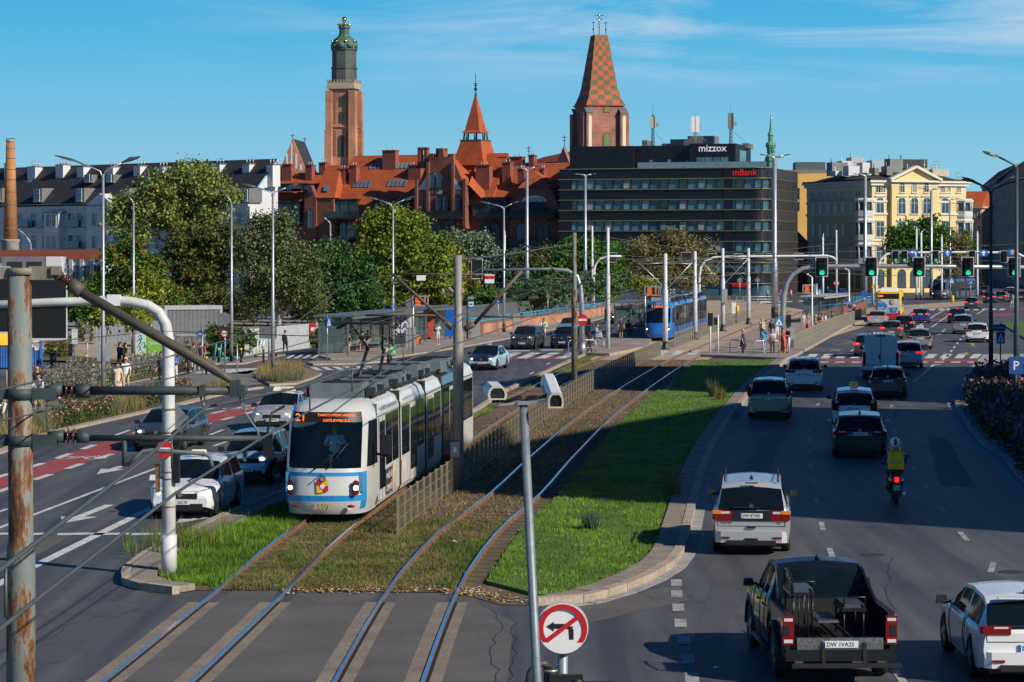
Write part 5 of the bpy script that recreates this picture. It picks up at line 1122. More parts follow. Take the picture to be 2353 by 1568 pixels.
LAV=([(.2,.19,.11),(.13,.15,.06)],[(.26,.23,.3),(.24,.22,.2)])
shrub_patch('lavender_foliage',[(180,962),(260,940),(230,915),(180,925)],160,.08,1.0,*LAV,45,.22,.08)
shrub_patch('lavender_foliage',[(85,918),(250,884),(250,850),(80,880)],420,.06,.85,*LAV,47,.2,.09)
shrub_patch('lavender_foliage',[(285,880),(400,858),(455,852),(440,838),(300,848)],460,.06,.9,*LAV,49,.2,.09)
shrub_patch('meadow_foliage',[(85,930),(255,893),(250,884),(85,918)],200,.06,.5,[(.06,.11,.02),(.12,.15,.04)],[(.3,.3,.15),(.3,.2,.3)],51,.05,.1)
shrub_patch('meadow_foliage',[(-60,930),(10,925),(10,955),(-60,965)],120,.06,.5,[(.06,.11,.02),(.12,.15,.04)],[(.3,.3,.15),(.3,.2,.3)],53,.05,.1)
shrub_patch('yard_foliage',[(110,822),(160,826),(170,800),(120,790)],150,.1,.9,[(.06,.10,.02),(.16,.14,.05)],[(.3,.25,.1),(.25,.2,.1)],55,.1,.16)
shrub_patch('yard_foliage',[(190,792),(300,775),(420,790),(400,770),(250,760),(180,775)],300,.1,1.3,[(.08,.11,.03),(.15,.13,.05)],[(.3,.25,.1),(.25,.2,.1)],57,.1,.2)
RB=([(.035,.07,.025),(.06,.08,.035)],[(.45,.13,.27),(.34,.09,.2)])
shrub_patch('rose_bed_foliage',[(2420,1165),(2353,1085),(2300,1035),(2250,985),(2235,950),(2228,915),(2245,890),(2300,880),(2420,880),(2600,950),(2600,1100)],2300,.12,1.1,*RB,59,.1,.14)
def hedge(name,label,boxes,kind,n,size,cat='hedge'):
 b0=boxes[0][0];t=thing(name,label,cat,(b0[0],b0[1],0));bb=[((c[0]-b0[0],c[1]-b0[1],c[2]),r)for c,r in boxes]
 mb=MB();leaves(mb,bb,n,size,int(b0[1]*7),0,.75,.16);
 mb.build('foliage',fmats(kind),t)
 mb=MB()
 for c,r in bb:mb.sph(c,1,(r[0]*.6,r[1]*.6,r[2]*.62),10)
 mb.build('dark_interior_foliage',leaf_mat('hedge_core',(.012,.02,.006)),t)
def hb(px,py,rx,rz,hz):p=G(px,py);return((p.x,p.y,hz),(rx,rx*.9,rz))
hedge('clipped_hedge','clipped dark green hedge behind the pedestrian crossing sign',[hb(730,801,1.4,.9,.8),hb(758,795,1.4,1.1,.95),hb(784,790,1.3,1.2,1.0),hb(706,802,.9,.8,.65)],'hedge',5200,.2)
hedge('round_bush','round trimmed bush behind the turquoise scooters',[hb(508,824,1.0,1.0,1.0),hb(530,822,1.2,1.1,1.1),hb(550,820,1.0,1.0,.95)],'hedge',5000,.22)
hedge('juniper_bank','low spreading juniper bank above the brick ramp wall',[((G(px,py).x,262+i*6,2.2+i*.22),(5.5,3,1.5))for i,(px,py)in enumerate(((1190,735),(1215,730),(1245,727),(1275,724),(1305,722),(1330,720)))],'juniper',9000,.3)
hedge('dark_hedge','dense dark green hedge along the top of the underpass wall',[((PT(px,700,258).x,256,1.9),(3.2,1.6,1.3))for px in(1010,1040,1075,1110,1150)],'green',5200,.28)
prep_text(['SKANSKA','21','TARCZYŃSKI ARENA','KRÓLEWIECKA','3109','TAXI','Wybierz Lokum pod klucz','www.lokumportal.pl','LOKUM','Sokolnicza','Autoscope','P','30','NAJ','3 LESNICA','3304','DW 8TV83','DW 1VA25','DW 44','W 2NC70','PLE 22443','DWR 5923K','DW 89NJ','DX 72221','DWR 1550J','DW 31525','DX 75646','Glovo','VOX','dzień','dobry','TDI','wodzi się','nowych','Sharan','DWR'])
class Loc:
 """things whose survey bearings are read at one distance"""
 def __init__(s,name,label,cat,px,py,group=None,Y=None,z=0.0):
  s.Y=Y if Y else G(px,py,z).y;s.k=s.Y/F;s.px=px;s.z0=z;s.t=thing(name,label,cat,((px-CX)*s.k,s.Y,z),0,group)
 def p(s,px,py,dy=0.0):return V(((px-s.px)*s.k,dy,H-(py-HY)*s.k-s.z0))
 def b(s,name,mats,mb,parent=None):return mb.build(name,mats,parent or s.t)
HEAD=M('lamp_head_grey',(.06,.065,.075),rough=.4,var=.1);LED=M('lamp_diffuser',(.35,.36,.36),rough=.3,var=.05)
def lamp(label,px,py,top,heads,w0=9,w1=5,mat=STEEL,head=HEAD,group='steel street lamps',Y=None,bandy=None,double=False):
 s=Loc('street_lamp',label,'street lamp',px,py,group,Y);k=s.k;zt=s.p(px,top)
 mb=MB();a=s.p(px,top);b0=V((0,0,0));ht=a.z;mb.tube([b0,(0,0,ht*.35),(0,0,ht*.36),(a.x,0,ht)],[w0*k*.5,w0*k*.48,w0*k*.38,w1*k*.5],10);mb.tube([(0,0,0),(0,0,ht*.07)],w0*k*.56,10,1);s.b('pole',[mat,DARKM],mb)
 for h in heads:
  dy=h[2]if len(h)>2 else 0;e=s.p(h[0],h[1],dy);d=e-a;mid=a+V((d.x*.25,d.y*.25,d.z*.1+abs(d.x)*.08));hl=min(1.1,d.length*.45);st=a+d*(1-hl/d.length)
  mb=MB();mb.tube([a-V((0,0,.3)),a+d*.06+V((0,0,.05)),a+d*.3+V((0,0,d.length*.02)),st],max(.035,w1*k*.3),7);s.b('arm',mat,mb)
  mb=MB();dn=V((d.x,d.y,d.z*.6)).normalized();sd_=dn.cross(V((0,0,1))).normalized();up_=sd_.cross(dn);P=[]
  for f,w,t in((0,.07,.06),(.25,.15,.1),(.6,.19,.09),(1,.13,.04)):
   c=st+dn*hl*f
   for q,v in((-1,-.4),(1,-.4),(.8,.8),(-.8,.8)):P.append(c+sd_*w*q+up_*t*v)
  fs=[(0,1,2,3),(15,14,13,12)]+[(i*4+j,i*4+4+j,i*4+4+(j+1)%4,i*4+(j+1)%4)for i in range(3)for j in range(4)]
  mb.add(P,fs,0);lh=s.b('lamp_head',head,mb)
  mb=MB();mb.add([st+dn*hl*f+sd_*w*.8*q-up_*.06 for f,w in((.35,.17),(.9,.15))for q in(-1,1)],[(0,1,3,2)]);mb.build('diffuser',LED,lh)
 return s
lamp('tall steel lamp with three heads standing in the flower bed',237,940,400,[(130,350),(318,353),(284,349,4)],11,6)
lamp('single armed steel lamp in front of the dark maple beside the poplar',532,836,468,[(508,430)],8,4)
lamp('steel lamp with two heads rising from the grassy island',627,868,446,[(556,418),(684,420),(600,428,3)],10,5)
lamp('single armed steel lamp before the poplar beside the three headed lamp',307,846,468,[(284,436)],8,4)
lamp('steel lamp in front of the big yellow green maple by the bus shelter',903,803,474,[(840,447),(952,447),(935,452,4)],8,4)
lamp('steel lamp beside the silvery willow and the brick ramp',1158,766,479,[(1103,460),(1192,460)],7,4)
lamp('very tall steel mast lamp in front of the brick house beside the black office',1211,722,392,[(1178,379),(1243,379),(1215,380,4)],10,7)
lamp('tall steel mast lamp before the left part of the black office',1345,721,404,[(1318,399),(1370,399)],9,6)
lamp('thick steel mast lamp in front of the rounded corner of the black office',1780,733,364,[(1746,353),(1818,353),(1780,355,4)],14,10)
lamp('steel mast lamp in front of the corner oriel of the yellow palace',1988,690,405,[(1960,398),(2014,398)],11,8)
lamp('steel mast lamp before the pediment of the yellow palace',2140,682,437,[(2108,431),(2172,430)],8,6)
lamp('thin steel mast lamp beside the brownish street tree',2183,680,460,[(2160,456),(2206,456)],6,4)
NAVY=M('navy_pole_paint',(.05,.07,.09),rough=.45,var=.15)
lamp('dark lamp post with one big bulbous head at the edge of the road',2336,945,385,[(2262,342),(2420,342)],15,8,NAVY,M('big_lamp_head',(.10,.11,.09),rough=.4),'dark lamp posts beside the right road')
lamp('dark lamp post with three flat heads behind the rose bed',2277,863,440,[(2214,402),(2236,404,3),(2353,406)],11,7,NAVY,M('lamp_head_dark',(.03,.035,.04)),'dark lamp posts beside the right road')
for lab,px,py,top,hd in(('small curved lamp standing in front of the low hall',71,700,560,(46,524)),('small curved lamp hidden among poplar leaves',395,690,535,(412,517)),('small curved lamp before the brick house by the acacia',759,690,515,(746,498)),('small curved lamp behind the single armed lamp before the poplar',316,700,545,(300,518)),('thin white lamp beside the steel lamp near the willow',1160,700,540,(1160,524)),('thin white lamp on the square behind the blue tram',1491+400,690,545,(1893,533)),('short white lamp over the right platform bench',1866,759,638,(1853,628)),('short white lamp by the underpass railing',1951,722,622,(1940,616)),('thin lamp with a globe before the green street tree',2106,690,526,(2106,520)),('thin lamp beside the globe lamp before the palace',2117,690,535,(2124,527)),('thin lamp in front of the brown street tree',2164,690,545,(2164,534)),('thin lamp by the stone house end',2246,690,535,(2246,527))):
 lamp(lab,px,py,top,[hd],5,4,WHITEP if px>1100 else STEEL,STEEL,'small street lamps')
SIGH=M('signal_black',(.01,.011,.012),rough=.45,var=.1)
GREENL=M('signal_green_lit',(.02,.8,.42),emit=.8,var=0);LENS=M('dark_lens',(.02,.02,.022),rough=.25,var=0);REDL=M('signal_red_lit',(1,.05,.03),emit=2.0,var=0)
RIMW=M('backboard_rim',(.55,.57,.58),rough=.5,var=.05)
def signal(label,px,py,Y,w=27,h=45,lit='g',front=True,group='traffic lights on the gantries'):
 s=Loc('traffic_light',label,'traffic light',px,py+h/2,group,Y,H-(py+h/2-HY)*Y/F);k=s.k;W_,H_=w*k,h*k
 mb=MB();sg=-1 if front else 1
 mb.box(0,0,H_/2,W_,.04,H_);s.b('backboard',SIGH,mb)
 mb=MB()
 for x in(-W_/2,W_/2):mb.box(x,sg*.01,H_/2,.045,.06,H_+.045)
 for z in(0,H_):mb.box(0,sg*.01,z,W_,.062,.045)
 s.b('white_rim',RIMW,mb)
 mb=MB();mb.box(0,sg*.12,H_/2,W_*.5,.2,H_*.86);s.b('housing',SIGH,mb)
 if front:
  for i,f in enumerate((.78,.5,.2)):
   on=(lit=='g'and i==2)or(lit=='r'and i==0);r=min(W_*.22,H_*.13)
   mb=MB();mb.disc((0,-.225,H_*f),(0,-1,0),r,.015,16);s.b('lens',(GREENL if lit=='g'else REDL)if on else LENS,mb)
   mb=MB();P=[(r*1.1*math.cos(a),r*1.1*math.sin(a))for a in[math.pi*j/8 for j in range(9)]]
   for(x0,z0),(x1,z1)in zip(P,P[1:]):mb.quad((x0,-.22,H_*f+z0),(x1,-.22,H_*f+z1),(x1,-.40,H_*f+z1),(x0,-.40,H_*f+z0))
   s.b('visor',SIGH,mb)
 return s
def mast(label,px,py,pts,r,mat=STEEL,group=None,Y=None,r2=None):
 s=Loc('signal_mast',label,'signal mast',px,py,group,Y);P=[s.p(*q)for q in pts];n=len(P);mb=MB();mb.tube([V((0,0,0))]+P,[r]+[lerp(r,r2 or r*.6,(i+1)/n)for i in range(n)],12);s.b('mast_arm',mat,mb)
 mb=MB();mb.tube([(0,0,0),(0,0,.9)],r*1.15,12);s.b('base',mat,mb);return s
s=mast('white signal mast with worn paint curving over the left road at the island nose',388,1325,[(388,1100),(387,870),(386,780),(380,745),(365,718),(340,702),(300,693),(250,690),(120,695),(-120,705)],.15,M('worn_white_paint',(.7,.72,.72),rough=.5,var=.25,scale=1.5,c2=(.42,.45,.42)),r2=.085)
for z in(1.5,2.1,2.25,3.1,3.6):mb=MB();mb.lathe([(.155,z),(.155,z+.035)],(0,0,0),14);s.b('clamp_band',M('rusty_band',(.3,.2,.13),var=.3),mb)
mb=MB();mb.box(0,0,0,.28,.2,.24);o=s.b('junction_box',WHITEP,mb);o.location=s.p(262,690)
def round_sign(parent,c,r,kind,nrm=(0,-1,0),up=(0,0,1)):
 n=V(nrm).normalized();c=V(c);u=V(up);x=u.cross(n)
 mb=MB();mb.disc(c,n,r,.012,26,0)
 base={'noentry':RED,'bike':BLUE,'nolr':WHITE,'back':SIGNB,'noleft':WHITE,'noright':WHITE,'blue':BLUE}[kind]
 pl=mb.build('sign_plate',base,parent);e=c+n*.016
 def rect(x0,z0,x1,z1,m,q=.004,nm='symbol'):
  mb=MB();mb.plate([e+x*(a*r)+u*(b*r)for a,b in((x0,z0),(x1,z0),(x1,z1),(x0,z1))],n,q);return mb.build(nm,m,pl)
 def line(pts,w,m,q=.004):
  mb=MB()
  for(a,b),(c_,d)in zip(pts,pts[1:]):
   dx,dz=c_-a,d-b;l=math.hypot(dx,dz);ox,oz=-dz/l*w/2,dx/l*w/2
   mb.plate([e+x*(p*r)+u*(q_*r)for p,q_ in((a+ox,b+oz),(a-ox,b-oz),(c_-ox,d-oz),(c_+ox,d+oz))],n,q)
  return mb.build('symbol',m,pl)
 def ring(r0,r1,m,q=.003):
  mb=MB();K=28
  for i in range(K):
   a0,a1=2*math.pi*i/K,2*math.pi*(i+1)/K
   mb.add([e+n*q+x*(rr_*r*math.cos(a))+u*(rr_*r*math.sin(a))for rr_,a in((r0,a0),(r1,a0),(r1,a1),(r0,a1))],[(0,1,2,3)])
  return mb.build('border',m,pl)
 if kind=='noentry':rect(-.72,-.18,.72,.18,WHITE)
 if kind in('bike','blue'):
  for cx in(-.38,.38):line([(cx+.24*math.cos(a),-.15+.24*math.sin(a))for a in[6.2832*j/10 for j in range(11)]],.07,WHITE)
  line([(-.38,-.15),(-.15,.28),(.28,.25),(.0,-.15),(-.15,.28)],.07,WHITE);line([(.38,-.15),(.22,.4),(.34,.42)],.07,WHITE)
 if kind in('noleft','noright'):
  f=1 if kind=='noleft'else-1
  line([(.34*f,-.62),(.34*f,.0),(.30*f,.07),(.2*f,.1),(-.36*f,.1)],.19,M('symbol_black',(.01,.01,.01),var=0));mb=MB();mb.plate([e+n*.001+x*(a*r)+u*(b*r)for a,b in((-.36*f,-.1),(-.36*f,.28),(-.64*f,.1))],n*1,.004);mb.build('symbol',MC['symbol_black'],pl)
  ring(.78,.985,RED,.006);mb=MB();mb.plate([e+n*.006+x*(a*r)+u*(b*r)for a,b in((-.66*f-.05,-.42),(-.66*f+.06,-.57),(.66*f+.05,.44),(.66*f-.06,.57))],n,.003);mb.build('symbol',RED,pl)
 return pl
round_sign(s.t,s.p(382,1031,-.2),.19,'noentry')
mb=MB();mb.box(0,0,0,.1,.25,1.15);o=s.b('side_signal',SIGH,mb);o.location=s.p(408,1048,-.05)
mb=MB();mb.plate([(-.22,0,0),(0,0,.3),(.28,0,0),(0,0,-.3)],(.3,1,0),.02);o=s.b('sign_back',SIGNB,mb);o.location=s.p(402,960,.05)
mb=MB();mb.box(0,0,0,.09,.05,.62);o=s.b('rusty_bracket',M('rust',(.2,.1,.04),rough=.9,var=.4),mb);o.location=s.p(362,1100,0)
signal('large black back of a traffic light behind the rusty pole',111,705,54.9,82,150,front=False)
signal('rear of a black traffic light cut by the picture edge',-5,690,54.9,50,150,front=False)
s=mast('grey signal mast with a long thin arm above the round no entry sign',1338,818,[(1337,700),(1334,660),(1326,635),(1305,622),(1270,618),(1087,621)],.2,r2=.07)
round_sign(s.t,s.p(1338,735,-.25),.37,'noentry')
for z in(740,757):mb=MB();mb.box(0,0,0,.3,.3,.45);o=s.b('side_signal',SIGH,mb);o.location=s.p(1352,z)
signal('black back of a traffic light at the tip of the thin arm',1096,618,168,24,45,front=False)
s=mast('grey gantry spanning the right road with five green traffic lights',1799,817,[(1799,720),(1801,680),(1808,650),(1822,630),(1845,617),(1880,612),(2100,612),(2420,615)],.2,r2=.13)
for z in(730,744):mb=MB();mb.box(0,0,0,.3,.3,.38);o=s.b('side_signal',SIGH,mb);o.location=s.p(1812,z)
yg=s.Y-.3
for px,l in((1888,'green traffic light nearest the curved end of the near gantry'),(2001.5,'second green traffic light on the near gantry, before the palace oriel'),(2111.5,'third green traffic light on the near gantry, above the dark tram'),(2223.5,'fourth green traffic light on the near gantry, before the brown tenements'),(2330,'fifth traffic light on the near gantry, behind the dark lamp post')):signal(l,px,613.5,yg,27.5,44)
s=mast('far white gantry with blue lane signs above the crossing',2013,712,[(2013,640),(2016,615),(2024,596),(2038,584),(2060,581),(2200,580),(2335,581),(2352,590)],.18,WHITEP,r2=.13)
for i,px in enumerate((2058,2078,2150,2234,2307)):signal('small traffic light on the far white gantry',px,590,s.Y-.3,15,27,'g'if i<3 else'',group='small traffic lights on the far gantry')
def blue_board(px,py,w,h,Y,label,ar):
 q=Loc('lane_sign',label,'road sign',px,py+h/2,None,Y,H-(py+h/2-HY)*Y/F);k=q.k;mb=MB();mb.box(0,0,h*k/2,w*k,.06,h*k);o=q.b('sign_plate',BLUE,mb)
 mb=MB();W_,H_=w*k,h*k;m_=WHITE if ar!='o'else M('arrow_orange',(.8,.4,.03),var=0)
 if ar in('u','o'):mb.plate([(-.12,-.04,H_*.15),(.12,-.04,H_*.15),(.12,-.04,H_*.55),(.35,-.04,H_*.55),(0,-.04,H_*.9),(-.35,-.04,H_*.55),(-.12,-.04,H_*.55)],(0,-1,0),.01)
 else:mb.plate([(-.45,-.04,H_*.65),(-.15,-.04,H_*.9),(-.15,-.04,H_*.74),(.3,-.04,H_*.74),(.3,-.04,H_*.15),(.12,-.04,H_*.15),(.12,-.04,H_*.56),(-.15,-.04,H_*.56),(-.15,-.04,H_*.4)],(0,-1,0),.01)
 mb.build('symbol',m_,o)
blue_board(2100,582,19,15,s.Y-.4,'blue lane sign with a white arrow bending to one side','l');blue_board(2177.5,582,19,15,s.Y-.4,'blue lane sign with a straight white arrow before the brown street tree','u')
blue_board(2260,582,19,15,s.Y-.4,'blue lane sign with a straight white arrow before the brown tenements','u');blue_board(2326,580,18,15,s.Y-.4,'blue lane sign with an orange arrow by the dark lamp posts','o')
s=mast('white gantry over the tram square seen from behind, with grey signal backs',1607,708,[(1607,640),(1610,615),(1620,600),(1640,592),(1680,590),(1900,588),(1915,592),(1922,600)],.16,WHITEP,r2=.13)
for i,px in enumerate((1578,1637,1697,1772,1836)):
 signal('rear of a grey signal box on the gantry over the tram square',px,590,s.Y+.2,20 if i else 24,14 if i else 20,front=False,group='signal backs over the tram square')
s=mast('short white signal mast beside the green round tree',1364,722,[(1364,640),(1367,610),(1378,595),(1400,589),(1428,589)],.15,WHITEP,r2=.1)
signal('rear of the signal on the short white mast by the round tree',1405,592,s.Y,24,22,front=False)
RUSTP=None
def rust_mat():
 m,nt,b=new_mat('rusty_painted_steel');L=nt.links.new;tc=N(nt,'ShaderNodeTexCoord');mp=N(nt,'ShaderNodeMapping');mp.inputs['Scale'].default_value=(3,3,.8);L(tc.outputs['Object'],mp.inputs[0])
 no=N(nt,'ShaderNodeTexNoise');no.inputs['Scale'].default_value=1.6;no.inputs['Detail'].default_value=12;no.inputs['Roughness'].default_value=.72;L(mp.outputs[0],no.inputs['Vector'])
 r=N(nt,'ShaderNodeValToRGB');e=r.color_ramp.elements;e[0].position=.44;e[0].color=(.15,.19,.19,1);e[1].position=.6;e[1].color=(.06,.025,.01,1);x=e.new(.49);x.color=(.2,.215,.19,1);x=e.new(.53);x.color=(.2,.08,.025,1)
 L(no.outputs['Fac'],r.inputs[0]);L(r.outputs[0],b.inputs['Base Color']);b.inputs['Roughness'].default_value=.65;return m
RUSTP=rust_mat()
CERAM=M('brown_insulator',(.07,.02,.013),rough=.2,var=.15,coat=.4);GPAINT=M('grey_green_steel',(.13,.16,.165),rough=.55,var=.25,scale=2);WIRE=M('wire_grey',(.12,.13,.12),rough=.5,metal=.4,var=.1);DGP=M('bracket_paint',(.04,.055,.06),rough=.6,var=.25,scale=3)
s=Loc('catenary_pole','big rusty catenary pole at the picture edge with insulated bracket arms','catenary pole',48,1568,None,30.0);s.t.location.z=0;s.z0=0
def P0(px,py,dy=0):return V(((px-48)*s.k,dy,H-(py-HY)*s.k))
mb=MB();zj=P0(48,1245).z;mb.tube([(0,0,0),(0,0,zj-.15),(0,0,zj+.05),(-.015,0,6.75)],[.172,.17,.148,.14],20);s.b('pole',RUSTP,mb)
for zz_ in(905,1012):mb=MB();c=P0(48,zz_);mb.lathe([(.165,c.z-.06),(.165,c.z+.06)],(0,0,0),16);mb.box(.29,-.02,c.z,.28,.14,.13);mb.box(-.26,0,c.z,.2,.12,.13);s.b('clamp',DGP,mb)
c=P0(48,622);mb=MB();mb.lathe([(.155,c.z-.05),(.155,c.z+.03)],(0,0,0),16);mb.box(.25,0,c.z-.03,.3,.12,.16);mb.box(-.25,0,c.z-.03,.25,.1,.14);mb.box(.42,0,c.z,.1,.2,.1);s.b('clamp',M('khaki_bracket',(.24,.21,.16),rough=.7,var=.3),mb)
def insul(a,b,n=3,r=.075):
 a,b=V(a),V(b);d=b-a;mb=MB();mb.tube([a,b],r*.5,10)
 for i in range(n):c=a+d*((i+.7)/(n+.4));u=d.normalized();mb.tube([c-u*.015,c,c+u*.015],[r*.5,r*1.15,r*.5],12)
 return mb
AR=M('bracket_tube_khaki',(.09,.078,.055),rough=.6,var=.2,scale=2)
mb=MB();mb.tube([P0(118,622),P0(128,628),P0(140,637)],[.05,.075,.06],12);mb.tube([P0(162,652),P0(188,672)],.085,12);mb.tube([P0(188,672),P0(490,848),P0(512,862),P0(548,886)],[.06,.06,.05,.035],12);s.b('stay_arm',AR,mb);s.b('insulator',CERAM,insul(P0(140,637),P0(163,653),2,.08))
mb=MB();mb.tube([P0(103,896),P0(118,897),P0(145,896)],[.04,.075,.085],12);mb.tube([P0(175,898),P0(208,898)],.085,12);mb.tube([P0(206,898),P0(568,898)],.052,12);mb.box(*P0(540,893),.12,.12,.2);s.b('bracket_arm',DGP,mb);s.b('insulator',CERAM,insul(P0(145,897),P0(176,897),2,.1))
mb=MB();mb.tube([P0(110,1004),P0(148,1003)],[.06,.08],12);mb.tube([P0(178,1003),P0(206,1006)],[.08,.06],12);mb.tube([P0(206,1007),P0(601,1008)],.037,12);mb.tube([P0(286,1008),P0(286,1072)],.03,8);s.b('lower_arm',DGP,mb);s.b('insulator',CERAM,insul(P0(148,1003),P0(178,1003),2,.09))
for px in(466,556):mb=MB();mb.box(*P0(px,898),.075,.13,.13);mb.tube([P0(px-4,905),P0(px-4,920),P0(px,925),P0(px+4,920),P0(px+4,905)],.012,6);s.b('hanger_clamp',DGP,mb)
mb=MB();mb.tube([P0(292,1070),P0(318,1046),P0(330,1037),P0(350,1035),P0(470,1043),P0(483,1050),P0(487,1073)],.025,8);mb.tube([P0(466,925),P0(468,936)],.018,6);mb.tube([P0(556,926),P0(562,948),P0(592,990),P0(595,1008)],.014,6);mb.box(*P0(560,935),.05,.05,.07);s.b('registration_arm',GPAINT,mb)
def cpole(label,px,py,top,r0,r1,mat,step=None,group=None):
 q=Loc('catenary_pole',label,'catenary pole',px,py,group);zt=q.p(px,top).z;zs=q.p(px,step).z if step else zt*.4
 mb=MB();mb.tube([(0,0,0),(0,0,zs),(0,0,zs+.12),(0,0,zt)],[r0,r0,r1,r1*.95],12);q.b('pole',mat,mb);return q
q=cpole('grey concrete coloured catenary pole with insulators and a switch box beside the silver tram',1053,1125,587,.155,.115,M('pole_grey',(.3,.31,.3),rough=.55,scale=2.5,c2=(.22,.18,.14),stretch=(2,2,.6)),760)
mb=MB();mb.box(0,-.24,0,.27,.16,.45);o=q.b('switch_box',GREYP,mb);o.location=q.p(1046,1032);mb=MB();mb.box(0,-.33,0,.1,.01,.15);mb.build('warning_label',WHITE,o)
for a,b,n in(((1004,632),(1022,634),4),((1080,632),(1098,633),4)):mb=insul(q.p(*a),q.p(*b),n,.06);q.b('insulator',M('brown_white_insulator',(.18,.1,.08),rough=.3,var=.5,scale=6),mb)
for a,b in(((1030,661),(1042,672)),((1017,664),(1017,674)),((1062,662),(1062,674))):q.b('insulator',M('pink_insulator',(.45,.3,.28),rough=.4),insul(q.p(*a),q.p(*b),5,.055))
mb=MB();mb.tube([q.p(904,630),q.p(1130,631)],.03,8);mb.bar(q.p(1015,676),q.p(1066,677),.06,.08);mb.tube([q.p(902,630),q.p(1020,736)],.05,8);mb.tube([q.p(1200,622),q.p(1090,745)],.055,8);mb.tube([q.p(840,725),q.p(1010,725)],.03,8);mb.tube([q.p(1110,728),q.p(1205,728)],.03,8);mb.tube([q.p(1020,736),q.p(1040,755)],.09,8);mb.tube([q.p(1090,745),q.p(1066,757)],.09,8);q.b('bracket_arm',AR,mb)
for pts in([(985,632),(1005,655),(1018,664)],[(1040,665),(1085,660),(1105,640)],[(905,640),(900,680),(925,700),(950,690),(968,640)],[(1046,1040),(1050,1062),(1058,1056),(1064,1030)]):q.b('jumper_cable',BLACK,MB().tube([q.p(*p)for p in pts],.018,5))
for px,py,w,h,c2 in((1125,641,22,20,1),(968,639,21,12,0)):
 mb=MB();k=q.k;mb.box(0,0,0,w*k,.02,h*k);o=q.b('sign_plate',WHITE,mb);o.location=q.p(px,py,-.1)
 if c2:MB().box(0,-.012,.045,w*k*.98,.01,h*k*.38).build('red_band',RED,o)
q=cpole('tall grey and rusty catenary pole by the island fence, beside the no entry sign',1320,905,535,.15,.11,RUSTP,668);mb=MB();mb.tube([q.p(1205,560),q.p(1300,645)],.035,8);mb.tube([q.p(1225,640),q.p(1310,641)],.025,8);mb.tube([q.p(1380,590),q.p(1330,660)],.035,8);q.b('bracket_arm',AR,mb);q.b('insulator',CERAM,insul(q.p(1296,642),q.p(1306,650),3,.06))
CW=M('white_catenary_paint',(.62,.64,.66),rough=.4,var=.12)
for i,(px,py,top,l)in enumerate(((1529,804,583,'thick white catenary pole standing in front of the blue tram cab'),(1597,781,578,'white catenary pole before the middle of the blue tram'),(1661,762,571,'white catenary pole at the rear of the blue tram with a grey box'),(1720,746,571,'white catenary pole beside the waiting people on the sandy square'),(1397,808,523,'thin white catenary pole in front of the bright green round tree'),(1361,722,520,'white pole at the edge of the round green tree'),(1922,700,529,'white catenary pole in front of the shaded palace facade'),(2046-40,700,590,'short white catenary pole behind the yellow bus'))):
 q=cpole(l,px,py,top,.19 if i<4 else .15,.14 if i<4 else .11,CW,top+(py-top)*.38)
 if i<4:
  mb=MB();mb.lathe([(.5,0),(.32,.1),(.22,.45),(.22,.6)],(0,0,0),6,0,False);q.b('base',DARKM,mb);mb=MB()
  for sx_ in(-1,1):
   mb.tube([q.p(px+sx_*6,top+22),q.p(px+sx_*62,top+24)],.03,6);mb.tube([q.p(px+sx_*5,top+5+(70 if sx_<0 else 75)),q.p(px+sx_*62,top+20)],.045,6);mb.tube([q.p(px+sx_*14,top+58),q.p(px+sx_*50,top+57),q.p(px+sx_*52,top+64)],.03,6)
  q.b('bracket_arm',AR if i%2 else STEEL,mb)
 if i==2:mb=MB();mb.box(0,-.3,0,.5,.4,1.2);o=q.b('switch_box',GREYP,mb);o.location=q.p(1664,680)
def wire(label,pts,r=.014,group='tram overhead wires',mat=WIRE,drops=()):
 P=[V(p)for p in pts];o=P[0].copy();D=[]
 for a,b in zip(P,P[1:]):
  for i in range(6):D.append(a+(b-a)*(i/6)-o)
 D.append(P[-1]-o);t=MB().tube(D,r,5).build('overhead_wire',mat,None,o);tag(t,label,'wire',group)
 for a,b in drops:MB().tube([V(a)-o,V(b)-o],r*.6,4).build('dropper',mat,t)
 return t
def wz(px,py,z):return PT(px,py,(H-z)*F/(py-HY))
W1=[wz(-40,1340,5.2),wz(61,1264,5.2),wz(322,1063,5.18),wz(474.6,936,5.17),wz(689,890,5.25),wz(871,820,5.25),wz(1062,721,5.3)]
W2=[wz(-40,1478,4.85),wz(79,1382,4.85),wz(403,1134,4.83),wz(595,1011,4.82),wz(710,945,4.84),wz(930,830,4.86),wz(1234,728,4.9),wz(1330,700,5.0),wz(1500,665,5.1)]
def dr(W,Wb,fr):return[(p,V((p.x,p.y,p.z-d)))for p,d in[(W[i]+(W[i+1]-W[i])*f,d)for i,f,d in fr]]
wire('thick messenger wire sweeping from the rusty pole over the east track',W1,.017,drops=dr(W1,W2,[(0,.5,.3),(2,.4,.32),(4,.1,.35),(4,.6,.38),(5,.2,.4),(5,.7,.4)]))
wire('contact wire running along the east track from the lower corner',W2,.015)
T1c=lambda Y,z:V((track1(Y),Y,z));T2c=lambda Y,z:V((track2(Y),Y,z))
W3=[wz(-40,975,5.1),wz(68,953,5.1),wz(345,881,5.08),wz(690,790,5.08),wz(860,742,5.12),wz(954,716,5.15)]+[T1c(y,5.2)for y in(100,126,160,183,210,250)]
wire('contact wire running above the west track over the silver tram',W3,.010)
W4=[wz(-40,905,5.75),wz(67,881,5.72),wz(345,832,5.6),wz(690,734,5.65),wz(790,655,6.1),PT(905,632,75)]
wire('messenger wire rising to the concrete coloured pole above the west track',W4,.010)
wire('thin brown span cable crossing in front of the grey container',[wz(-40,800,5.6),wz(366,761,5.6),wz(690,772,5.6),wz(954,771,5.6)],.008,mat=M('rusty_cable',(.12,.06,.03),var=.2))
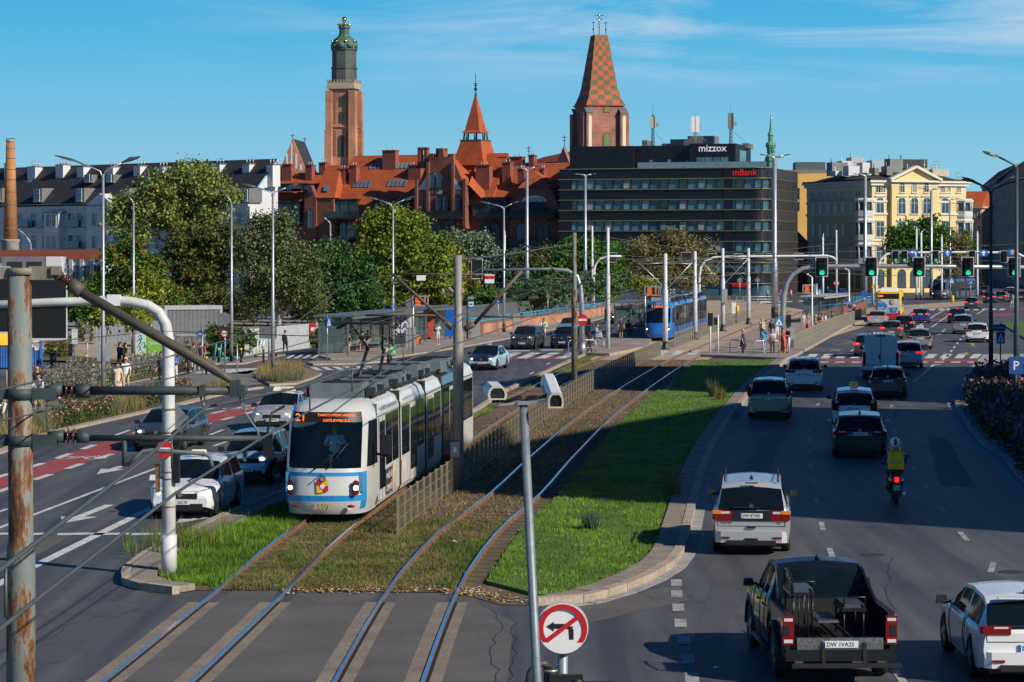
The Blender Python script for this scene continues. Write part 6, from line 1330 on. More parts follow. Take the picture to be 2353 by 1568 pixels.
for Yp,(z0,z1),l in((126,(6.4,7.2),'first'),(183,(6.1,7.0),'second'),(212,(6.1,7.0),'third')):pass
wire('messenger wire above the east track beyond the rusty pole',[PT(1062,721,71),PT(1300,645,126)]+[T2c(y,6.3)for y in(160,183,212,250)],.012)
wire('messenger wire above the west track beyond the concrete pole',[PT(1060,640,75),PT(1210,565,126)]+[T1c(y,6.5)for y in(160,183,212,250)],.012)
wire('contact wire above the east track toward the square',[T2c(y,5.15)for y in(100,126,160,183,212,250,290)],.012)
for i,(a,b,Ya,Yb)in enumerate((((1290,575),(1660,600),200,220),((1390,545),(1720,588),230,262),((1529,604),(1920,560),183,330),((1597,600),(2180,612),203,330),((1660,590),(2340,600),225,330),((1720,585),(2353,560),247,330),((1350,590),(1790,606),240,262),((1460,600),(1990,622),260,340),((1610,610),(2060,634),260,330),((1720,614),(2260,618),247,350),((1850,602),(2353,612),330,340),((1040,600),(1320,560),75,126),((1700,600),(1990,600),290,370),((1529,640),(1800,620),183,270))):wire('thin span wire among the poles of the tram square',[PT(*a,Ya),PT((a[0]+b[0])/2,(a[1]+b[1])/2+3,(Ya+Yb)/2),PT(*b,Yb)],.022+.005*(i%3),'span wires over the tram square')
s=Loc('camera_pole','thin galvanised pole leaning slightly, topped by a crossbar between the two traffic cameras','pole',1238,1568,None,22.0,0);s.t.location.z=0
def Pc(px,py,dy=0):return V(((px-1238)*s.k,dy,H-(py-HY)*s.k))
top=Pc(1203,930);bot=top+(Pc(1234,1568)-top)*((top.z)/(top.z-Pc(1234,1568).z))
mb=MB();mb.tube([bot,top],[.045,.037],14);s.b('pole',M('galvanised_spangle',(.2,.235,.26),rough=.5,metal=.3,var=.2,scale=14),mb)
mb=MB();mb.bar(Pc(1135,932),Pc(1205,925,.0),.05,.018);mb.bar(Pc(1200,925),Pc(1262,922,.0),.05,.018);mb.box(*Pc(1204,926),.11,.11,.03);s.b('crossbar',STEEL,mb)
for pts in([(1204,925),(1200,913),(1190,912),(1175,918),(1150,924)],[(1206,925),(1211,914),(1222,912),(1240,913),(1262,906)],[(1202,925),(1197,917),(1186,917),(1165,924)],[(1207,925),(1214,918),(1230,917),(1258,911)]):s.b('cable',BLACK,MB().tube([Pc(*p,.02)for p in pts],.012,6))
HOUS=M('camera_shell',(.72,.73,.74),rough=.35,var=.05);BEI=M('beige_bezel',(.55,.49,.36),rough=.55,var=.06)
def cctv(label,back,frontp,yb,yf,w,h,txt=None):
 a,b=PT(*back,yb),PT(*frontp,yf);t=thing('traffic_camera',label,'camera',b,0,None);d=(a-b);L_=d.length;d.normalize();sd_=d.cross(V((0,0,1))).normalized();up_=sd_.cross(d)
 sec=[(-.5,-.42),(.5,-.42),(.56,-.1),(.5,.25),(.3,.5),(-.3,.5),(-.5,.25),(-.56,-.1)]
 mb=MB();vs=[]
 for f in(0,1):
  for x,z in sec:vs.append(d*(L_*f)+sd_*(x*w)+up_*(z*h))
 mb.add(vs,[tuple(range(8,16))]+[(i,(i+1)%8,8+(i+1)%8,8+i)for i in range(8)],0);sh=mb.build('housing',HOUS,t)
 mb=MB();K=len(sec);vs=[d*-.012+sd_*(x*w)+up_*(z*h)for x,z in sec]+[d*-.012+sd_*(x*w*.76)+up_*(z*h*.76)for x,z in sec];mb.add(vs,[(i,K+i,K+(i+1)%K,(i+1)%K)for i in range(K)]);mb.build('bezel',BEI,t)
 mb=MB();mb.add([d*.03+sd_*(x*w*.97)+up_*(z*h*.97)for x,z in sec],[tuple(range(K))[::-1]]);mb.build('front_glass',GLASS,t)
 if txt:text(txt,M('dark_print',(.06,.07,.08),var=0),d*(L_*.5)-sd_*(.566*w)-up_*(.02*h),-sd_+up_*.12,-d.cross(sd_)if False else up_,w=L_*.62,parent=t)
 mb=MB();mb.box(0,0,0,.07,.07,.05);o=mb.build('mount',BLACK,t);o.location=d*(L_*.25)-up_*(h*.52)
cctv('squat white traffic camera facing forward on the camera pole, with beige bezel',(1131,893),(1143,905),22.6,21.9,.15,.125)
cctv('long white traffic camera tilted downward on the camera pole, with grey lettering',(1260,877),(1277,922),22.7,21.85,.125,.145,'Autoscope')
s=Loc('no_turn_sign','round red and white sign forbidding a turn, on a grey post beside the camera pole','road sign',1293,1568,None,30.7);s.t.location.z=0
def Ps(px,py,dy=0):return V(((px-1293)*s.k,dy,H-(py-HY)*s.k))
mb=MB();mb.tube([(0,0,0),(0,0,Ps(1293,1400).z)],.062,14);s.b('post',M('grey_post',(.25,.29,.31),rough=.5,metal=.3,var=.12),mb)
c=Ps(1293,1442,-.1);pl=round_sign(s.t,c,.3,'noleft',(-.06,-1,.06));
mb=MB();mb.disc(c+V((.0,.03,.012)),(-.06,-1,.06),.312,.03,26);s.b('sign_rim',M('light_rim',(.45,.46,.46),rough=.4),mb)
s2=Loc('cable_box','black corrugated cable pipe and black boxes strapped below the round sign','cable box',1265,1568,None,30.2);s2 .t.location.z=0
def Pb(px,py,dy=0):return V(((px-1265)*s2 .k,dy,H-(py-HY)*s2 .k))
mb=MB();mb.lathe([(.085,0),(.085,Pb(1265,1530).z)],(0,0,0),14);s2 .b('box',BLACK,mb);mb=MB();mb.tube([Pb(1210,1600,-.05),Pb(1217,1545,-.05),Pb(1232,1526,-.05),Pb(1248,1524,-.02),Pb(1262,1534)],.042,12);s2 .b('corrugated_pipe',M('pipe_grey',(.05,.05,.052),rough=.5,var=.3,scale=30,stretch=(1,1,1)),mb)
mb=MB();mb.box(*Pb(1300,1555,-.12),.4,.1,.09);mb.lathe([(.09,Pb(1325,1562).z-.06),(.09,Pb(1325,1562).z),(.03,Pb(1325,1550).z)],(Pb(1325,1562).x,-.12,0),10);mb.box(*Pb(1375,1566,-.12),.35,.05,.04);s2 .b('black_arm',BLACK,mb);mb=MB();mb.lathe([(.09,Pb(1265,1543).z),(.09,Pb(1265,1538).z)],(0,0,0),14);s2 .b('strap',STEEL,mb)
def mesh_fence(label,pts,h,step,mat,rails_n=4,side=None,name='track_fence'):
 P=resample(pts,step);o=P[0].copy();t=thing(name,label,'fence',o)
 pm=MB();pm.box(0,0,h/2,.07,.07,h);pme=None
 for p in P:
  if pme is None:pme=pm.build('post',mat,t,p-o).data
  else:link('post',pme,t,p-o)
 mb=MB()
 for a,b in zip(P,P[1:]):
  a,b=a-o,b-o
  for i in range(rails_n):z=h*(.1+.85*i/(rails_n-1));mb.tube([a+V((0,0,z)),b+V((0,0,z))],.011,4,cap=False)
 mb.build('wire_rail',mat,t)
 m,nt,b_=new_mat('mesh_panel');L=nt.links.new;tr=N(nt,'ShaderNodeBsdfTransparent');mx=N(nt,'ShaderNodeMixShader');mx.inputs[0].default_value=.42;b_.inputs['Base Color'].default_value=(.13,.115,.085,1);L(tr.outputs[0],mx.inputs[1]);L(b_.outputs[0],mx.inputs[2]);L(mx.outputs[0],nt.nodes['Material Output'].inputs['Surface'])
 mb=MB()
 for a,b in zip(P,P[1:]):a,b=a-o,b-o;mb.quad(a+V((0,0,.03)),b+V((0,0,.03)),b+V((0,0,h*.97)),a+V((0,0,h*.97)))
 mb.build('mesh_panel',m,t);return t
FEN=M('fence_khaki',(.22,.19,.135),rough=.7,var=.2)
fy=[62.9,66,70,75,82,90,100,112,126,140,156,172.6]
mesh_fence('knee high khaki wire fence running between the two tracks',[V(((track1(y)+track2(y))/2+(.1 if y<80 else .2),y,0))for y in fy],1.0,1.25,FEN)
mesh_fence('grey mesh fence between the tracks alongside the blue tram',[V(((track1(y)+track2(y))/2,y,0))for y in(186,200,220,240,262)],1.15,2.0,M('fence_grey',(.3,.29,.26),rough=.6,var=.15))
RAILM=M('railing_beige_steel',(.38,.35,.28),rough=.5,var=.12)
mesh_fence('long steel railing with infill between the right platform and the road',gp([(1826,806),(1870,781),(1920,757),(1979,734)]),1.15,1.3,RAILM,4,name='platform_railing')
def barrier(label,a,b,h=1.05):
 p,q=G(*a),G(*b);o=p.copy();t=thing('pedestrian_barrier',label,'barrier',o,0,'grey tubular barriers at the stop');d=q-p;z=lambda f,hh:d*f+V((0,0,hh));mb=MB();mb.tube([z(0,0),z(0,h*.85),z(.05,h*.97),z(.12,h),z(.88,h),z(.95,h*.97),z(1,h*.85),z(1,0)],.04,8);mb.tube([z(.0,h*.5),z(1,h*.5)],.03,6);mb.tube([z(.5,0),z(.5,h)],.03,6);mb.build('rail',STEEL,t)
barrier('tubular barrier near the woman in black at the west platform',(1306,818),(1368,817));barrier('short tubular barrier behind the first one at the west platform',(1352,806),(1387,815));barrier('tubular barrier beside the old woman in purple',(1645,817),(1710,817));barrier('tubular barrier in front of the waiting group with the shopping bags',(1732,820),(1790,819))
BLR=M('railing_blue',(.05,.4,.65),rough=.4,var=.08)
def ramp():
 A,B_=G(1106,770),G(1318,738);C_=G(1400,722);o=A.copy();t=thing('ramp_wall','low orange brick wall of the underpass ramp with a sky blue railing','wall',o);wm=brick_mat('ramp_brick',(.48,.17,.08),(.4,.13,.06),(.5,.35,.25),.3,.1,.02,.3,.3,.5)
 P=[A-o,B_-o,C_-o];mb=MB()
 for a,b in zip(P,P[1:]):mb.bar(a+V((0,0,.45)),b+V((0,0,.45)),.35,.95)
 mb.build('brick_wall',wm,t);mb=MB()
 for a,b in zip(P,P[1:]):mb.bar(a+V((0,0,.99)),b+V((0,0,.99)),.42,.1)
 mb.build('coping',M('brick_coping',(.3,.1,.06),rough=.8,var=.2),t)
 mb=MB();
 for f,w in((.12,.5),(.55,.9),(.78,.7)):p=P[0].lerp(P[1],f);q=P[0].lerp(P[1],f+.01*w);mb.bar(p+V((-.2,-.19,.45)),q+V((-.2,-.19,.45)),.02,.8)
 mb.build('plaster_patch',M('patch_plaster',(.5,.45,.36),var=.2),t)
 mb=MB()
 for a,b in zip(P,P[1:]):
  mb.tube([a+V((0,0,1.45)),b+V((0,0,1.45))],.045,6);mb.tube([a+V((0,0,1.2)),b+V((0,0,1.2))],.03,6);n=int((b-a).length/1.8)
  for i in range(n+1):p=a.lerp(b,i/n);mb.box(p.x,p.y,1.23,.07,.07,.5)
 mb.build('railing',BLR,t)
 t=thing('stair_railing','sky blue railing around the underpass stairs beside the bus shelter','railing',G(1030,760));o=t.location.copy();mb=MB();q=[G(1030,761)-o,G(1062,759)-o,G(1098,759)-o]
 for a,b in zip(q,q[1:]):
  for z in(.3,1.05):mb.tube([a+V((0,0,z)),b+V((0,0,z))],.05,6)
  for i in range(4):p=a.lerp(b,i/3);mb.box(p.x,p.y,.55,.08,.08,1.1)
 mb.build('rail',BLR,t)
 o=G(1000,764);t=thing('underpass_wall','dark concrete parapet of the underpass below the hedge','wall',o);mb=MB();a=V((0,0,.6));b=G(1320,730)-o;mb.bar(a+V((0,6,.4)),V((b.x,b.y+8,1.0)),.4,2.0);mb.build('parapet',M('shaded_concrete',(.1,.11,.12),var=.2),t)
 for px0,px1,py,l in((1660,1790,700,'pale blue railing beyond the tram square'),(1955,2010,700,'pale blue stair railing behind the yellow bus'),(1270,1315,700,'blue railing around the planted bank')):
  p,q_=G(px0,py),G(px1,py);t=thing('blue_railing',l,'railing',p);mb=MB();d=q_-p
  for z in(.35,.7,1.05):mb.tube([V((0,0,z)),d+V((0,0,z))],.05,5)
  for i in range(9):c=d*(i/8);mb.box(c.x,c.y,.55,.09,.09,1.1)
  mb.build('rail',BLR if px0!=1660 else STEEL,t)
 o=G(1850,735);t=thing('underpass_entrance','brick lined underpass entrance with blue railings behind the right platform shelter','wall',o);q_=[G(1960,722)-o,G(1990,708)-o];mb=MB();mb.bar(V((0,0,.5)),q_[0]+V((0,0,.5)),.4,1.0);mb.bar(q_[0]+V((0,0,.5)),q_[1]+V((0,0,.5)),.4,1.0);mb.build('brick_wall',BRICK,t);mb=MB();mb.tube([V((0,0,1.3)),q_[0]+V((0,0,1.3)),q_[1]+V((0,0,1.3))],.06,6)
 for i in range(9):c=q_[0]*(i/8);mb.box(c.x,c.y,1.15,.08,.08,.35)
 mb.build('railing',BLR,t)
ramp()
def post_sign(name,label,px,py,ptop,plates,r=.035,mat=STEEL,cat='road sign',Y=None,z=0.0,group=None):
 """plates: ('round', px, py, r px, kind) / ('box', x0, y0, x1, y1, mat, text, textmat) / ('dia', px, py, r, mat)"""
 s=Loc(name,label,cat,px,py,group,Y,z);k=s.k;mb=MB();mb.tube([(0,0,0),s.p(px,ptop)],r,8);s.b('post',mat,mb)
 for q in plates:
  if q[0]=='round':round_sign(s.t,s.p(q[1],q[2],-.08),q[3]*k,q[4])
  elif q[0]=='box':
   a,b=s.p(q[1],q[2],-.07),s.p(q[3],q[4],-.07);mb=MB();mb.box((a.x+b.x)/2,-.07,(a.z+b.z)/2,abs(b.x-a.x),.03,abs(a.z-b.z));o=s.b('sign_plate',q[5],mb)
   if len(q)>6 and q[6]=='ped':
    w,h=abs(b.x-a.x),abs(a.z-b.z);cx,cz=(a.x+b.x)/2,(a.z+b.z)/2;MB().plate([(cx-w*.4,-.09,cz-h*.36),(cx+w*.4,-.09,cz-h*.36),(cx,-.09,cz+h*.42)],(0,-1,0),.006).build('symbol',WHITE,o)
    mb=MB();mb.plate([(cx-w*.06,-.098,cz-h*.2),(cx+w*.02,-.098,cz-h*.28),(cx+w*.1,-.098,cz-h*.28),(cx+w*.06,-.098,cz+h*.02),(cx-w*.02,-.098,cz+h*.06)],(0,-1,0),.004);mb.build('symbol',M('symbol_dark',(.02,.03,.06),var=0),o)
   elif len(q)>6 and q[6]=='bus':
    w,h=abs(b.x-a.x),abs(a.z-b.z);cx,cz=(a.x+b.x)/2,(a.z+b.z)/2;MB().box(cx,-.09,cz+h*.1,w*.8,.01,h*.55).build('symbol',WHITE,o);MB().box(cx,-.098,cz+h*.1,w*.6,.01,h*.2).build('symbol',BLACK,o)
   elif len(q)>6 and q[6]=='led':
    w,h=abs(b.x-a.x),abs(a.z-b.z);cx,cz=(a.x+b.x)/2,(a.z+b.z)/2;rr=random.Random(px)
    mb=MB()
    for i in range(6):
     z=cz+h*(.36-.145*i);mb.box(cx-w*.16,-.09,z,w*rr.uniform(.3,.45),.01,h*.05);mb.box(cx+w*.3,-.09,z,w*.12,.01,h*.05)
    mb.build('led_lettering',ORANGE,o);mb=MB()
    for x in(-w/2,w/2):mb.box(cx+x,-.08,cz,.09,.1,h+.09)
    for zz_ in(-h/2,h/2):mb.box(cx,-.08,cz+zz_,w,.1,.09)
    mb.build('casing',GREYP,o)
   elif len(q)>6 and q[6]=='street':
    w,h=abs(b.x-a.x),abs(a.z-b.z);cx,cz=(a.x+b.x)/2,(a.z+b.z)/2;MB().box(cx,-.09,cz-h*.36,w,.008,h*.1).build('red_band',RED,o);MB().box(cx,-.09,cz-h*.46,w,.008,h*.09).build('yellow_band',YELLOW,o);text(q[7],WHITE,(cx,-.095,cz+h*.1),(0,-1,0),(0,0,1),w=w*.8,parent=o)
   elif len(q)>6:text(q[6],q[7],((a.x+b.x)/2,-.093,(a.z+b.z)/2),(0,-1,0),(0,0,1),h=abs(a.z-b.z)*(q[8]if len(q)>8 else .6),parent=o)
  elif q[0]=='dia':c=s.p(q[1],q[2],-.06);d=q[3]*k;mb=MB();mb.plate([c+V((-d,0,0)),c+V((0,0,-d)),c+V((d,0,0)),c+V((0,0,d))],(0,-1,0),.02);s.b('sign_plate',q[4],mb)
 return s
LB=M('pale_blue_sign',(.45,.58,.62),rough=.5,var=.05)
post_sign('crossing_sign','blue pedestrian crossing sign on its own tiny island before the bus shelter',752,831,726,[('box',751,729.5,761.5,751.5,BLUE,'ped')],z=.1)
post_sign('cycle_sign','round blue cycle path sign beside the clipped hedge',777.5,812,724,[('round',776.8,730,6.6,'bike')],z=.1)
post_sign('cycle_sign','round blue cycle path sign in front of the posters',465,865,755,[('round',459.5,767,7.3,'bike')])
post_sign('no_turn_sign','round sign forbidding a turn by the turquoise scooters, grey disc above',545,878,790,[('round',516,733,15,'back'),('box',506,751,530,776,DARKM),('round',515.6,766.6,8,'noright')])
post_sign('bent_post','grey bent sign post carrying the disc beside the turquoise scooters',517,860,735,[],.04,cat='post')
post_sign('zone_sign','white speed thirty sign beside the white mast and the grey container',388,852,745,[('box',382,747,394,765.5,WHITE,'30',BLACK,.35)])
post_sign('parking_sign','pale blue sign with a white letter at the sandy yard',172,850,755,[('box',165,756,179,791,LB,'P',WHITE,.5)])
post_sign('info_totem','narrow black information board beside the young tree',162,855,788,[('box',157.5,790,166.5,818,BLACK)],cat='board')
post_sign('sign_cluster','white backs of clustered round signs by the sandy yard',201,850,740,[('round',200,750,6,'back'),('round',202,762,5,'back'),('box',195,768,206,786,GREYP)],mat=WHITEP)
post_sign('grey_board','large grey sign back with stickers on the tall lamp',238,938,900,[('box',223,791.5,253,830,M('sign_back_bluegrey',(.3,.35,.4),rough=.5,var=.1))],cat='board')
s=post_sign('parking_meter','slim black parking meter in the lavender bed',122,864,862,[],.05,BLACK,'parking meter');mb=MB();mb.box(0,0,s.p(122,838).z,.32,.3,s.p(122,811).z-s.p(122,864).z);s.b('cabinet',BLACK,mb);mb=MB();mb.box(.08,-.16,s.p(122,822).z,.12,.02,.2);s.b('keypad',GREYP,mb)
post_sign('departure_board','orange lit tram departure board above the bus shelter before the maple',949,812,679,[('box',949,681,983.5,702.5,BLACK,'led')],.09,cat='departure board',z=.1)
post_sign('priority_sign','grey back of a diamond sign before the bus shelter',940,812,686,[('dia',940,697,11.5,SIGNB),('box',932,710,948,728,SIGNB)],z=.1)
post_sign('street_name_sign','blue street name plate with red and yellow edge on the steel lamp by the shelter',904,803,700,[('box',878,709.7,900.5,720.4,BLUE,'street','Sokolnicza'),('box',905,697,910,708,BLUE)],.05,z=0)
post_sign('bus_stop_sign','blue and white bus stop sign beside the concrete coloured pole',1074,779,680,[('box',1075.5,692,1089.4,710,M('sign_azure',(.02,.16,.42)),'bus'),('box',1075.5,682,1089,688,GREYP)],.06,DARKM,z=.1)
post_sign('no_entry_sign','small round no entry sign above a blue disc behind the brick ramp',1144.7,764,677,[('round',1143.3,682,5.2,'noentry'),('round',1143.6,693,5.4,'blue')],z=.1)
post_sign('round_sign','grey back of a round sign standing at the brick ramp wall',1259,739.5,676,[('round',1259.5,681,4.9,'back')],z=.1)
post_sign('cycle_sign','round blue cycle sign half hidden by the maple at the shelter',1027,760,704,[('round',1026,703,5,'blue')])
post_sign('tram_signal','black tram signal on a pole with a diamond sign back by the west platform',1397,808,690,[('dia',1392,700,11,SIGNB),('box',1389,710,1400,738,SIGH)],.06,cat='signal')
post_sign('tram_signal','black signal pair on a thin white pole at the track crossing',1632,817,718,[('box',1626,719,1638,749,SIGH),('box',1640,730,1649,747,SIGH)],.06,WHITEP,cat='signal')
post_sign('thin_post','plain thin white post beside the black signal pair',1650,817,724,[],.05,WHITEP,cat='post')
post_sign('crossing_sign','blue pedestrian crossing sign in front of the people at the right platform',1792,818,728,[('box',1779,730,1800,750.5,M('sign_azure',(.02,.16,.42)),'ped')],.05,GREYP)
post_sign('departure_board','orange lit departure board beside the blue tram',1482,766,657,[('box',1482,659.5,1513,679,BLACK,'led')],.1,cat='departure board')
post_sign('tram_stop_sign','blue and white tram stop sign behind the thick white pole',1546,760,664,[('box',1539,670,1552,683,MC['sign_azure'],'bus'),('box',1539,664,1552,668,GREYP)],.05)
post_sign('departure_board','orange lit departure board over the right platform shelter',1876,741,652,[('box',1845,655,1872,674,BLACK,'led')],.12,cat='departure board')
post_sign('tram_stop_sign','blue and white stop sign under the right platform board',1863,742,676,[('box',1857,677,1870,692,MC['sign_azure'],'bus')],.05)
post_sign('crossing_sign','small blue crossing sign behind the right platform board',1884,710,664,[('box',1878,665,1888,680,MC['sign_azure'],'ped')],.06)
post_sign('no_entry_sign','round no entry sign on the white pole before the palace',1922,690,642,[('round',1921.7,651,7,'noentry')],.06)
post_sign('subway_sign','small blue underpass sign on the mast before the palace',1986,712,668,[('box',1979,669,1992,683,BLUE)],.06)
post_sign('priority_sign','tilted yellow and black diamond sign beside the bus roof',2011,706,652,[('dia',2011,659,9,YELLOW),('dia',2011,659,4,BLACK)],.06)
post_sign('parking_sign','big blue parking sign on the dark lamp post by the rose bed',2334,946,818,[('box',2318,819.6,2351.5,860,M('parking_blue',(.01,.07,.3)),'P',WHITE,.5)],.06,NAVY)
post_sign('street_name_sign','dark blue street name plate above a crossing sign behind the rose bed',2299,858,744,[('box',2280.5,746,2310,762,MC['parking_blue'],'street','Sokolnicza'),('box',2289,763,2308.5,790,MC['parking_blue'],'ped')],.04,NAVY)
post_sign('crossing_sign','far blue crossing sign before the tenements',2184,692,637,[('box',2181,639,2192,652,MC['sign_azure'],'ped')],.05)
for px,py,c,l in((1517,660,'dia','grey diamond sign back by the black office entrance'),(1807,655,'dia','grey diamond sign back before the low dark red house'),(1700,645,'round','grey round sign back before the office entrance'),(1741,644,'dia','grey diamond sign back on the tram square'),(2230,650,'round','round blue sign before the tenements')):
 post_sign('road_sign',l,px,690,py-8,[(c,px,py,7,SIGNB)if c=='dia'else(c,px,py,6,'back'if px<2000 else'blue')],.06)
def bollard(px,py,h=1.05):
 b=G(px,py);t=thing('bollard','black bollard with a yellow top beside the side street','bollard',b,0,'black bollards with yellow tops');MB().tube([(0,0,0),(0,0,h)],.07,8).build('post',BLACK,t);MB().tube([(0,0,h*.82),(0,0,h*.95)],.075,8).build('yellow_band',YELLOW,t)
for q in((502.5,837),(553.8,837),(605.5,834.7),(432.6,859.6),(474,859.6),(197,854.6),(246,846),(340,834)):bollard(*q)
def crate(name,label,cat,px,py,w,d,h,mat,rz=0.0,z=.1,extra=None):
 b=G(px,py,z);t=thing(name,label,cat,b,rz);mb=MB();mb.box(0,0,h/2,w,d,h);mb.build('casing',mat,t);mb=MB();mb.box(0,0,h+.03,w+.06,d+.06,.06);mb.build('lid',extra or mat,t);return t
crate('litter_bin','tall grey litter bin beside the bus shelter advert','bin',944,797,.7,.7,1.35,GREYP);crate('litter_bin','grey litter bin at the end of the brick ramp wall','bin',1093,777,.7,.6,1.5,GREYP,extra=STEEL);crate('litter_bin','grey litter bin further up the brick ramp wall','bin',1187,757,.6,.6,1.4,GREYP,extra=STEEL);crate('litter_bin','grey bin by the railing of the right platform','bin',1815,778,.7,.6,1.0,GREYP,z=.18)
crate('control_cabinet','grey control cabinet with a white side among the spruces','cabinet',1285,712,1.1,.7,1.0,GREYP,extra=WHITE,z=.6);crate('control_cabinet','white control cabinet beside the yellow bollard on the tram square','cabinet',1686,722,.5,.5,1.3,WHITE,z=.02)
for px,py,l in((1694.5,723,'yellow bollard beside the white cabinet on the tram square'),(2189,697,'yellow bollard beside the dark tram')):t=thing('guide_bollard',l,'bollard',G(px,py));mb=MB();mb.tube([(0,0,0),(0,0,.8),(0,0,1.05)],[.22,.2,.12],10);mb.build('post',YELLOW,t)
t=thing('suitcase','orange suitcase standing by the bus shelter','suitcase',G(961,793,.1));mb=MB();mb.box(0,0,.42,.42,.3,.7,0,0,.85);mb.build('shell',M('suitcase_orange',(.85,.22,.01),var=.05),t);MB().tube([(-.1,0,.76),(-.1,0,.9),(.1,0,.9),(.1,0,.76)],.02,6).build('handle',BLACK,t)
def corrug(name,label,cat,a,b,h,mat,ribs=26,rim=None,z=.1):
 p,q=G(*a,z),G(*b,z);t=thing(name,label,cat,p,math.atan2((q-p).y,(q-p).x));L_=(q-p).length;mb=MB();P=[]
 for i in range(ribs):x=L_*i/ribs;w=L_/ribs;P+=[(x,0),(x+w*.35,0),(x+w*.5,-.06),(x+w*.85,-.06)]
 P.append((L_,0));
 for(x0,y0),(x1,y1)in zip(P,P[1:]):mb.quad((x0,y0,0),(x1,y1,0),(x1,y1,h),(x0,y0,h))
 mb.build('corrugated_panel',mat,t)
 if rim:mb=MB();mb.box(L_/2,.0,h-.12,L_+.15,.25,.3);mb.box(0,0,h/2,.2,.24,h);mb.box(L_,0,h/2,.2,.24,h);mb.box(L_/2,1.2,h-.02,L_,2.3,.06);mb.build('frame',rim,t)
 return t,L_
BL_=M('container_blue',(.01,.1,.36),rough=.5,var=.3,scale=1.2)
t,L_=corrug('container','blue shipping container with peeling white posters behind the rusty pole','container',(-30,846),(93,843),2.3,BL_,22,BL_)
rr=random.Random(2);mb=MB()
for _ in range(24):x=rr.uniform(L_*.72,L_*.98);z=rr.uniform(.9,2.1);w=rr.uniform(.08,.3);mb.plate([(x,-.08,z),(x+w,-.08,z+.03),(x+w*.9,-.08,z+rr.uniform(.2,.6)),(x-.03,-.08,z+.35)],(0,-1,0),.01)
mb.build('torn_poster',M('torn_paper',(.6,.6,.62),var=.2),t);mb=MB();mb.box(L_*.28,-.1,1.95,L_*.22,.05,1.2);bn=mb.build('yellow_banner',YELLOW,t)
t,L_=corrug('hoarding','grey corrugated fence at the back of the sandy yard','fence',(215,792),(400,788),1.7,M('fence_sheet_grey',(.3,.33,.36),rough=.5,var=.15),60)
t,L_=corrug('container','long grey site container behind the posters','container',(380,799),(507,797),3.0,M('container_grey',(.27,.28,.3),rough=.5,var=.12),42,M('container_grey_rim',(.36,.37,.4),var=.08))
p,q=G(310,833,.1),G(378,831,.1);t=thing('hoarding','white and green printed construction hoarding with graffiti','hoarding',p);L_=(q-p).length;mb=MB();mb.box(L_/2,0,.95,L_,.06,1.9);bd=mb.build('panel',M('hoarding_white',(.62,.66,.66),var=.12,scale=.8),t)
mb=MB();mb.plate([(L_*.34,-.035,.25),(L_*.6,-.035,.75),(L_,-.035,.12),(L_,-.035,1.85),(L_*.34,-.035,1.85)],(0,-1,0),.006);mb.build('green_print',M('hoarding_green',(.22,.5,.03),var=.12,scale=.6),bd);text('SKANSKA',WHITE,(L_*.68,-.05,1.2),(0,-1,0),(0,0,1),w=L_*.5,parent=bd)
mb=MB();rr=random.Random(8)
for _ in range(5):x=rr.uniform(.1,L_*.3);z=rr.uniform(.7,1.6);mb.tube([(x,-.04,z),(x+.15,-.045,z+.2),(x+.25,-.04,z-.1),(x+.1,-.045,z-.2),(x+.3,-.04,z+.1)],.025,4)
mb.build('graffiti_lettering',M('graffiti_teal',(.05,.45,.4),var=.1),bd)
p,q=G(404,813,.1),G(490,810,.1);t=thing('poster_fence','low fence pasted with black white and red repeated posters','fence',p);L_=(q-p).length;mb=MB();mb.box(L_/2,.04,.65,L_,.06,1.3);bd=mb.build('panel',M('fence_pale',(.42,.43,.44),var=.2),t)
rr=random.Random(5)
for i in range(11):
 x=L_*(i+.5)/11;w=L_/11*.9
 if i<8:MB().box(x,-.01,.85,w,.02,.75).build('poster',M('poster_dark',(.06,.06,.065),var=.5,scale=6,c2=(.35,.33,.33)),bd);MB().box(x,-.012,.35,w*.8,.02,.3).build('poster',M('poster_red',(.6,.02,.06),var=.2),bd)
 else:MB().box(x,-.01,.7,w,.02,1.0).build('poster',M('poster_torn',(.65,.66,.68),var=.6,scale=5,c2=(.15,.2,.25)),bd)
t,L_=corrug('hoarding','pale corrugated fence with red stickers behind the clipped hedge','fence',(560,818),(745,795),1.75,M('fence_sheet_pale',(.42,.46,.49),rough=.5,var=.15),70)
mb=MB();mb.box(L_*.83,-.1,1.3,1.5,.03,.9);sg=mb.build('red_sticker',RED,t);mb=MB();mb.box(L_*.83,-.12,1.3,1.1,.02,.3);mb.build('white_strip',WHITE,sg)
post_sign('grey_board','big dark grey sign back at the end of the pale fence',618,826,750,[('box',596,750,636,778,M('board_back',(.13,.14,.15),var=.1))],.06,cat='board',z=.1)
def scooter_e(px,py,rz,main,label,group):
 t=thing('electric_scooter',label,'electric scooter',G(px,py,.1),rz,group)
 MB().bar((-.45,0,.13),(.35,0,.13),.16,.06).build('deck',main,t);MB().tube([(.42,0,.12),(.3,0,1.1)],.04,8).build('stem',main,t);MB().tube([(.3,-.26,1.12),(.3,.26,1.12)],.025,6).build('handlebar',BLACK if'white'not in label else M('lime_grip',(.02,.6,.12)),t)
 for x in(-.5,.48):MB().lathe([(.03,-.03),(.11,-.03),(.12,0),(.11,.03),(.03,.03)],(x,0,.12),12,0,True,'y').build('wheel',RUBBER,t)
TQ=M('scooter_turquoise',(.02,.45,.48),rough=.4);WG=M('scooter_white',(.7,.72,.7),rough=.4)
for i,(px,py)in enumerate(((508,829),(519,829),(528,827),(541,827))):scooter_e(px,py,rad(200+i*8),TQ,'turquoise electric scooter parked before the round trimmed bush','turquoise electric scooters by the bush')
for i,(px,py)in enumerate(((603,822),(610,821),(617,820))):scooter_e(px,py,rad(170),WG,'white electric scooter with green grips parked on the grass','white electric scooters on the grass')
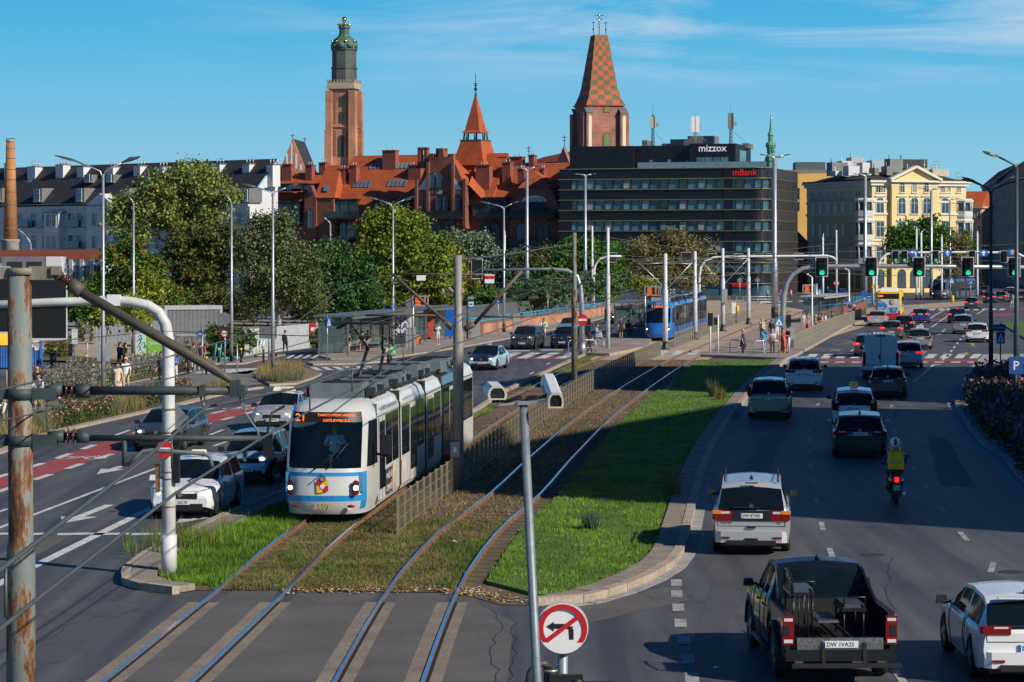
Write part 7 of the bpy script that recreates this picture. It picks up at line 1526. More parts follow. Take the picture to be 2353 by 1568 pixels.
SGL=None
def glass_mat():
 m,nt,b=new_mat('shelter_glass');L=nt.links.new;tr=N(nt,'ShaderNodeBsdfTransparent');tr.inputs[0].default_value=(.75,.85,.84,1);b.inputs['Base Color'].default_value=(.25,.32,.32,1);b.inputs['Roughness'].default_value=.06;mx=N(nt,'ShaderNodeMixShader');mx.inputs[0].default_value=.3;L(tr.outputs[0],mx.inputs[1]);L(b.outputs[0],mx.inputs[2]);L(mx.outputs[0],nt.nodes['Material Output'].inputs['Surface']);return m
SGL=glass_mat();SFR=M('shelter_frame',(.17,.18,.19),rough=.45,metal=.3,var=.1)
def shelter(label,a,b,dep,h,z=.1,n=5,advert=False,roofm=SFR,bench=True):
 p,q=G(*a,z),G(*b,z);L_=(q-p).length;t=thing('bus_shelter',label,'shelter',p,math.atan2((q-p).y,(q-p).x))
 for i in range(n+1):
  x=L_*i/n;MB().box(x,dep,h/2,.09,.09,h).build('post',SFR,t)
  if i in(0,n):MB().box(x,0,h/2,.12,.12,h).build('post',SFR,t)
  if i<n:MB().box(x+L_/n/2,dep,h*.5,L_/n-.1,.02,h*.84).build('glass_pane',SGL,t)
 for x in(0,L_):MB().box(x,dep/2,h*.5,.02,dep-.15,h*.84).build('glass_pane',SGL if not(advert and x)else GLASS,t)
 mb=MB();mb.prism([(-.4,-.5),(L_+.4,-.5),(L_+.4,dep+.3),(-.4,dep+.3)],h+.08,h+.2);mb.box(L_/2,-.45,h+.08,L_+.8,.1,.3);mb.build('roof',roofm,t)
 if bench:mb=MB();mb.box(L_*.5,dep-.5,.45,L_*.6,.42,.06);[mb.box(L_*f,dep-.5,.2,.08,.3,.42)for f in(.22,.5,.78)];mb.build('bench',SFR,t)
 return t,L_
t,L_=shelter('long glass bus shelter with grey frame in front of the maple',(799,817),(955,794),2.0,2.5,n=7)
MB().box(L_-.4,1.0,1.25,.12,1.4,2.0).build('advert_panel',M('advert_white',(.6,.62,.63),var=.1),t)
b=G(925,796,.1);t2=thing('advert_board','white advertising board with dark blue capital letters at the end of the glass shelter','advert',b);mb=MB();mb.box(0,0,1.3,1.5,.15,2.3);bd=mb.build('panel',MC['advert_white'],t2);NV=M('print_navy',(.02,.06,.17),var=0)
for z in(1.95,1.4,.85):text('NAJ',NV,(0,-.085,z),(0,-1,0),(0,0,1),w=1.1,parent=bd)
shelter('second glass shelter with red advert behind the first one',(978,786),(1034,778),1.8,2.45,n=3)
b=G(990,781,.1);t2=thing('advert_board','narrow red advertising strip inside the second shelter','advert',b);mb=MB();mb.box(0,0,1.2,.5,.1,2.0);bd=mb.build('panel',M('advert_red',(.5,.06,.03),var=.2),t2);mb=MB();mb.box(1.6,.3,1.3,.9,.1,2.1);mb.build('blue_panel',BLUE,t2)
shelter('small tram shelter with white curved roof on the right platform',(1885,742),(1937,733),1.6,2.4,z=.18,n=3,roofm=M('shelter_roof_pale',(.4,.4,.38),var=.1))
shelter('tram shelter at the head of the west platform in the shade',(1450,765),(1482,757),1.4,2.4,z=.22,n=2)
CG=M('car_glass',(.012,.017,.02),rough=.04,var=.2,scale=1,spec=.5)
RIM=M('alloy_rim',(.4,.41,.43),rough=.3,metal=.8,var=.1);TAIL=M('tail_lens',(.2,.005,.009),rough=.12,var=.1,coat=.5);TAILON=M('tail_lens_lit',(1,.02,.015),emit=1.1,var=0);AMB=M('amber_lens',(.8,.25,.02),rough=.15,var=0);HLG=M('headlamp_glass',(.45,.5,.53),rough=.08,var=.5,scale=9,c2=(.12,.14,.16));HLON=M('headlamp_lit',(1,.93,.75),emit=4,var=0);CHR=M('chrome',(.7,.7,.7),rough=.12,metal=1,var=0);PLATE=M('number_plate',(.72,.73,.72),rough=.4,var=.03);PBLUE=M('plate_blue',(.02,.08,.5),var=0);PTXT=M('plate_print',(.01,.01,.012),var=0);TRIM=M('bumper_trim',(.012,.012,.013),rough=.6,var=.1);CLR=M('clear_lens',(.6,.6,.6),rough=.1,var=0)
SEATM=M('seat_cloth',(.035,.037,.042),rough=.9,var=.2)
PROF={'hatch':([(-.5,.60),(-.485,.645),(-.40,.925),(-.31,.98),(-.08,1.0),(.07,.965),(.255,.665),(.30,.635),(.43,.555),(.485,.48),(.5,.42)],(-.485,-.40),(.07,.255)),'wagon':([(-.5,.60),(-.49,.645),(-.435,.925),(-.38,.97),(-.1,1.0),(.08,.965),(.255,.665),(.30,.635),(.43,.565),(.485,.49),(.5,.43)],(-.49,-.435),(.08,.255)),'sedan':([(-.5,.60),(-.49,.66),(-.37,.69),(-.20,.94),(-.1,.99),(0,1.0),(.08,.965),(.25,.675),(.29,.645),(.43,.57),(.485,.49),(.5,.43)],(-.37,-.2),(.08,.25)),'suv':([(-.5,.60),(-.49,.645),(-.44,.92),(-.39,.97),(-.1,1.0),(.1,.965),(.255,.685),(.29,.665),(.44,.605),(.49,.53),(.5,.45)],(-.49,-.44),(.1,.255)),'mpv':([(-.5,.56),(-.49,.60),(-.455,.90),(-.42,.965),(-.1,1.0),(.14,.96),(.33,.62),(.37,.595),(.46,.53),(.492,.46),(.5,.40)],(-.49,-.455),(.14,.33)),'van':([(-.5,.97),(-.49,1.0),(.2,1.0),(.27,.965),(.4,.55),(.43,.525),(.48,.46),(.5,.38)],None,(.27,.4)),'cab':([(-.13,.60),(-.12,.66),(-.075,.92),(-.04,.975),(.05,1.0),(.14,.965),(.235,.70),(.26,.675),(.44,.63),(.49,.55),(.5,.46)],(-.12,-.075),(.14,.235)),}
WHC={}
def tglass(name,c,f):
 m,nt,b=new_mat(name);L=nt.links.new;tr=N(nt,'ShaderNodeBsdfTransparent');tr.inputs[0].default_value=rgb(c);b.inputs['Base Color'].default_value=(.01,.02,.03,1);b.inputs['Roughness'].default_value=.03;mx=N(nt,'ShaderNodeMixShader');mx.inputs[0].default_value=f;L(tr.outputs[0],mx.inputs[1]);L(b.outputs[0],mx.inputs[2]);L(mx.outputs[0],nt.nodes['Material Output'].inputs['Surface']);return m
CGT=tglass('car_window_glass',(.3,.36,.37),.5)
def wheels(t,xs,W,wr,rim=RIM):
 for x in xs:
  for s in(-1,1):
   k=(round(wr,2),rim.name)
   if k not in WHC:
    mb=MB();mb.lathe([(wr*.62,-.10),(wr*.93,-.105),(wr,-.07),(wr,.07),(wr*.93,.105),(wr*.62,.10)],(0,0,0),20,0,True,'y');a=mb
    rb=MB();rb.lathe([(wr*.66,-.06),(wr*.66,.085),(wr*.6,.09),(wr*.58,.05),(wr*.1,.045)],(0,0,0),20,1,True,'y')
    for i in range(5):
     an=6.2832*i/5;rb.bar((0,.085,0),(wr*.62*math.cos(an),.075,wr*.62*math.sin(an)),.05,.035+wr*.16,0)
    rb.lathe([(wr*.14,.06),(wr*.12,.1)],(0,0,0),10,0,False,'y');WHC[k]=(a,rb,None)
   a,rb,me=WHC[k]
   if me is None:o=a.build('wheel',RUBBER,t);r=rb.build('rim',[rim,BLACK],o);WHC[k]=(a,rb,(o.data,r.data))
   else:o=link('wheel',me[0],t);r=link('rim',me[1],o)
   o.location=(x,s*(W/2-.12),wr);o.rotation_euler=(0,0,0 if s>0 else math.pi)
def plate(t,x,z,sgn,txt,w=.52,y=0.0):
 o=MB().box(x,y,z,.02,w,.115).build('number_plate',PLATE,t);MB().box(x+sgn*.004,y+(w/2-.02)*(-sgn if sgn>0 else 1)*(1 if sgn<0 else 1),z,.018,.04,.112).build('plate_band',PBLUE,o)
 if txt:text(txt,PTXT,(x+sgn*.013,y,z),(sgn,0,0),(0,0,1),w=w*.76,h=.075,parent=o)
def car(label,cat,pos,head,kind,L,W,Ht,col_,wb=.58,wr=.33,rear=None,front=None,belt=.62,dark_trim=False,rails=False,taxi=None,aerial=False,group=None,name='car',brake=False,xoff=.0,roofc=None,handles=True):
 """rear=(light y0,y1,z0,z1, plate z, text), front=(light half-width z, grille, text); origin on the ground under the middle of the car"""
 t=thing(name,label,cat,pos,head,group);prof,rw,ws=PROF[kind];P=[(x*L,z*Ht)for x,z in prof];bz=belt*Ht
 x0,x1=P[0][0],P[-1][0];xf,xr=wb*L/2+.05*L+xoff,-wb*L/2+.03*L+xoff;ra=wr+.06
 top=lambda x:interp(P,x)
 def zb(x):
  z=.24+.1*max(0,(abs(x)-L*.42)/(L*.08))
  for c in(xf,xr):
   d=abs(x-c)
   if d<ra:z=max(z,wr+math.sqrt(ra*ra-d*d)*.98)
  return z
 def plan(x):
  f=max(0,(x-(x1-.75))/.75);r=max(0,((x0+.6)-x)/.6)if x0<-.4*L else 0
  return W/2*(1-.2*f**2.4-.09*r**2.4)
 xs={x0+(x1-x0)*i/22 for i in range(23)}|{p[0]for p in P}|{x1-.02,x1-.08,x1-.2,x0+.02,x0+.08}
 for c in(xf,xr):xs|={c+ra*math.cos(math.pi*i/8)*.999 for i in range(9)}|{c-ra-.01,c+ra+.01}
 xb=lerp(ws[0],rw[1]if rw else-.1,.42)*L;xA=lerp(ws[1],ws[0],.42)*L;xC=(lerp(rw[0],rw[1],.55)*L+.16)if rw else ws[0]*L-.75
 xs|={xb-.04,xb+.04,xA,xC}
 xs=sorted(x for x in xs if x0<=x<=x1);ys=[xs[0]]
 for x in xs:
  if x-ys[-1]>.008:ys.append(x)
 xs=ys;vs=[]
 for x in xs:
  w=plan(x);T=top(x);g=min(1,max(0,(T-bz)/(Ht-bz)));z0=min(zb(x),T-.08);zs=min(bz,T-.045);zm=lerp(z0,zs,.5)
  p=[(.94*w,z0),(1.0*w,zm),(.985*w,lerp(zm,zs,.7)),(.955*w,zs)]
  e=((.90-.165*g)*w,T-.03*g-.012);q=(lerp(.925,.92,g)*w,zs+(.025 if g>0 else .015));m=(lerp(q[0],e[0],.88),lerp(q[1],e[1],.88))
  p+=[q,m,e,(.5*e[0],T),(0,T+.012+.01*g)]
  vs+=[(x,y,z)for y,z in p]+[(x,-y,z)for y,z in p[-2::-1]]
 K=17;sub={}
 def put(n,f,sm=True):sub.setdefault(n,[]).append(f)
 for i in range(len(xs)-1):
  xm=(xs[i]+xs[i+1])/2
  for j in range(16):
   b_=j if j<8 else 15-j;f=(i*K+j,i*K+j+1,(i+1)*K+j+1,(i+1)*K+j);n='body'
   if b_ in(6,7):
    if ws[0]*L<xm<ws[1]*L:n='windscreen'
    elif rw and rw[0]*L<xm<rw[1]*L:n='rear_window'
    elif roofc:n='roof'
   elif b_==4 and xC<xm<xA and abs(xm-xb)>.04:n='side_window'+(''if j<8 else'R')+('F'if xm>xb else'B')
   elif b_==0 and dark_trim:n='sill_trim'
   put(n,f)
 for i in range(8):
  put('body',(i,i+1,15-i,16-i)[::-1]);o=(len(xs)-1)*K;put('body',(o+i,o+i+1,o+15-i,o+16-i))
 for n,fs in sub.items():
  used=sorted({i for f in fs for i in f});mp={a:b for b,a in enumerate(used)};mb=MB();mb.add([vs[i]for i in used],[tuple(mp[i]for i in f)for f in fs],0,True);nm=n.rstrip('FBR')if n.startswith('side')else n
  o=mb.build(nm,{'body':col_,'sill_trim':TRIM,'roof':roofc}.get(n,CGT),t)
  if n=='body':
   m_=o.modifiers.new('edge','EDGE_SPLIT');m_.split_angle=rad(38)
 if pos.y<150:
  for sx_ in((xb+.25,xb-.65)if kind!='cab'else(xb+.2,)):
   for sy in(-.38,.38):mb=MB();mb.box(sx_-.2,sy,bz-.05,.16,.46,.62,0,0,.85);mb.box(sx_-.24,sy,bz+.36,.12,.25,.2,0,0,.8);mb.build('seat',SEATM,t)
  def rp(x,s):i=min(range(len(xs)),key=lambda k:abs(xs[k]-x));return[V(vs[i*K+j])*1+V((0,.004,0))if s>0 else V(vs[i*K+16-j])-V((0,.004,0))for j in range(5)]
  for s in(-1,1):
   for x in(xb,xA+.05,max(xC-.02,xr+ra+.03)):MB().tube(rp(x,s),.007,4).build('door_seam',BLACK,t)
  if rear:mb=MB();b=rear[2]-.12;w_=W*.43;mb.tube([(x0-.004,-w_,bz),(x0-.004,-w_*.98,b),(x0-.004,w_*.98,b),(x0-.004,w_,bz)],.007,4);mb.build('tailgate_seam',BLACK,t)
  if front:MB().tube([(x1-.3,-W*.42,top(x1-.3)-.01),(x1-.1,-W*.3,top(x1-.1)+.004),(x1-.06,0,top(x1-.06)+.012),(x1-.1,W*.3,top(x1-.1)+.004),(x1-.3,W*.42,top(x1-.3)-.01)],.007,4).build('bonnet_seam',BLACK,t)
 MB().box((x0+x1)/2,0,.34,(x1-x0)*.93,W*.78,.3).build('underbody',BLACK,t)
 wheels(t,(xf,xr),W,wr)
 for s in(-1,1):
  mb=MB();x=ws[1]*L-.12;mb.tube([(x,s*W*.46,bz+.04),(x-.02,s*(W/2+.06),bz+.07)],.03,6);mb.box(x,s*(W/2+.09),bz+.08,.1,.2,.14,0,0,.8);mb.build('mirror',col_ if kind=='wagon'else TRIM,t)
  if handles:
   for hx in(xb+.28,xb-.72):MB().box(hx,s*W*.494,bz-.14,.17,.03,.03).build('door_handle',TRIM if dark_trim else col_,t)
  if rails:mb=MB();a,b=lerp(ws[0],0,.3)*L,(rw[1]if rw else-.3)*L+.1;mb.tube([(b,s*W*.34,Ht-.03),(b+.12,s*W*.34,Ht+.05),(a-.12,s*W*.34,Ht+.05),(a,s*W*.34,Ht-.03)],.022,6);mb.build('roof_rail',TRIM,t)
 if aerial:x=(rw[1]*L+.3)if rw else 0;MB().tube([(x,0,Ht),(x-.05,0,Ht+.09)],[.05,.015],6).build('aerial',BLACK,t)
 if rear:
  ly0,ly1,lz0,lz1,pz,txt=rear[:6];xr0=x0-.005;w=plan(x0)
  for s in(-1,1):
   mb=MB();mb.plate([(xr0+.05,s*ly0,lz0),(xr0+.05,s*ly0,lz1),(xr0+.05,s*ly1*.985,lz1),(xr0+.05,s*ly1,(lz0+lz1)/2),(xr0+.05,s*ly1*.985,lz0)][::(1 if s>0 else-1)],(-1,0,0),.07);mb.box(xr0+.14,s*(ly1+.0),(lz0+lz1)/2,.22,.05,(lz1-lz0)*.8);o=mb.build('tail_light',TAILON if brake else TAIL,t)
   MB().box(xr0-.022,s*lerp(ly0,ly1,.35),lerp(lz0,lz1,.8),.012,(ly1-ly0)*.5,(lz1-lz0)*.22).build('reverse_lens',CLR,o)
  plate(t,xr0-.012,pz,-1,txt);B=.52*Ht*.74
  mb=MB();pl=[(xr0+.3,-w*1.02),(xr0+.02,-w*.99),(xr0-.05,-w*.85),(xr0-.075,0),(xr0-.05,w*.85),(xr0+.02,w*.99),(xr0+.3,w*1.02)];mb.prism(pl[::-1],.3,min(.56,lz0-.08));mb.build('bumper',TRIM if dark_trim and dark_trim!=2 else col_,t)
  mb=MB();mb.box(xr0-.05,0,.31,.1,W*.62,.1);mb.build('diffuser',TRIM,t)
  for s in(-1,1):MB().box(xr0-.07,s*w*.72,.42,.02,.2,.04).build('reflector',TAIL,t)
  if rw:MB().box(rw[0]*L-.035,.12,bz+.07,.03,W*.34,.03).build('wiper',BLACK,t);MB().box(lerp(rw[0],rw[1],.94)*L-.03,0,lerp(bz,Ht,.90),.03,.3,.03).build('brake_light',TAILON if brake else TAIL,t)
  MB().box(rw[1]*L-.03 if rw else x0,0,Ht-.05,.2 if rw else .02,W*.58,.025).build('spoiler',col_,t)if rw and kind in('hatch','wagon','suv')else None
  MB().disc((xr0-.002,0,lz1+.02 if len(rear)<7 else rear[6]),(-1,0,0),.055,.012,12).build('badge',CHR,t)
 if front:
  hz,gw,txt,lit=front;w=plan(x1-.12)
  for s in(-1,1):
   c=(x1-.16,s*w*.84,hz);mb=MB();mb.plate([(x1-.05,s*w*.5,hz-.06),(x1-.08,s*w*.55,hz+.05),(x1-.34,s*w*1.03,hz+.13),(x1-.36,s*w*1.06,hz+.02),(x1-.16,s*w*.98,hz-.08)][::(-1 if s>0 else 1)],(1,0,.35),.05);o=mb.build('headlight',HLG,t)
   MB().sph((x1-.08,s*w*.74,hz+.0),1,(.05,.09,.05),8).build('lamp',HLON if lit else HLG,o)
  MB().box(x1-.02,0,hz-.06,.08,gw,.13).build('grille',TRIM,t);MB().box(x1-.01,0,.34,.1,W*.66,.17).build('lower_grille',TRIM,t);MB().disc((x1+.02,0,hz-.02),(1,0,0),.065,.012,12).build('badge',CHR,t);plate(t,x1+.045,.46,1,txt)
 if taxi:
  m_,tx,w_=taxi;mb=MB();mb.box(-.05*L+.1,0,Ht+.1,.16,w_,.16,0,0,.85);o=mb.build('taxi_sign',m_,t)
  for s in(-1,1):text('TAXI',PTXT,(-.05*L+.1+s*.085,0,Ht+.1),(s,0,0),(0,0,1),h=.09,parent=o)
 return t
def away(px,py,L,slope=.12,oh=.78):p=G(px,py);d=V((slope,1,0)).normalized();return(p+d*(L/2-oh)),math.atan2(d.y,d.x)
def toward(px,py,L,slope=.12,oh=.6):p=G(px,py);d=V((slope,1,0)).normalized();return(p+d*(L/2-oh)),math.atan2(-d.y,-d.x)
SIL=paint('silver',(.52,.53,.54),metal=.35);WHT=paint('white',(.76,.77,.78));BLK=paint('black',(.012,.012,.014));GRY=paint('dark_grey',(.06,.065,.075),metal=.3);NVY=paint('navy',(.02,.03,.05),metal=.2);LBL=paint('pale_blue',(.33,.42,.5),metal=.3);BEIG=paint('grey_beige',(.26,.25,.22),metal=.4);BLU=paint('blue',(.015,.05,.22));GGR=paint('grey_green',(.3,.32,.32),metal=.4);BRN=paint('grey_brown',(.14,.13,.125),metal=.4);DRED=paint('dark_plum',(.06,.02,.05))
YT=M('taxi_yellow',(.8,.6,.12),emit=.05,var=0);WT=M('taxi_cream',(.85,.8,.6),emit=.1,var=0)
p,h=away(1727,1268,4.6,.1)
t=car('silver estate car with red and amber tail lights, nearest the island kerb','car',p,h,'mpv',4.6,1.82,1.73,SIL,.61,.32,(.45,.87,.80,1.04,.92,'DW 8TV83',1.15),belt=.60,rails=True,aerial=True)
x=-2.3
for s in(-1,1):MB().box(x-.03,s*.79,1.0,.03,.2,.085).build('amber_lens',AMB,t)
MB().box(x-.012,0,.92,.02,.98,.24).build('plate_panel',BLACK,t).location=(0,0,0);MB().box(x-.085,0,.36,.03,.3,.1).build('tow_opening',BLACK,t);MB().box(x-.03,0,.66,.03,.2,.05).build('door_handle',TRIM,t);text('Sharan',M('badge_print',(.05,.05,.05),var=0),(x-.012,.58,.77),(-1,0,0),(0,0,1),w=.26,parent=t);text('TDI',MC['badge_print'],(x-.012,-.62,.75),(-1,0,0),(0,0,1),w=.1,parent=t)
p,h=away(2352,1560,4.35,.03);car('white hatchback cut by the picture edge, with sweeping red tail lights','car',p,h+.02,'hatch',4.35,1.8,1.43,WHT,.60,.34,(.38,.84,.84,.98,.62,'DW 44',.93),belt=.63,aerial=True,dark_trim=False)
p,h=away(1975,1050,4.8,.12);car('black estate car with a chrome strip, between the white taxi and the scooter rider','car',p,h,'wagon',4.8,1.86,1.5,BLK,.58,.34,(.42,.88,.78,.94,.84,'DX 72221'),aerial=True,taxi=None)
p,h=away(1963,985,4.6,.12);car('white taxi with a yellow roof sign, right behind the black estate','taxi',p,h,'mpv',4.6,1.78,1.6,WHT,.6,.32,(.62,.86,.75,1.2,.82,'DWR 1550J',1.0),belt=.62,taxi=(YT,'TAXI',.34),dark_trim=False)
p,h=away(2040,913,4.7,.15);car('dark grey liftback with thin tail lights, behind the white van','car',p,h,'hatch',4.7,1.83,1.47,GRY,.59,.34,(.4,.88,.86,.98,.82,'DW 31525',1.05),aerial=True)
p,h=away(1848,897,4.65,.13);car('white sport utility car by the island kerb behind the grey beige one','car',p,h,'suv',4.65,1.9,1.66,WHT,.6,.36,(.45,.9,.92,1.08,.86,'DW 31525',1.08))
p,h=away(1768,962,4.5,.13);car('grey beige boxy off roader with tall red tail lights beside the lawn','car',p,h,'suv',4.5,1.8,1.7,BEIG,.58,.35,(.72,.88,.95,1.55,.9,'DW 89NJ',1.1),belt=.6,rails=True,dark_trim=2)
def panel_van():
 p,h=away(2024,872,5.6,.15);t=car('tall white panel van with closed rear doors among the traffic','van',p,h,'van',5.6,2.05,2.5,WHT,.62,.36,None,belt=.6,handles=False,name='van');x=-2.8
 for s in(-1,1):
  mb=MB();mb.box(x-.02,s*.9,1.15,.05,.16,.75);mb.build('tail_light',TAIL,t);MB().box(x-.025,s*.46,1.45,.02,.88,1.9).build('rear_door',M('van_door_white',(.7,.71,.72),rough=.3,var=.04),t)
 MB().box(x-.04,.0,1.45,.02,.02,1.9).build('door_seam',BLACK,t);MB().box(x-.05,.08,1.25,.04,.09,.26).build('door_handle',BLACK,t);MB().box(x-.03,0,2.42,.04,.5,.08).build('brake_light',TAIL,t);MB().box(x-.06,0,.42,.14,1.95,.24).build('bumper',TRIM,t);plate(t,x-.045,.82,-1,'DW 44',.52,.5)
panel_van()
p,h=away(2087,845,4.4,.15);car('pale blue sport utility car half hidden beside the white van','car',p,h,'suv',4.4,1.82,1.6,LBL,.6,.34,(.45,.88,.9,1.02,.7,'DW 44'),brake=True)
p,h=away(1993,820,4.6,.17);car('dark car with lit brake lights on the kerb side of the white van','car',p,h,'hatch',4.6,1.8,1.5,GRY,.59,.33,(.5,.86,.8,.95,.7,'DW 44'),brake=True)
p,h=away(2048,780,4.6,.19);car('grey brown hatchback with lit tail lights ahead of the white van','car',p,h,'hatch',4.6,1.8,1.5,BRN,.59,.33,(.5,.86,.85,1.0,.62,'DW 44'),brake=True)
p,h=away(2113,803,4.5,.19);car('silver liftback taxi with a white roof sign','taxi',p,h,'hatch',4.5,1.75,1.5,GGR,.6,.32,(.5,.84,.8,.98,.8,'DW 44'),taxi=(WHITE,'TAXI',.5))
p,h=away(2246,787,4.3,.2);car('white crossover beside the dark lamp posts','car',p,h,'suv',4.3,1.83,1.5,WHT,.6,.34,(.4,.86,.88,1.0,.7,'DW 44'))
p,h=away(2213,768,4.7,.2);car('grey green sport utility car beyond the white crossover','car',p,h,'suv',4.7,1.84,1.67,GGR,.6,.36,(.3,.88,.98,1.06,.8,'DW 44'))
p,h=away(2115,743,4.6,.2);car('blue taxi with white doors beyond the silver one','taxi',p,h,'wagon',4.6,1.79,1.46,BLU,.59,.32,(.5,.86,.85,1.0,.9,'DW 44'),taxi=(WHITE,'TAXI',.3),brake=True)
p,h=away(2199,743,4.9,.2);car('black saloon beyond the grey green car','car',p,h,'sedan',4.9,1.87,1.48,BLK,.6,.34,(.5,.88,.82,.95,.8,'DW 44'),brake=True)
p,h=away(2015,750,4.5,.22);car('silver saloon with lit tail lights behind the yellow bus','car',p,h,'sedan',4.5,1.78,1.47,SIL,.59,.32,(.5,.86,.82,.96,.6,'DW 44'),brake=True)
p,h=away(2078,764,4.7,.2);car('black estate with lit brake lights beside the grey brown hatchback','car',p,h,'wagon',4.7,1.8,1.5,BLK,.59,.33,(.5,.86,.8,.95,.6,'DW 44'),brake=True)
p,h=away(2233,711,4.6,.25);car('grey estate alone beyond the far zebra','car',p,h,'wagon',4.6,1.8,1.5,GRY,.59,.33,(.5,.86,.8,.95,.7,'DW 44'),brake=True)
for i,(px,py,k_,c,l)in enumerate(((2274,697,'suv',NVY,'dark blue car first in the far queue'),(2300,695,'wagon',BRN,'grey car second in the far queue with amber flash'),(2314,690,'hatch',BLK,'black car in the far queue'),(2331,691,'suv',NVY,'blue car by the dark lamp post in the far queue'),(2347,694,'hatch',DRED,'dark red car at the picture edge in the far queue'),(2322,683,'hatch',WHT,'pale car further up the far queue'),(2240,676,'hatch',NVY,'dark car parked before the tenements'),(2262,679,'hatch',GRY,'grey car parked before the tenements'),(2252,671,'suv',DRED,'red car parked before the tenements'))):
 p,h=away(px,py,4.5,.3);car(l,'car',p,h,k_,4.5,1.8,1.55,c,.59,.33,(.5,.86,.82,.98,.7,None),brake=i<6,handles=False)
p,h=toward(368,1037,4.5,.12);car('dark grey hatchback coming on beside the red cycle lane','car',p,h,'hatch',4.5,1.82,1.46,GRY,.6,.33,None,(.72,.7,'DWR 5923K',True))
p,h=toward(428,1188,4.3,.08);car('white estate taxi with a cream roof sign, behind the white mast','taxi',p,h,'wagon',4.65,1.8,1.47,WHT,.58,.33,None,(.68,.9,'W 2NC70',True),taxi=(WT,'TAXI',.42))
p,h=toward(572,1110,3.6,.1);car('small pale blue upright hatchback beside the silver tram','car',p,h,'mpv',3.6,1.6,1.56,LBL,.62,.3,None,(.78,.85,'PLE 22443',True),belt=.6,dark_trim=2)
p,h=toward(632,990,4.6,.11);car('silver saloon taxi with an advert board on its roof behind the pale blue hatchback','taxi',p,h,'sedan',4.6,1.78,1.45,SIL,.58,.32,None,(.66,.7,'DW 89NJ',True),taxi=(WT,'TAXI',.9))
p,h=toward(1110,851,4.6,.2);car('pale blue and navy saloon taxi behind the silver tram','taxi',p,h,'sedan',4.6,1.78,1.45,M('paint_taxi_white',(.36,.55,.68),rough=.25,coat=.6),.58,.33,None,(.68,.9,'DX 75646',True),taxi=(WHITE,'TAXI',.22),roofc=NVY)
p,h=toward(1202,803,4.6,.2);car('dark off roader approaching the zebra crossing','car',p,h,'suv',4.6,1.85,1.68,GRY,.58,.35,None,(.85,.8,'DWR 1550J',True))
p,h=toward(1294,801,4.6,.2);car('dark car partly behind the rusty pole at the zebra crossing','car',p,h,'suv',4.6,1.84,1.6,NVY,.6,.34,None,(.8,.8,'DW 44',True))
p,h=toward(1306,771,4.6,.2);car('pale blue car behind the dark car at the rusty pole','car',p,h,'wagon',4.6,1.8,1.5,LBL,.6,.33,None,(.7,.7,None,True))
p,h=toward(1425,745,4.6,.24);car('dark blue car beyond the west platform','car',p,h,'hatch',4.6,1.8,1.5,NVY,.6,.33,None,(.7,.7,None,True))
p,h=toward(1452,757,4.6,.24);car('dark plum car beyond the west platform with a red glow','car',p,h,'hatch',4.6,1.8,1.5,DRED,.6,.33,None,(.7,.7,None,False))
p,h=toward(1888,690,4.5,.5);car('far dark car with lit headlamps behind the platform signs','car',p,h,'hatch',4.5,1.8,1.5,NVY,.6,.33,None,(.7,.7,None,True),handles=False)
p,h=toward(1915,687,4.5,.5);car('far blue car with lit headlamps beside the no entry sign','car',p,h,'suv',4.5,1.8,1.55,BLU,.6,.33,None,(.7,.7,None,True),handles=False)
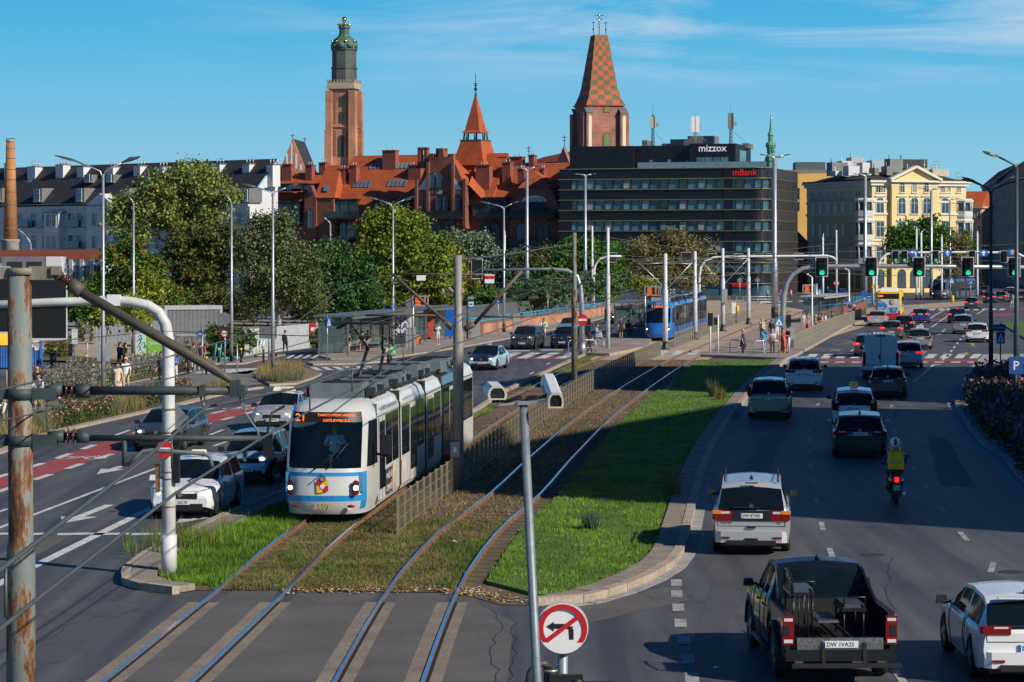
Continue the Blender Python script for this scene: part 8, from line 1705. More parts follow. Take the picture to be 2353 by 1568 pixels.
def pickup():
 L,W,Ht=5.3,2.03,1.9;p,h=away(1898,1556,L,.015,1.1);MT=paint('satin_black',(.009,.01,.011),rough=.3)
 t=car('matt black pickup truck with its tailgate off and a folding seat rack in the bed','pickup truck',p,h+.05,'cab',L,W,Ht,MT,.605,.41,None,belt=.66,aerial=True,name='pickup_truck',dark_trim=True,xoff=-.02);xr=-.605*L/2+.03*L-.02;x0,xf=-L/2,-.13*L+.02;bt=1.24
 for s in(-1,1):
  y=s*.93;pts=[(xf,.42),(xr+.5,.42)]+[(xr+.5*math.cos(math.pi*i/8),.41+.5*math.sin(math.pi*i/8))for i in range(9)]+[(xr-.5,.42),(x0+.08,.5),(x0,.6),(x0,bt),(xf,bt+.02)]
  MB().plate([(a,y-s*.06,b)for a,b in pts],(0,s,0),.09).build('bed_side',MT,t);MB().box((x0+xf)/2,s*.9,bt+.02,xf-x0,.12,.05).build('bed_rail',TRIM,t)
  ar=[(xr+.52*math.cos(math.pi*i/10),s*.98,.41+.52*math.sin(math.pi*i/10))for i in range(11)];MB().tube(ar,.07,6).build('wheel_flare',TRIM,t);fr_=[(xr+.605*L+.0+.53*math.cos(math.pi*i/10),s*.98,.41+.53*math.sin(math.pi*i/10))for i in range(11)];MB().tube(fr_,.06,6).build('wheel_flare',TRIM,t)
  mb=MB();mb.box(x0+.06,s*.9,.98,.16,.2,.5);o=mb.build('tail_light',TAIL,t);mb=MB();mb.box(x0-.024,s*.93,.98,.02,.11,.17);mb.build('dark_lens',BLACK,o);MB().box(x0-.024,s*.9,.79,.02,.15,.06).build('reverse_lens',CLR,o);MB().box(x0-.024,s*.9,1.16,.02,.15,.05).build('reverse_lens',CLR,o)
  mb=MB();mb.plate([(xf+.1,s*.80,bt+.03),(xf-.75,s*.84,bt+.03),(xf+.26,s*.74,1.78),(xf+.4,s*.74,1.8)],(0,s,0),.05);mb.build('sail_panel',MT,t)
  mb=MB();mb.lathe([(.075,x0-.06),(.075,x0+.25)],(0,s*.72,.45),12,0,True,'x');mb.build('exhaust_tip',CHR,t);MB().tube([(xf-.1,s*1.0,.38),(1.0,s*1.0,.38)],.06,8).build('side_step',TRIM,t)
  MB().box(-.1,s*1.0,1.1,.17,.03,.035).build('door_handle',TRIM,t)
 MB().box((x0+xf)/2,0,.76,xf-x0,1.76,.08).build('bed_floor',TRIM,t);MB().box(xf,0,1.0,.06,1.8,.5).build('bulkhead',TRIM,t)
 for k in range(7):MB().box((x0+xf)/2,-.72+k*.24,.81,xf-x0-.1,.05,.03).build('floor_rib',BLACK,t)
 CHQ=M('chequer_plate',(.45,.45,.44),rough=.3,metal=.8,var=.6,scale=16,c2=(.16,.16,.16))
 MB().box(x0-.03,0,.74,.05,1.5,.22).build('tread_plate',CHQ,t);MB().box(x0-.0,0,.55,.16,1.9,.2).build('bumper',MT,t);plate(t,x0-.07,.74,-1,'DW 1VA25',.62);MB().box(x0-.12,-.1,.38,.1,1.9,.07).build('step_bar',TRIM,t)
 for y in(-.42,.3):MB().box(x0-.08,y,.56,.06,.06,.42).build('step_bracket',TRIM,t)
 mw=Matrix.Translation(p)@Matrix.Rotation(h+.05,4,'Z');q=thing('folding_seat_rack','black steel seat rack with padded benches standing in the pickup bed','rack',mw@V(((x0+.55)*.93,0,.745)),h+.05);q.scale=(.93,)*3;SB=M('rack_steel',(.02,.02,.022),rough=.35,metal=.4)
 def bench(y,l,z):
  mb=MB();mb.box(.1,y,z,l,.42,.06);mb.box(.1,y,z+.06,l-.04,.38,.07,1,0,.96);mb.build('bench_seat',[SB,M('black_vinyl',(.05,.05,.052),rough=.35)],q)
  for dx in(-l/2+.05,l/2-.05):
   for dy in(-.17,.17):MB().tube([(.1+dx,y+dy,0),(.1+dx,y+dy,z)],.02,6).build('leg',SB,q)
 bench(.62,1.0,.78);bench(-.28,.95,.5)
 MB().box(.15,.17,.3,1.1,.36,.04).build('foot_board',CHQ,q)
 mb=MB();mb.tube([(-.4,.8,.8),(-.4,.8,1.0),(.1,.8,1.12),(.5,.8,1.12),(.5,.8,.8)],.02,6);[mb.tube([(x,.8,.8),(x,.8,1.0+max(0,x+.4)*.18)],.012,5)for x in(-.2,0,.2,.35)];mb.tube([(-.42,.42,.85),(-.42,.42,1.0),(-.42,.82,1.0),(-.42,.82,.85)],.018,6);mb.tube([(-.38,-.47,.55),(-.38,-.47,.72),(-.38,-.1,.72),(-.38,-.1,.55)],.018,6);[mb.tube([(-.4,.45+k*.08,0),(-.4,.45+k*.08,.78)],.013,5)for k in range(5)];mb.build('rack_rail',SB,q)
pickup()
bpy.data.objects['pickup_truck'].scale=(.93,)*3
WSG=tglass('tram_windscreen',(.7,.85,.92),.22)
def tram(name,label,path,y0,secs,P,dest=None,num=None,gap=.35,hw=1.12,panto=True):
 """path(Y)->X of the track centre; secs lengths from the front; P palette dict"""
 f0=V((path(y0),y0,0));t=thing(name,label,'tram',f0)
 def pt(s):
  Y=y0+s*.993;return V((path(Y),Y,0))
 s0=0;Z=[(.30,-.06),(.45,0),(1.15,.0),(1.2,0),(2.75,-.02),(3.0,-.12),(3.12,-.34)]
 for si,L_ in enumerate(secs):
  a,b=pt(s0),pt(s0+L_);d=(b-a).normalized();n=V((d.y,-d.x,0));at=lambda x,y,z:a+d*x+n*y+V((0,0,z));x0=2.2 if si==0 else 0.0;x1=L_
  Pm=P['mods'][min(si,len(P['mods'])-1)]
  mb=MB()
  for(z0,o0),(z1,o1)in zip(Z,Z[1:]):
   for sg in(-1,1):
    q=[at(x0,sg*(hw+o0),z0),at(x1,sg*(hw+o0),z0),at(x1,sg*(hw+o1),z1),at(x0,sg*(hw+o1),z1)];mb.poly(q if sg>0 else q[::-1],1 if z0>=2.7 and P.get('top')else 0)
  mb.poly([at(x0,-hw+.34,3.12),at(x0,hw-.34,3.12),at(x1,hw-.34,3.12),at(x1,-hw+.34,3.12)],2)
  for x in(x1,)+((x0,)if si else()):mb.poly([at(x,sg*(hw+o),z)for sg,zz in((1,Z),(-1,Z[::-1]))for z,o in zz],3)
  mb.poly([at(x0,hw-.06,.3),at(x0,-hw+.06,.3),at(x1,-hw+.06,.3),at(x1,hw-.06,.3)],3)
  bd=mb.build('car_section',[Pm,P.get('top',Pm),P['roof'],BLACK],t,world=True)
  nwin=max(1,int((x1-x0)/1.35));wl=(x1-x0-.3)/nwin
  for sg in(-1,1):
   for k in range(nwin):
    xa=x0+.15+k*wl;door=P['doors'](si,k);z0_=.42 if door else 1.25
    mb=MB();q=[at(xa+.07,sg*(hw+.012),z0_),at(xa+wl-.07,sg*(hw+.012),z0_),at(xa+wl-.07,sg*(hw+.0),2.62),at(xa+.07,sg*(hw+.0),2.62)];mb.poly(q if sg>0 else q[::-1]);
    if door:o=mb.build('door',P['door'],t,world=True);mb=MB();q=[at(xa+.16,sg*(hw+.018),.7),at(xa+wl-.16,sg*(hw+.018),.7),at(xa+wl-.16,sg*(hw+.008),2.5),at(xa+.16,sg*(hw+.008),2.5)];mb.poly(q if sg>0 else q[::-1]);mb.poly([at(xa+wl/2-.02,sg*(hw+.022),.45),at(xa+wl/2+.02,sg*(hw+.022),.45),at(xa+wl/2+.02,sg*(hw+.012),2.6),at(xa+wl/2-.02,sg*(hw+.012),2.6)],1);mb.build('door_glass',[CG,BLACK],t,world=True)
    else:mb.build('side_window',CG,t,world=True)
  if P.get('stripe'):
   mb=MB()
   for sg in(-1,1):q=[at(x0,sg*(hw+.014),.42),at(x1,sg*(hw+.014),.42),at(x1,sg*(hw+.014),1.08),at(x0,sg*(hw+.014),1.08)];mb.poly(q if sg>0 else q[::-1])
   mb.build('skirt_stripe',P['stripe'],t,world=True)
  rr=random.Random(si+int(y0));an=math.atan2(d.y,d.x)
  x=x0+.5
  while x<x1-1.0:
   l=rr.uniform(.9,2.2);l=min(l,x1-x-.2);c=at(x+l/2,rr.uniform(-.15,.15),3.12+.17);mb=MB();hh=rr.uniform(.22,.42);mb.box(c.x,c.y,3.12+hh/2,l*.92,rr.uniform(1.2,1.75),hh,0,an,.94)
   for j in range(int(l/.3)):c2=at(x+.2+j*.3,0,0);mb.box(c2 .x,c2 .y,3.13+hh,.1,1.0,.03,1,an)
   mb.build('roof_unit',[P['unit'],BLACK],t,world=True)
   for sg in(-1,1):
    c2=at(x+l*.3,sg*.8,0);mb=MB();mb.tube([at(x,sg*.92,3.2),at(x+l,sg*.92,3.2)],.05,6);mb.box(c2 .x,c2 .y,3.25,.35,.22,.26,0,an);mb.build('roof_pipe',DARKM,t,world=True)
   x+=l+.15
  if si:
   c0=pt(s0-gap/2);mb=MB();mb.box(c0 .x,c0 .y,1.72,gap+.1,hw*2-.1,2.75,0,an);mb.build('bellows',M('bellows_black',(.02,.02,.022),rough=.8,var=.2,scale=12),t,world=True)
  if si==0:hd,hn,fa=d,n,a
  if si==len(secs)-1:
   mb=MB();mb.box(*(at(x1+.02,0,2.0)),.04,2.1,1.4,0,an);mb.build('rear_window',CG,t,world=True)
  if panto and si==P['panto']:
   b0=at(x0+1.2,0,3.5);k0,k1=at(x0+2.6,0,4.15),at(x0+1.0,0,4.92);mb=MB()
   for sg in(-1,1):mb.tube([at(x0+1.2,sg*.3,3.3),at(x0+2.6,sg*.25,4.15)],.05,6);mb.tube([at(x0+2.6,sg*.2,4.15),at(x0+1.0,sg*.45,4.92)],.035,6)
   for dx in(-.2,.2):mb.tube([at(x0+1.0+dx,-.85,4.82),at(x0+1.0+dx,-.6,4.96),at(x0+1.0+dx,.6,4.96),at(x0+1.0+dx,.85,4.82)],.035,6)
   mb.tube([at(x0+.8,0,4.96),at(x0+1.2,0,4.96)],.03,5);mb.build('pantograph',BLACK,t,world=True)
  s0+=L_+gap
 d,n,a=hd,hn,fa;at=lambda x,y,z:a+d*x+n*y+V((0,0,z))
 zs=[.28,.40,.62,.77,1.26,1.36,1.46,1.9,2.3,2.62,2.88,3.02,3.12,3.16];nose=lambda z:interp([(.28,.16),(.45,.03),(.8,0),(1.4,.03),(1.5,.06),(2.88,.52),(3.02,.72),(3.12,1.0),(3.16,1.5)],z)
 cur=[(0,0),(.02,.3),(.08,.56),(.19,.78),(.38,.95),(.72,1.06),(1.25,1.12)];hwz=lambda z:hw+interp([(z_,o_)for z_,o_ in Z],z)if z>.45 else hw-.06
 rows=[]
 for z in zs:
  r=[];f=hwz(z)/1.13;N0=nose(z)
  for cx,cy in cur:r.append((min(2.2,N0+cx*(1-.12)),cy*f,z))
  r.append((2.2,hwz(z),z));rows.append([(x,-y,z_)for x,y,z_ in r[:0:-1]]+r)
 K=len(rows[0]);sub={}
 for i in range(len(rows)-1):
  for j in range(K-1):
   jj=abs(j-(K-2)/2);zz=(zs[i],zs[i+1]);m='cab_front'
   if 1.4<zz[0]<2.85 and jj<4:m='windscreen'if zz[0]<2.6 else'destination_panel'
   elif zz==(.62,.77)and jj<4.8:m='lower_band'
   elif zz[0]==1.26 and jj<4.0:m='upper_band'
   elif jj>=4.0 and jj<5 and .4<=zz[0]<1.3:m='side_band'
   elif jj>5.4 and 1.4<zz[0]<2.6:m='cab_window'+' R'[j>7]
   sub.setdefault(m,[]).append((i*K+j,i*K+j+1,(i+1)*K+j+1,(i+1)*K+j))
 vs=[at(*p)for r in rows for p in r]
 for m,fs in sub.items():
  mb=MB();used=sorted({q for f in fs for q in f});mp={u:v for v,u in enumerate(used)};mb.add([vs[u]for u in used],[tuple(mp[q]for q in f)for f in fs],0,m not in('lower_band',))
  mt={'cab_front':P['front'],'windscreen':WSG,'destination_panel':BLACK,'lower_band':P['band'],'upper_band':P['band'],'side_band':P['side'],'cab_window':CG}[m.strip(' R')];mb.build(m.strip(' R'),mt,t,world=True)
 mb=MB();mb.box(*at(2.15,0,1.7),.05,2.2,2.6,0,math.atan2(d.y,d.x));c=at(.9,0,1.15);mb.box(c.x,c.y,1.1,1.2,2.0,.5,1,math.atan2(d.y,d.x));mb.build('cab_interior',[M('cab_dark',(.06,.12,.17),var=.3),M('dash_blue',(.08,.3,.52),rough=.6)],t,world=True)
 fn=-d
 if dest:text(dest[0],ORANGE,at(nose(2.74)-.035,-.66 if len(dest)>1 else .1,2.75),fn+V((0,0,.3)),(0,0,1),h=.2,parent=t,world=True)
 for i,s_ in enumerate((dest or[])[1:]):text(s_,ORANGE,at(nose(2.7)-.03,.3,2.82-i*.14),fn+V((0,0,.3)),(0,0,1),w=1.0-i*.3,h=.085,parent=t,world=True)
 if num:text(num,M('number_gold',(.5,.42,.1),var=0),at(nose(.5)-.02,0,.51)if P['numlow']else at(nose(2.97)-.02,0,2.97),fn,(0,0,1),h=.17,parent=t,world=True)
 for sg in(-1,1):
  for i,(z,m)in enumerate(((1.08,TAIL),(.97,HLON),(.86,TAIL))):
   c=at(.10,sg*.84,z);mb=MB();mb.disc(c,fn+n*sg*.45,.065,.03,14);mb.build('lamp',m,t,world=True);mb=MB();mb.disc(c+d*.005,fn+n*sg*.45,.085,.02,14);mb.build('lamp_ring',BLACK,t,world=True)
  c=at(.07,sg*.72,.5);mb=MB();mb.sph((c.x,c.y,c.z),1,(.11,.03,.04),8);mb.build('fog_lamp',TAIL,t,world=True)
  mb=MB();mb.tube([at(.9,sg*1.15,3.0),at(.5,sg*1.4,2.85),at(.45,sg*1.5,2.4),at(.5,sg*1.5,2.0)]if sg<0 else[at(1.4,1.2,1.75),at(1.2,1.45,1.7),at(1.2,1.45,2.0)],.035,6);c=at(.5 if sg<0 else 1.2,sg*(1.5 if sg<0 else 1.47),2.0 if sg<0 else 2.05);mb.box(c.x,c.y,c.z-.05,.12,.22,.5,0,math.atan2(d.y,d.x));mb.build('mirror',BLACK,t,world=True)
 mb=MB();mb.tube([at(.03,.1,1.45),at(.25,.62,2.1)],.02,5);mb.tube([at(.0,-.25,1.42),at(.3,.45,1.95)],.02,5);mb.build('wiper',BLACK,t,world=True)
 return t,at,nose,fn,n,d
TS=M('tram_silver',(.68,.68,.66),rough=.3,metal=.15,var=.06,scale=.6,coat=.3);TB=M('tram_blue_band',(.02,.26,.6),rough=.35,var=.06);TW=M('tram_white',(.72,.72,.71),rough=.3,var=.05,coat=.3);TD=M('tram_dark_skin',(.05,.065,.075),rough=.25,var=.3,coat=.4)
y0=65.0
t,at,nose,fn,n_,d_=tram('tram','silver low floor tram with blue bands and white advertising sides on the near track',lambda Y:track1(Y)-.2+(Y-65)*.011,y0,[6.6,5.2,3.6,4.6,3.4],{'mods':[TW,TW,TW,TD,TW],'roof':M('tram_roof',(.2,.22,.23),rough=.6,var=.2),'unit':M('tram_roof_unit',(.13,.16,.175),rough=.6,var=.25),'front':TS,'band':TB,'side':TB,'door':TW,'doors':lambda s,k:(s,k)in((0,0),(1,1),(2,0),(3,1)),'panto':1,'numlow':1},['21','TARCZYŃSKI ARENA','KRÓLEWIECKA'],'3109')
AD=M('advert_black',(.03,.03,.03),var=0)
hw=1.12
def onside(s,x0,z0,x1,z1,m,nm='advert_patch',off=.02):
 mb=MB();q=[at(x0,hw+off,z0),at(x1,hw+off,z0),at(x1,hw+off,z1),at(x0,hw+off,z1)];mb.poly(q);return mb.build(nm,m,t,world=True)
text('Wybierz Lokum pod klucz',AD,at(4.4,hw+.02,2.84),n_,(0,0,1),w=3.6,h=.2,parent=t,world=True)
text('www.lokumportal.pl',M('advert_grey',(.3,.3,.3),var=0),at(8.6,hw-.02+.05,2.84),n_,(0,0,1),w=2.4,h=.18,parent=t,world=True)
onside(0,3.6,.45,5.0,1.15,M('advert_charcoal',(.05,.045,.045),var=.3));onside(0,5.0,.45,5.7,1.2,M('advert_beige',(.55,.42,.3),var=.4,scale=2));onside(0,6.95,.45,7.9,1.15,M('advert_tan',(.5,.28,.12),var=.6,scale=2,c2=(.75,.7,.65)))
text('wodzi się',WHITE,at(4.3,hw+.03,.95),n_,(0,0,1),w=1.2,parent=t,world=True);text('nowych',WHITE,at(4.3,hw+.03,.62),n_,(0,0,1),w=1.1,parent=t,world=True);text('LOKUM',AD,at(9.6,hw+.05,.95),n_,(0,0,1),w=1.3,parent=t,world=True)
c=at(-.02,0,1.0);R3=[(-.15,.18,0,.02,RED),(0,.18,.15,.02,YELLOW),(-.15,.02,0,-.16,YELLOW),(0,.02,.15,-.16,RED)]
for x0,z0,x1,z1,m in R3:
 mb=MB();mb.poly([at(-.02,x0,1.0+z1),at(-.02,x1,1.0+z1*(1 if abs(x1)<.1 or z1>0 else .7)),at(-.02,x1,1.0+z0),at(-.02,x0,1.0+z0)]);mb.build('city_arms',m,t,world=True)
mb=MB();mb.disc(at(-.025,0,1.01),fn,.06,.01,14);mb.build('arms_medallion',WHITE,t,world=True);mb=MB();mb.disc(at(-.01,0,1.2),fn,.085,.012,16);mb.build('badge',DARKM,t,world=True);mb=MB();mb.disc(at(-.024,0,1.2),fn,.06,.012,16);mb.build('badge_centre',STEEL,t,world=True);mb=MB();mb.box(*at(-.02,0,1.17+.17),.02,.34,.025);mb.build('brake_light',TAIL,t,world=True)
BT=M('tram_azure',(.015,.17,.52),rough=.3,var=.05,coat=.3);BTB=M('tram_black_band',(.015,.017,.02),rough=.25,var=.1)
def t1far(Y):return track1(Y)+.1
t2,*_=tram('tram','bright blue tram with black window band stopped at the west platform',t1far,199,[7,6,7,6,7],{'mods':[BTB],'top':BT,'stripe':BT,'roof':M('tram_roof_dark',(.10,.11,.11),rough=.7,var=.2),'unit':GREYP,'front':BT,'band':BT,'side':BT,'door':BTB,'doors':lambda s,k:k==1,'panto':1,'numlow':0},['3 LESNICA'],'3304')
b3=G(2156,690);t3,*_=tram('tram','dark blue grey tram turning in front of the yellow palace',lambda Y:b3 .x+(Y-b3 .y)*.42,b3 .y,[6,6,6],{'mods':[M('tram_slate',(.07,.08,.13),rough=.35,var=.2)],'roof':DARKM,'unit':DARKM,'front':M('tram_slate_front',(.06,.07,.11),rough=.3),'band':BTB,'side':WHITE,'door':BTB,'doors':lambda s,k:k==1,'panto':1,'numlow':0},None,None,panto=False)
def bus():
 p=G(2042,741);d=V((.17,1,0)).normalized();t=thing('city_bus','yellow and red city bus with a blue and white advert across its back','bus',p,math.atan2(d.y,d.x));L,W,Hh=12,2.55,3.05;YB=M('bus_yellow',(.8,.5,.02),rough=.35,var=.05);RB_=M('bus_red',(.55,.02,.02),rough=.35,var=.05);mb=MB();pl=[(0.1,-W/2+.05),(.0,-W/2+.2),(0,W/2-.2),(.1,W/2-.05),(.3,W/2),(L,W/2),(L,-W/2),(.3,-W/2)];mb.prism(pl[::-1],.35,Hh-.1);mb.prism([(a*.98+.1,b*.95)for a,b in pl[::-1]],Hh-.1,Hh);mb.build('body',YB,t)
 MB().box(-.01,0,2.6,.04,W-.5,.5).build('display_panel',BLACK,t);MB().box(-.04,.8,2.62,.02,.5,.16).build('led_number',ORANGE,t);MB().box(-.02,0,.62,.08,W-.15,.5).build('bumper',RB_,t);MB().box(-.035,0,1.6,.03,W-.25,1.4).build('advert_panel',M('advert_pale',(.6,.6,.6),var=.2,scale=1.5),t)
 mb=MB();mb.plate([(-.06,W/2-.15,.92),(-.06,W/2-.15,2.28)]+[(-.06,.95-.75*math.sin(math.pi*i/10)-.05,2.28-1.36*i/10)for i in range(11)],(-1,0,0),.01);o=mb.build('blue_print',M('advert_blue',(.01,.2,.52),var=.1),t)
 text('VOX',WHITE,(-.085,.85,2.0),(-1,0,0),(0,0,1),w=.5,parent=o);text('dzień',WHITE,(-.085,.78,1.45),(-1,0,0),(0,0,1),w=.6,parent=o);text('dobry',WHITE,(-.085,.78,1.2),(-1,0,0),(0,0,1),w=.6,parent=o)
 MB().sph((-.06,-.28,2.0),1,(.02,.26,.3),10).build('printed_head',M('print_hair',(.35,.2,.1),var=.3),o);MB().sph((-.08,-.3,1.98),1,(.015,.14,.2),10).build('printed_face',M('print_skin',(.6,.35,.25)),o);mb=MB();mb.box(-.07,-.45,1.2,.02,1.0,.6,0);mb.build('printed_shirt',M('print_lilac',(.5,.48,.6)),o);mb=MB();mb.plate([(-.09,-.85,1.5),(-.09,-.05,1.5),(-.09,-.15,.98),(-.09,-.75,.98)][::-1],(-1,0,0),.01);mb.build('printed_mug',MC['advert_blue'],o)
 mb=MB();mb.tube([(-.11,-.65,1.28),(-.11,-.45,1.12),(-.11,-.25,1.28)],.02,5);[mb.sph((-.11,y,1.4),.035,n=6)for y in(-.55,-.35)];mb.build('printed_smile',WHITE,o)
 MB().box(6,-W/2-.01,1.95,11.3,.04,1.1).build('side_window',CG,t);MB().box(6,W/2+.01,1.95,11.3,.04,1.1).build('side_window',CG,t);MB().box(6,-W/2-.01,.62,11.3,.03,.5).build('skirt',RB_,t);MB().box(6,W/2+.01,.62,11.3,.03,.5).build('skirt',RB_,t)
 for x,l in((1.6,1.6),(5.5,2.4)):MB().box(x,0,Hh+.18,l,1.7,.36,0,0,.9).build('roof_unit',WHITE,t)
 for s in(-1,1):MB().box(-.05,s*1.05,.95,.05,.14,.4).build('tail_light',TAIL,t)
 wheels(t,(3.2,9.2),W,.48)
bus()
def skin_mesh(J,E,root,regs=None):
 """J name->(xyz, radius); E bones; one continuous skin grown over the joints; returns mesh with a material slot per region"""
 names=list(J);me=bpy.data.meshes.new('person');me.from_pydata([J[n][0]for n in names],[(names.index(a),names.index(b))for a,b in E],[])
 o=bpy.data.objects.new('person',me);col.objects.link(o);o.modifiers.new('s','SKIN');o.modifiers.new('u','SUBSURF').levels=1
 for i,n in enumerate(names):v=me.skin_vertices[0].data[i];r=J[n][1];v.radius=r if isinstance(r,tuple)else(r,r);v.use_root=n==root
 bpy.context.view_layer.update();r=bpy.data.meshes.new_from_object(o.evaluated_get(bpy.context.evaluated_depsgraph_get()));bpy.data.objects.remove(o);r.materials.clear()
 if regs:
  segs=[(V(J[a][0]),V(J[b][0]),regs(a,b))for a,b in E]
  for p in r.polygons:
   c=p.center;best=(9,0)
   for a,b,g in segs:
    d=b-a;f=max(0,min(1,(c-a).dot(d)/max(d.dot(d),1e-6)));l=(a+d*f-c).length
    if l<best[0]:best=(l,g)
   p.material_index=best[1];p.use_smooth=True
 return r
def reg(a,b):
 k=a[:2]+b[:2]
 if b[:2]in('he','no','ea'):return 0
 if b.startswith(('fi','th_','pa')):return 4
 if b.startswith('el'):return 2
 if b.startswith('wr'):return 3
 if b.startswith(('hi','kn')):return 5
 if b.startswith('an'):return 6
 if b.startswith('to'):return 7
 return 1
BASE={'pelvis':((0,0,.96),(.155,.11)),'spine':((0,0,1.14),(.135,.10)),'chest':((0,0,1.34),(.165,.115)),'neck':((0,0,1.49),.06),'head0':((0,.02,1.57),(.075,.085)),'head1':((0,.02,1.66),(.08,.1)),'head2':((0,.01,1.74),(.055,.065)),'nose':((0,.135,1.625),.016)}
SIDE={'ear':((.09,.02,1.63),.02),'sh':((.17,0,1.42),.062),'el':((.225,-.02,1.14),.044),'wr':((.235,.06,.9),.03),'pa':((.235,.075,.84),(.03,.02)),'hi':((.09,0,.92),.095),'kn':((.1,.02,.5),.06),'an':((.1,-.02,.09),.042),'to':((.115,.14,.04),(.045,.03))}
POSES={'stand':{},'phone':{'elL':(.22,.03,1.16),'wrL':(.12,.24,1.22),'elR':(-.2,.04,1.14),'wrR':(-.08,.26,1.18),'head0':(0,.04,1.57),'nose':(0,.15,1.60)},'walk':{'knL':(.1,.17,.52),'anL':(.1,.26,.1),'toL':(.11,.42,.08),'knR':(-.1,.02,.5),'anR':(-.1,-.25,.16),'toR':(-.11,-.12,.06),'elL':(.22,-.12,1.16),'wrL':(.22,-.1,.92),'elR':(-.22,.08,1.16),'wrR':(-.2,.24,.98)},'sit':{'pelvis':(0,0,.55),'spine':(0,-.03,.74),'chest':(0,-.02,.94),'neck':(0,0,1.09),'hi':(.1,.03,.53),'kn':(.12,.43,.52),'an':(.12,.42,.1),'to':(.13,.58,.04),'sh':(.17,0,1.02),'el':(.23,.05,.76),'wr':(.16,.26,.66)},'drive':{'pelvis':(0,0,.55),'spine':(0,-.03,.74),'chest':(0,-.02,.94),'neck':(0,0,1.09),'hi':(.1,.03,.53),'kn':(.12,.43,.52),'an':(.12,.42,.1),'to':(.13,.58,.04),'sh':(.17,0,1.02),'el':(.25,.1,.8),'wr':(.15,.36,.86)},'cycle':{'pelvis':(0,-.12,1.02),'spine':(0,.0,1.18),'chest':(0,.13,1.35),'neck':(0,.2,1.49),'sh':(.17,.15,1.42),'el':(.24,.3,1.2),'wr':(.24,.5,1.1),'hi':(.09,-.1,.98),'knL':(.11,.25,.82),'anL':(.1,.14,.42),'toL':(.1,.3,.38),'knR':(-.11,.18,.66),'anR':(-.1,.05,.24),'toR':(-.1,.2,.2)},'scoot':{'pelvis':(0,0,.86),'spine':(0,.02,1.04),'chest':(0,.06,1.24),'neck':(0,.09,1.39),'sh':(.18,.08,1.31),'el':(.3,.22,1.08),'wr':(.3,.48,1.06),'hi':(.11,.03,.84),'kn':(.2,.42,.8),'an':(.2,.42,.38),'to':(.2,.58,.34)},}
PM={}
def body(pose):
 if pose in PM:return PM[pose]
 ov=POSES[pose];J={}
 nk=V(ov.get('neck',BASE['neck'][0]))-V(BASE['neck'][0])
 for n,(p,r)in BASE.items():J[n]=(tuple(ov[n])if n in ov else tuple(V(p)+(nk if n[:2]in('he','no')else V((0,0,0)))),r)
 for n,(p,r)in SIDE.items():
  for s,S in((1,'L'),(-1,'R')):
   q=ov.get(n+S)or((lambda u:(u[0]*s,u[1],u[2]))(ov[n])if n in ov else None)
   if q is None:
    q=(p[0]*s,p[1],p[2])
    if n=='ear':q=tuple(V(q)+nk)
    if n=='pa':w,e=V(J['wr'+S][0]),V(J['el'+S][0]);q=tuple(w+(w-e).normalized()*.075)
   J[n+S]=(q,r)
 E=[('pelvis','spine'),('spine','chest'),('chest','neck'),('neck','head0'),('head0','head1'),('head1','head2'),('head0','nose')]
 for S,s in(('L',1),('R',-1)):
  E+=[('head1','ear'+S),('chest','sh'+S),('sh'+S,'el'+S),('el'+S,'wr'+S),('wr'+S,'pa'+S),('pelvis','hi'+S),('hi'+S,'kn'+S),('kn'+S,'an'+S),('an'+S,'to'+S)]
  pa,w=V(J['pa'+S][0]),V(J['wr'+S][0]);d=(pa-w).normalized();sd_=V((0,1,0))-d*d.y;sd_=sd_.normalized()if sd_.length>.1 else V((1,0,0));inn=d.cross(sd_)*.3
  for i in range(4):n='fi%d%s'%(i,S);J[n]=(tuple(pa+d*(.07+(.012,.022,.018,0)[i])+sd_*(.03-.02*i)+inn*.06),.009);E.append(('pa'+S,n))
  n='th_'+S;J[n]=(tuple(w+d*.055+sd_*.055+inn*.05),.010);E.append(('wr'+S,n))
 PM[pose]=(skin_mesh(J,E,'pelvis',reg),J);return PM[pose]
def cloth(c):return M('cloth_%02d%02d%02d'%tuple(int(x*99)for x in c),c,rough=.85,var=.18,scale=9)
SKIN=M('skin_light',(.5,.28,.2),rough=.55,var=.06);SKIND=M('skin_tanned',(.32,.17,.11),rough=.55,var=.06)
HAIRC={'dark':(.02,.014,.01),'brown':(.09,.045,.02),'blond':(.5,.36,.16),'grey':(.4,.38,.36)}
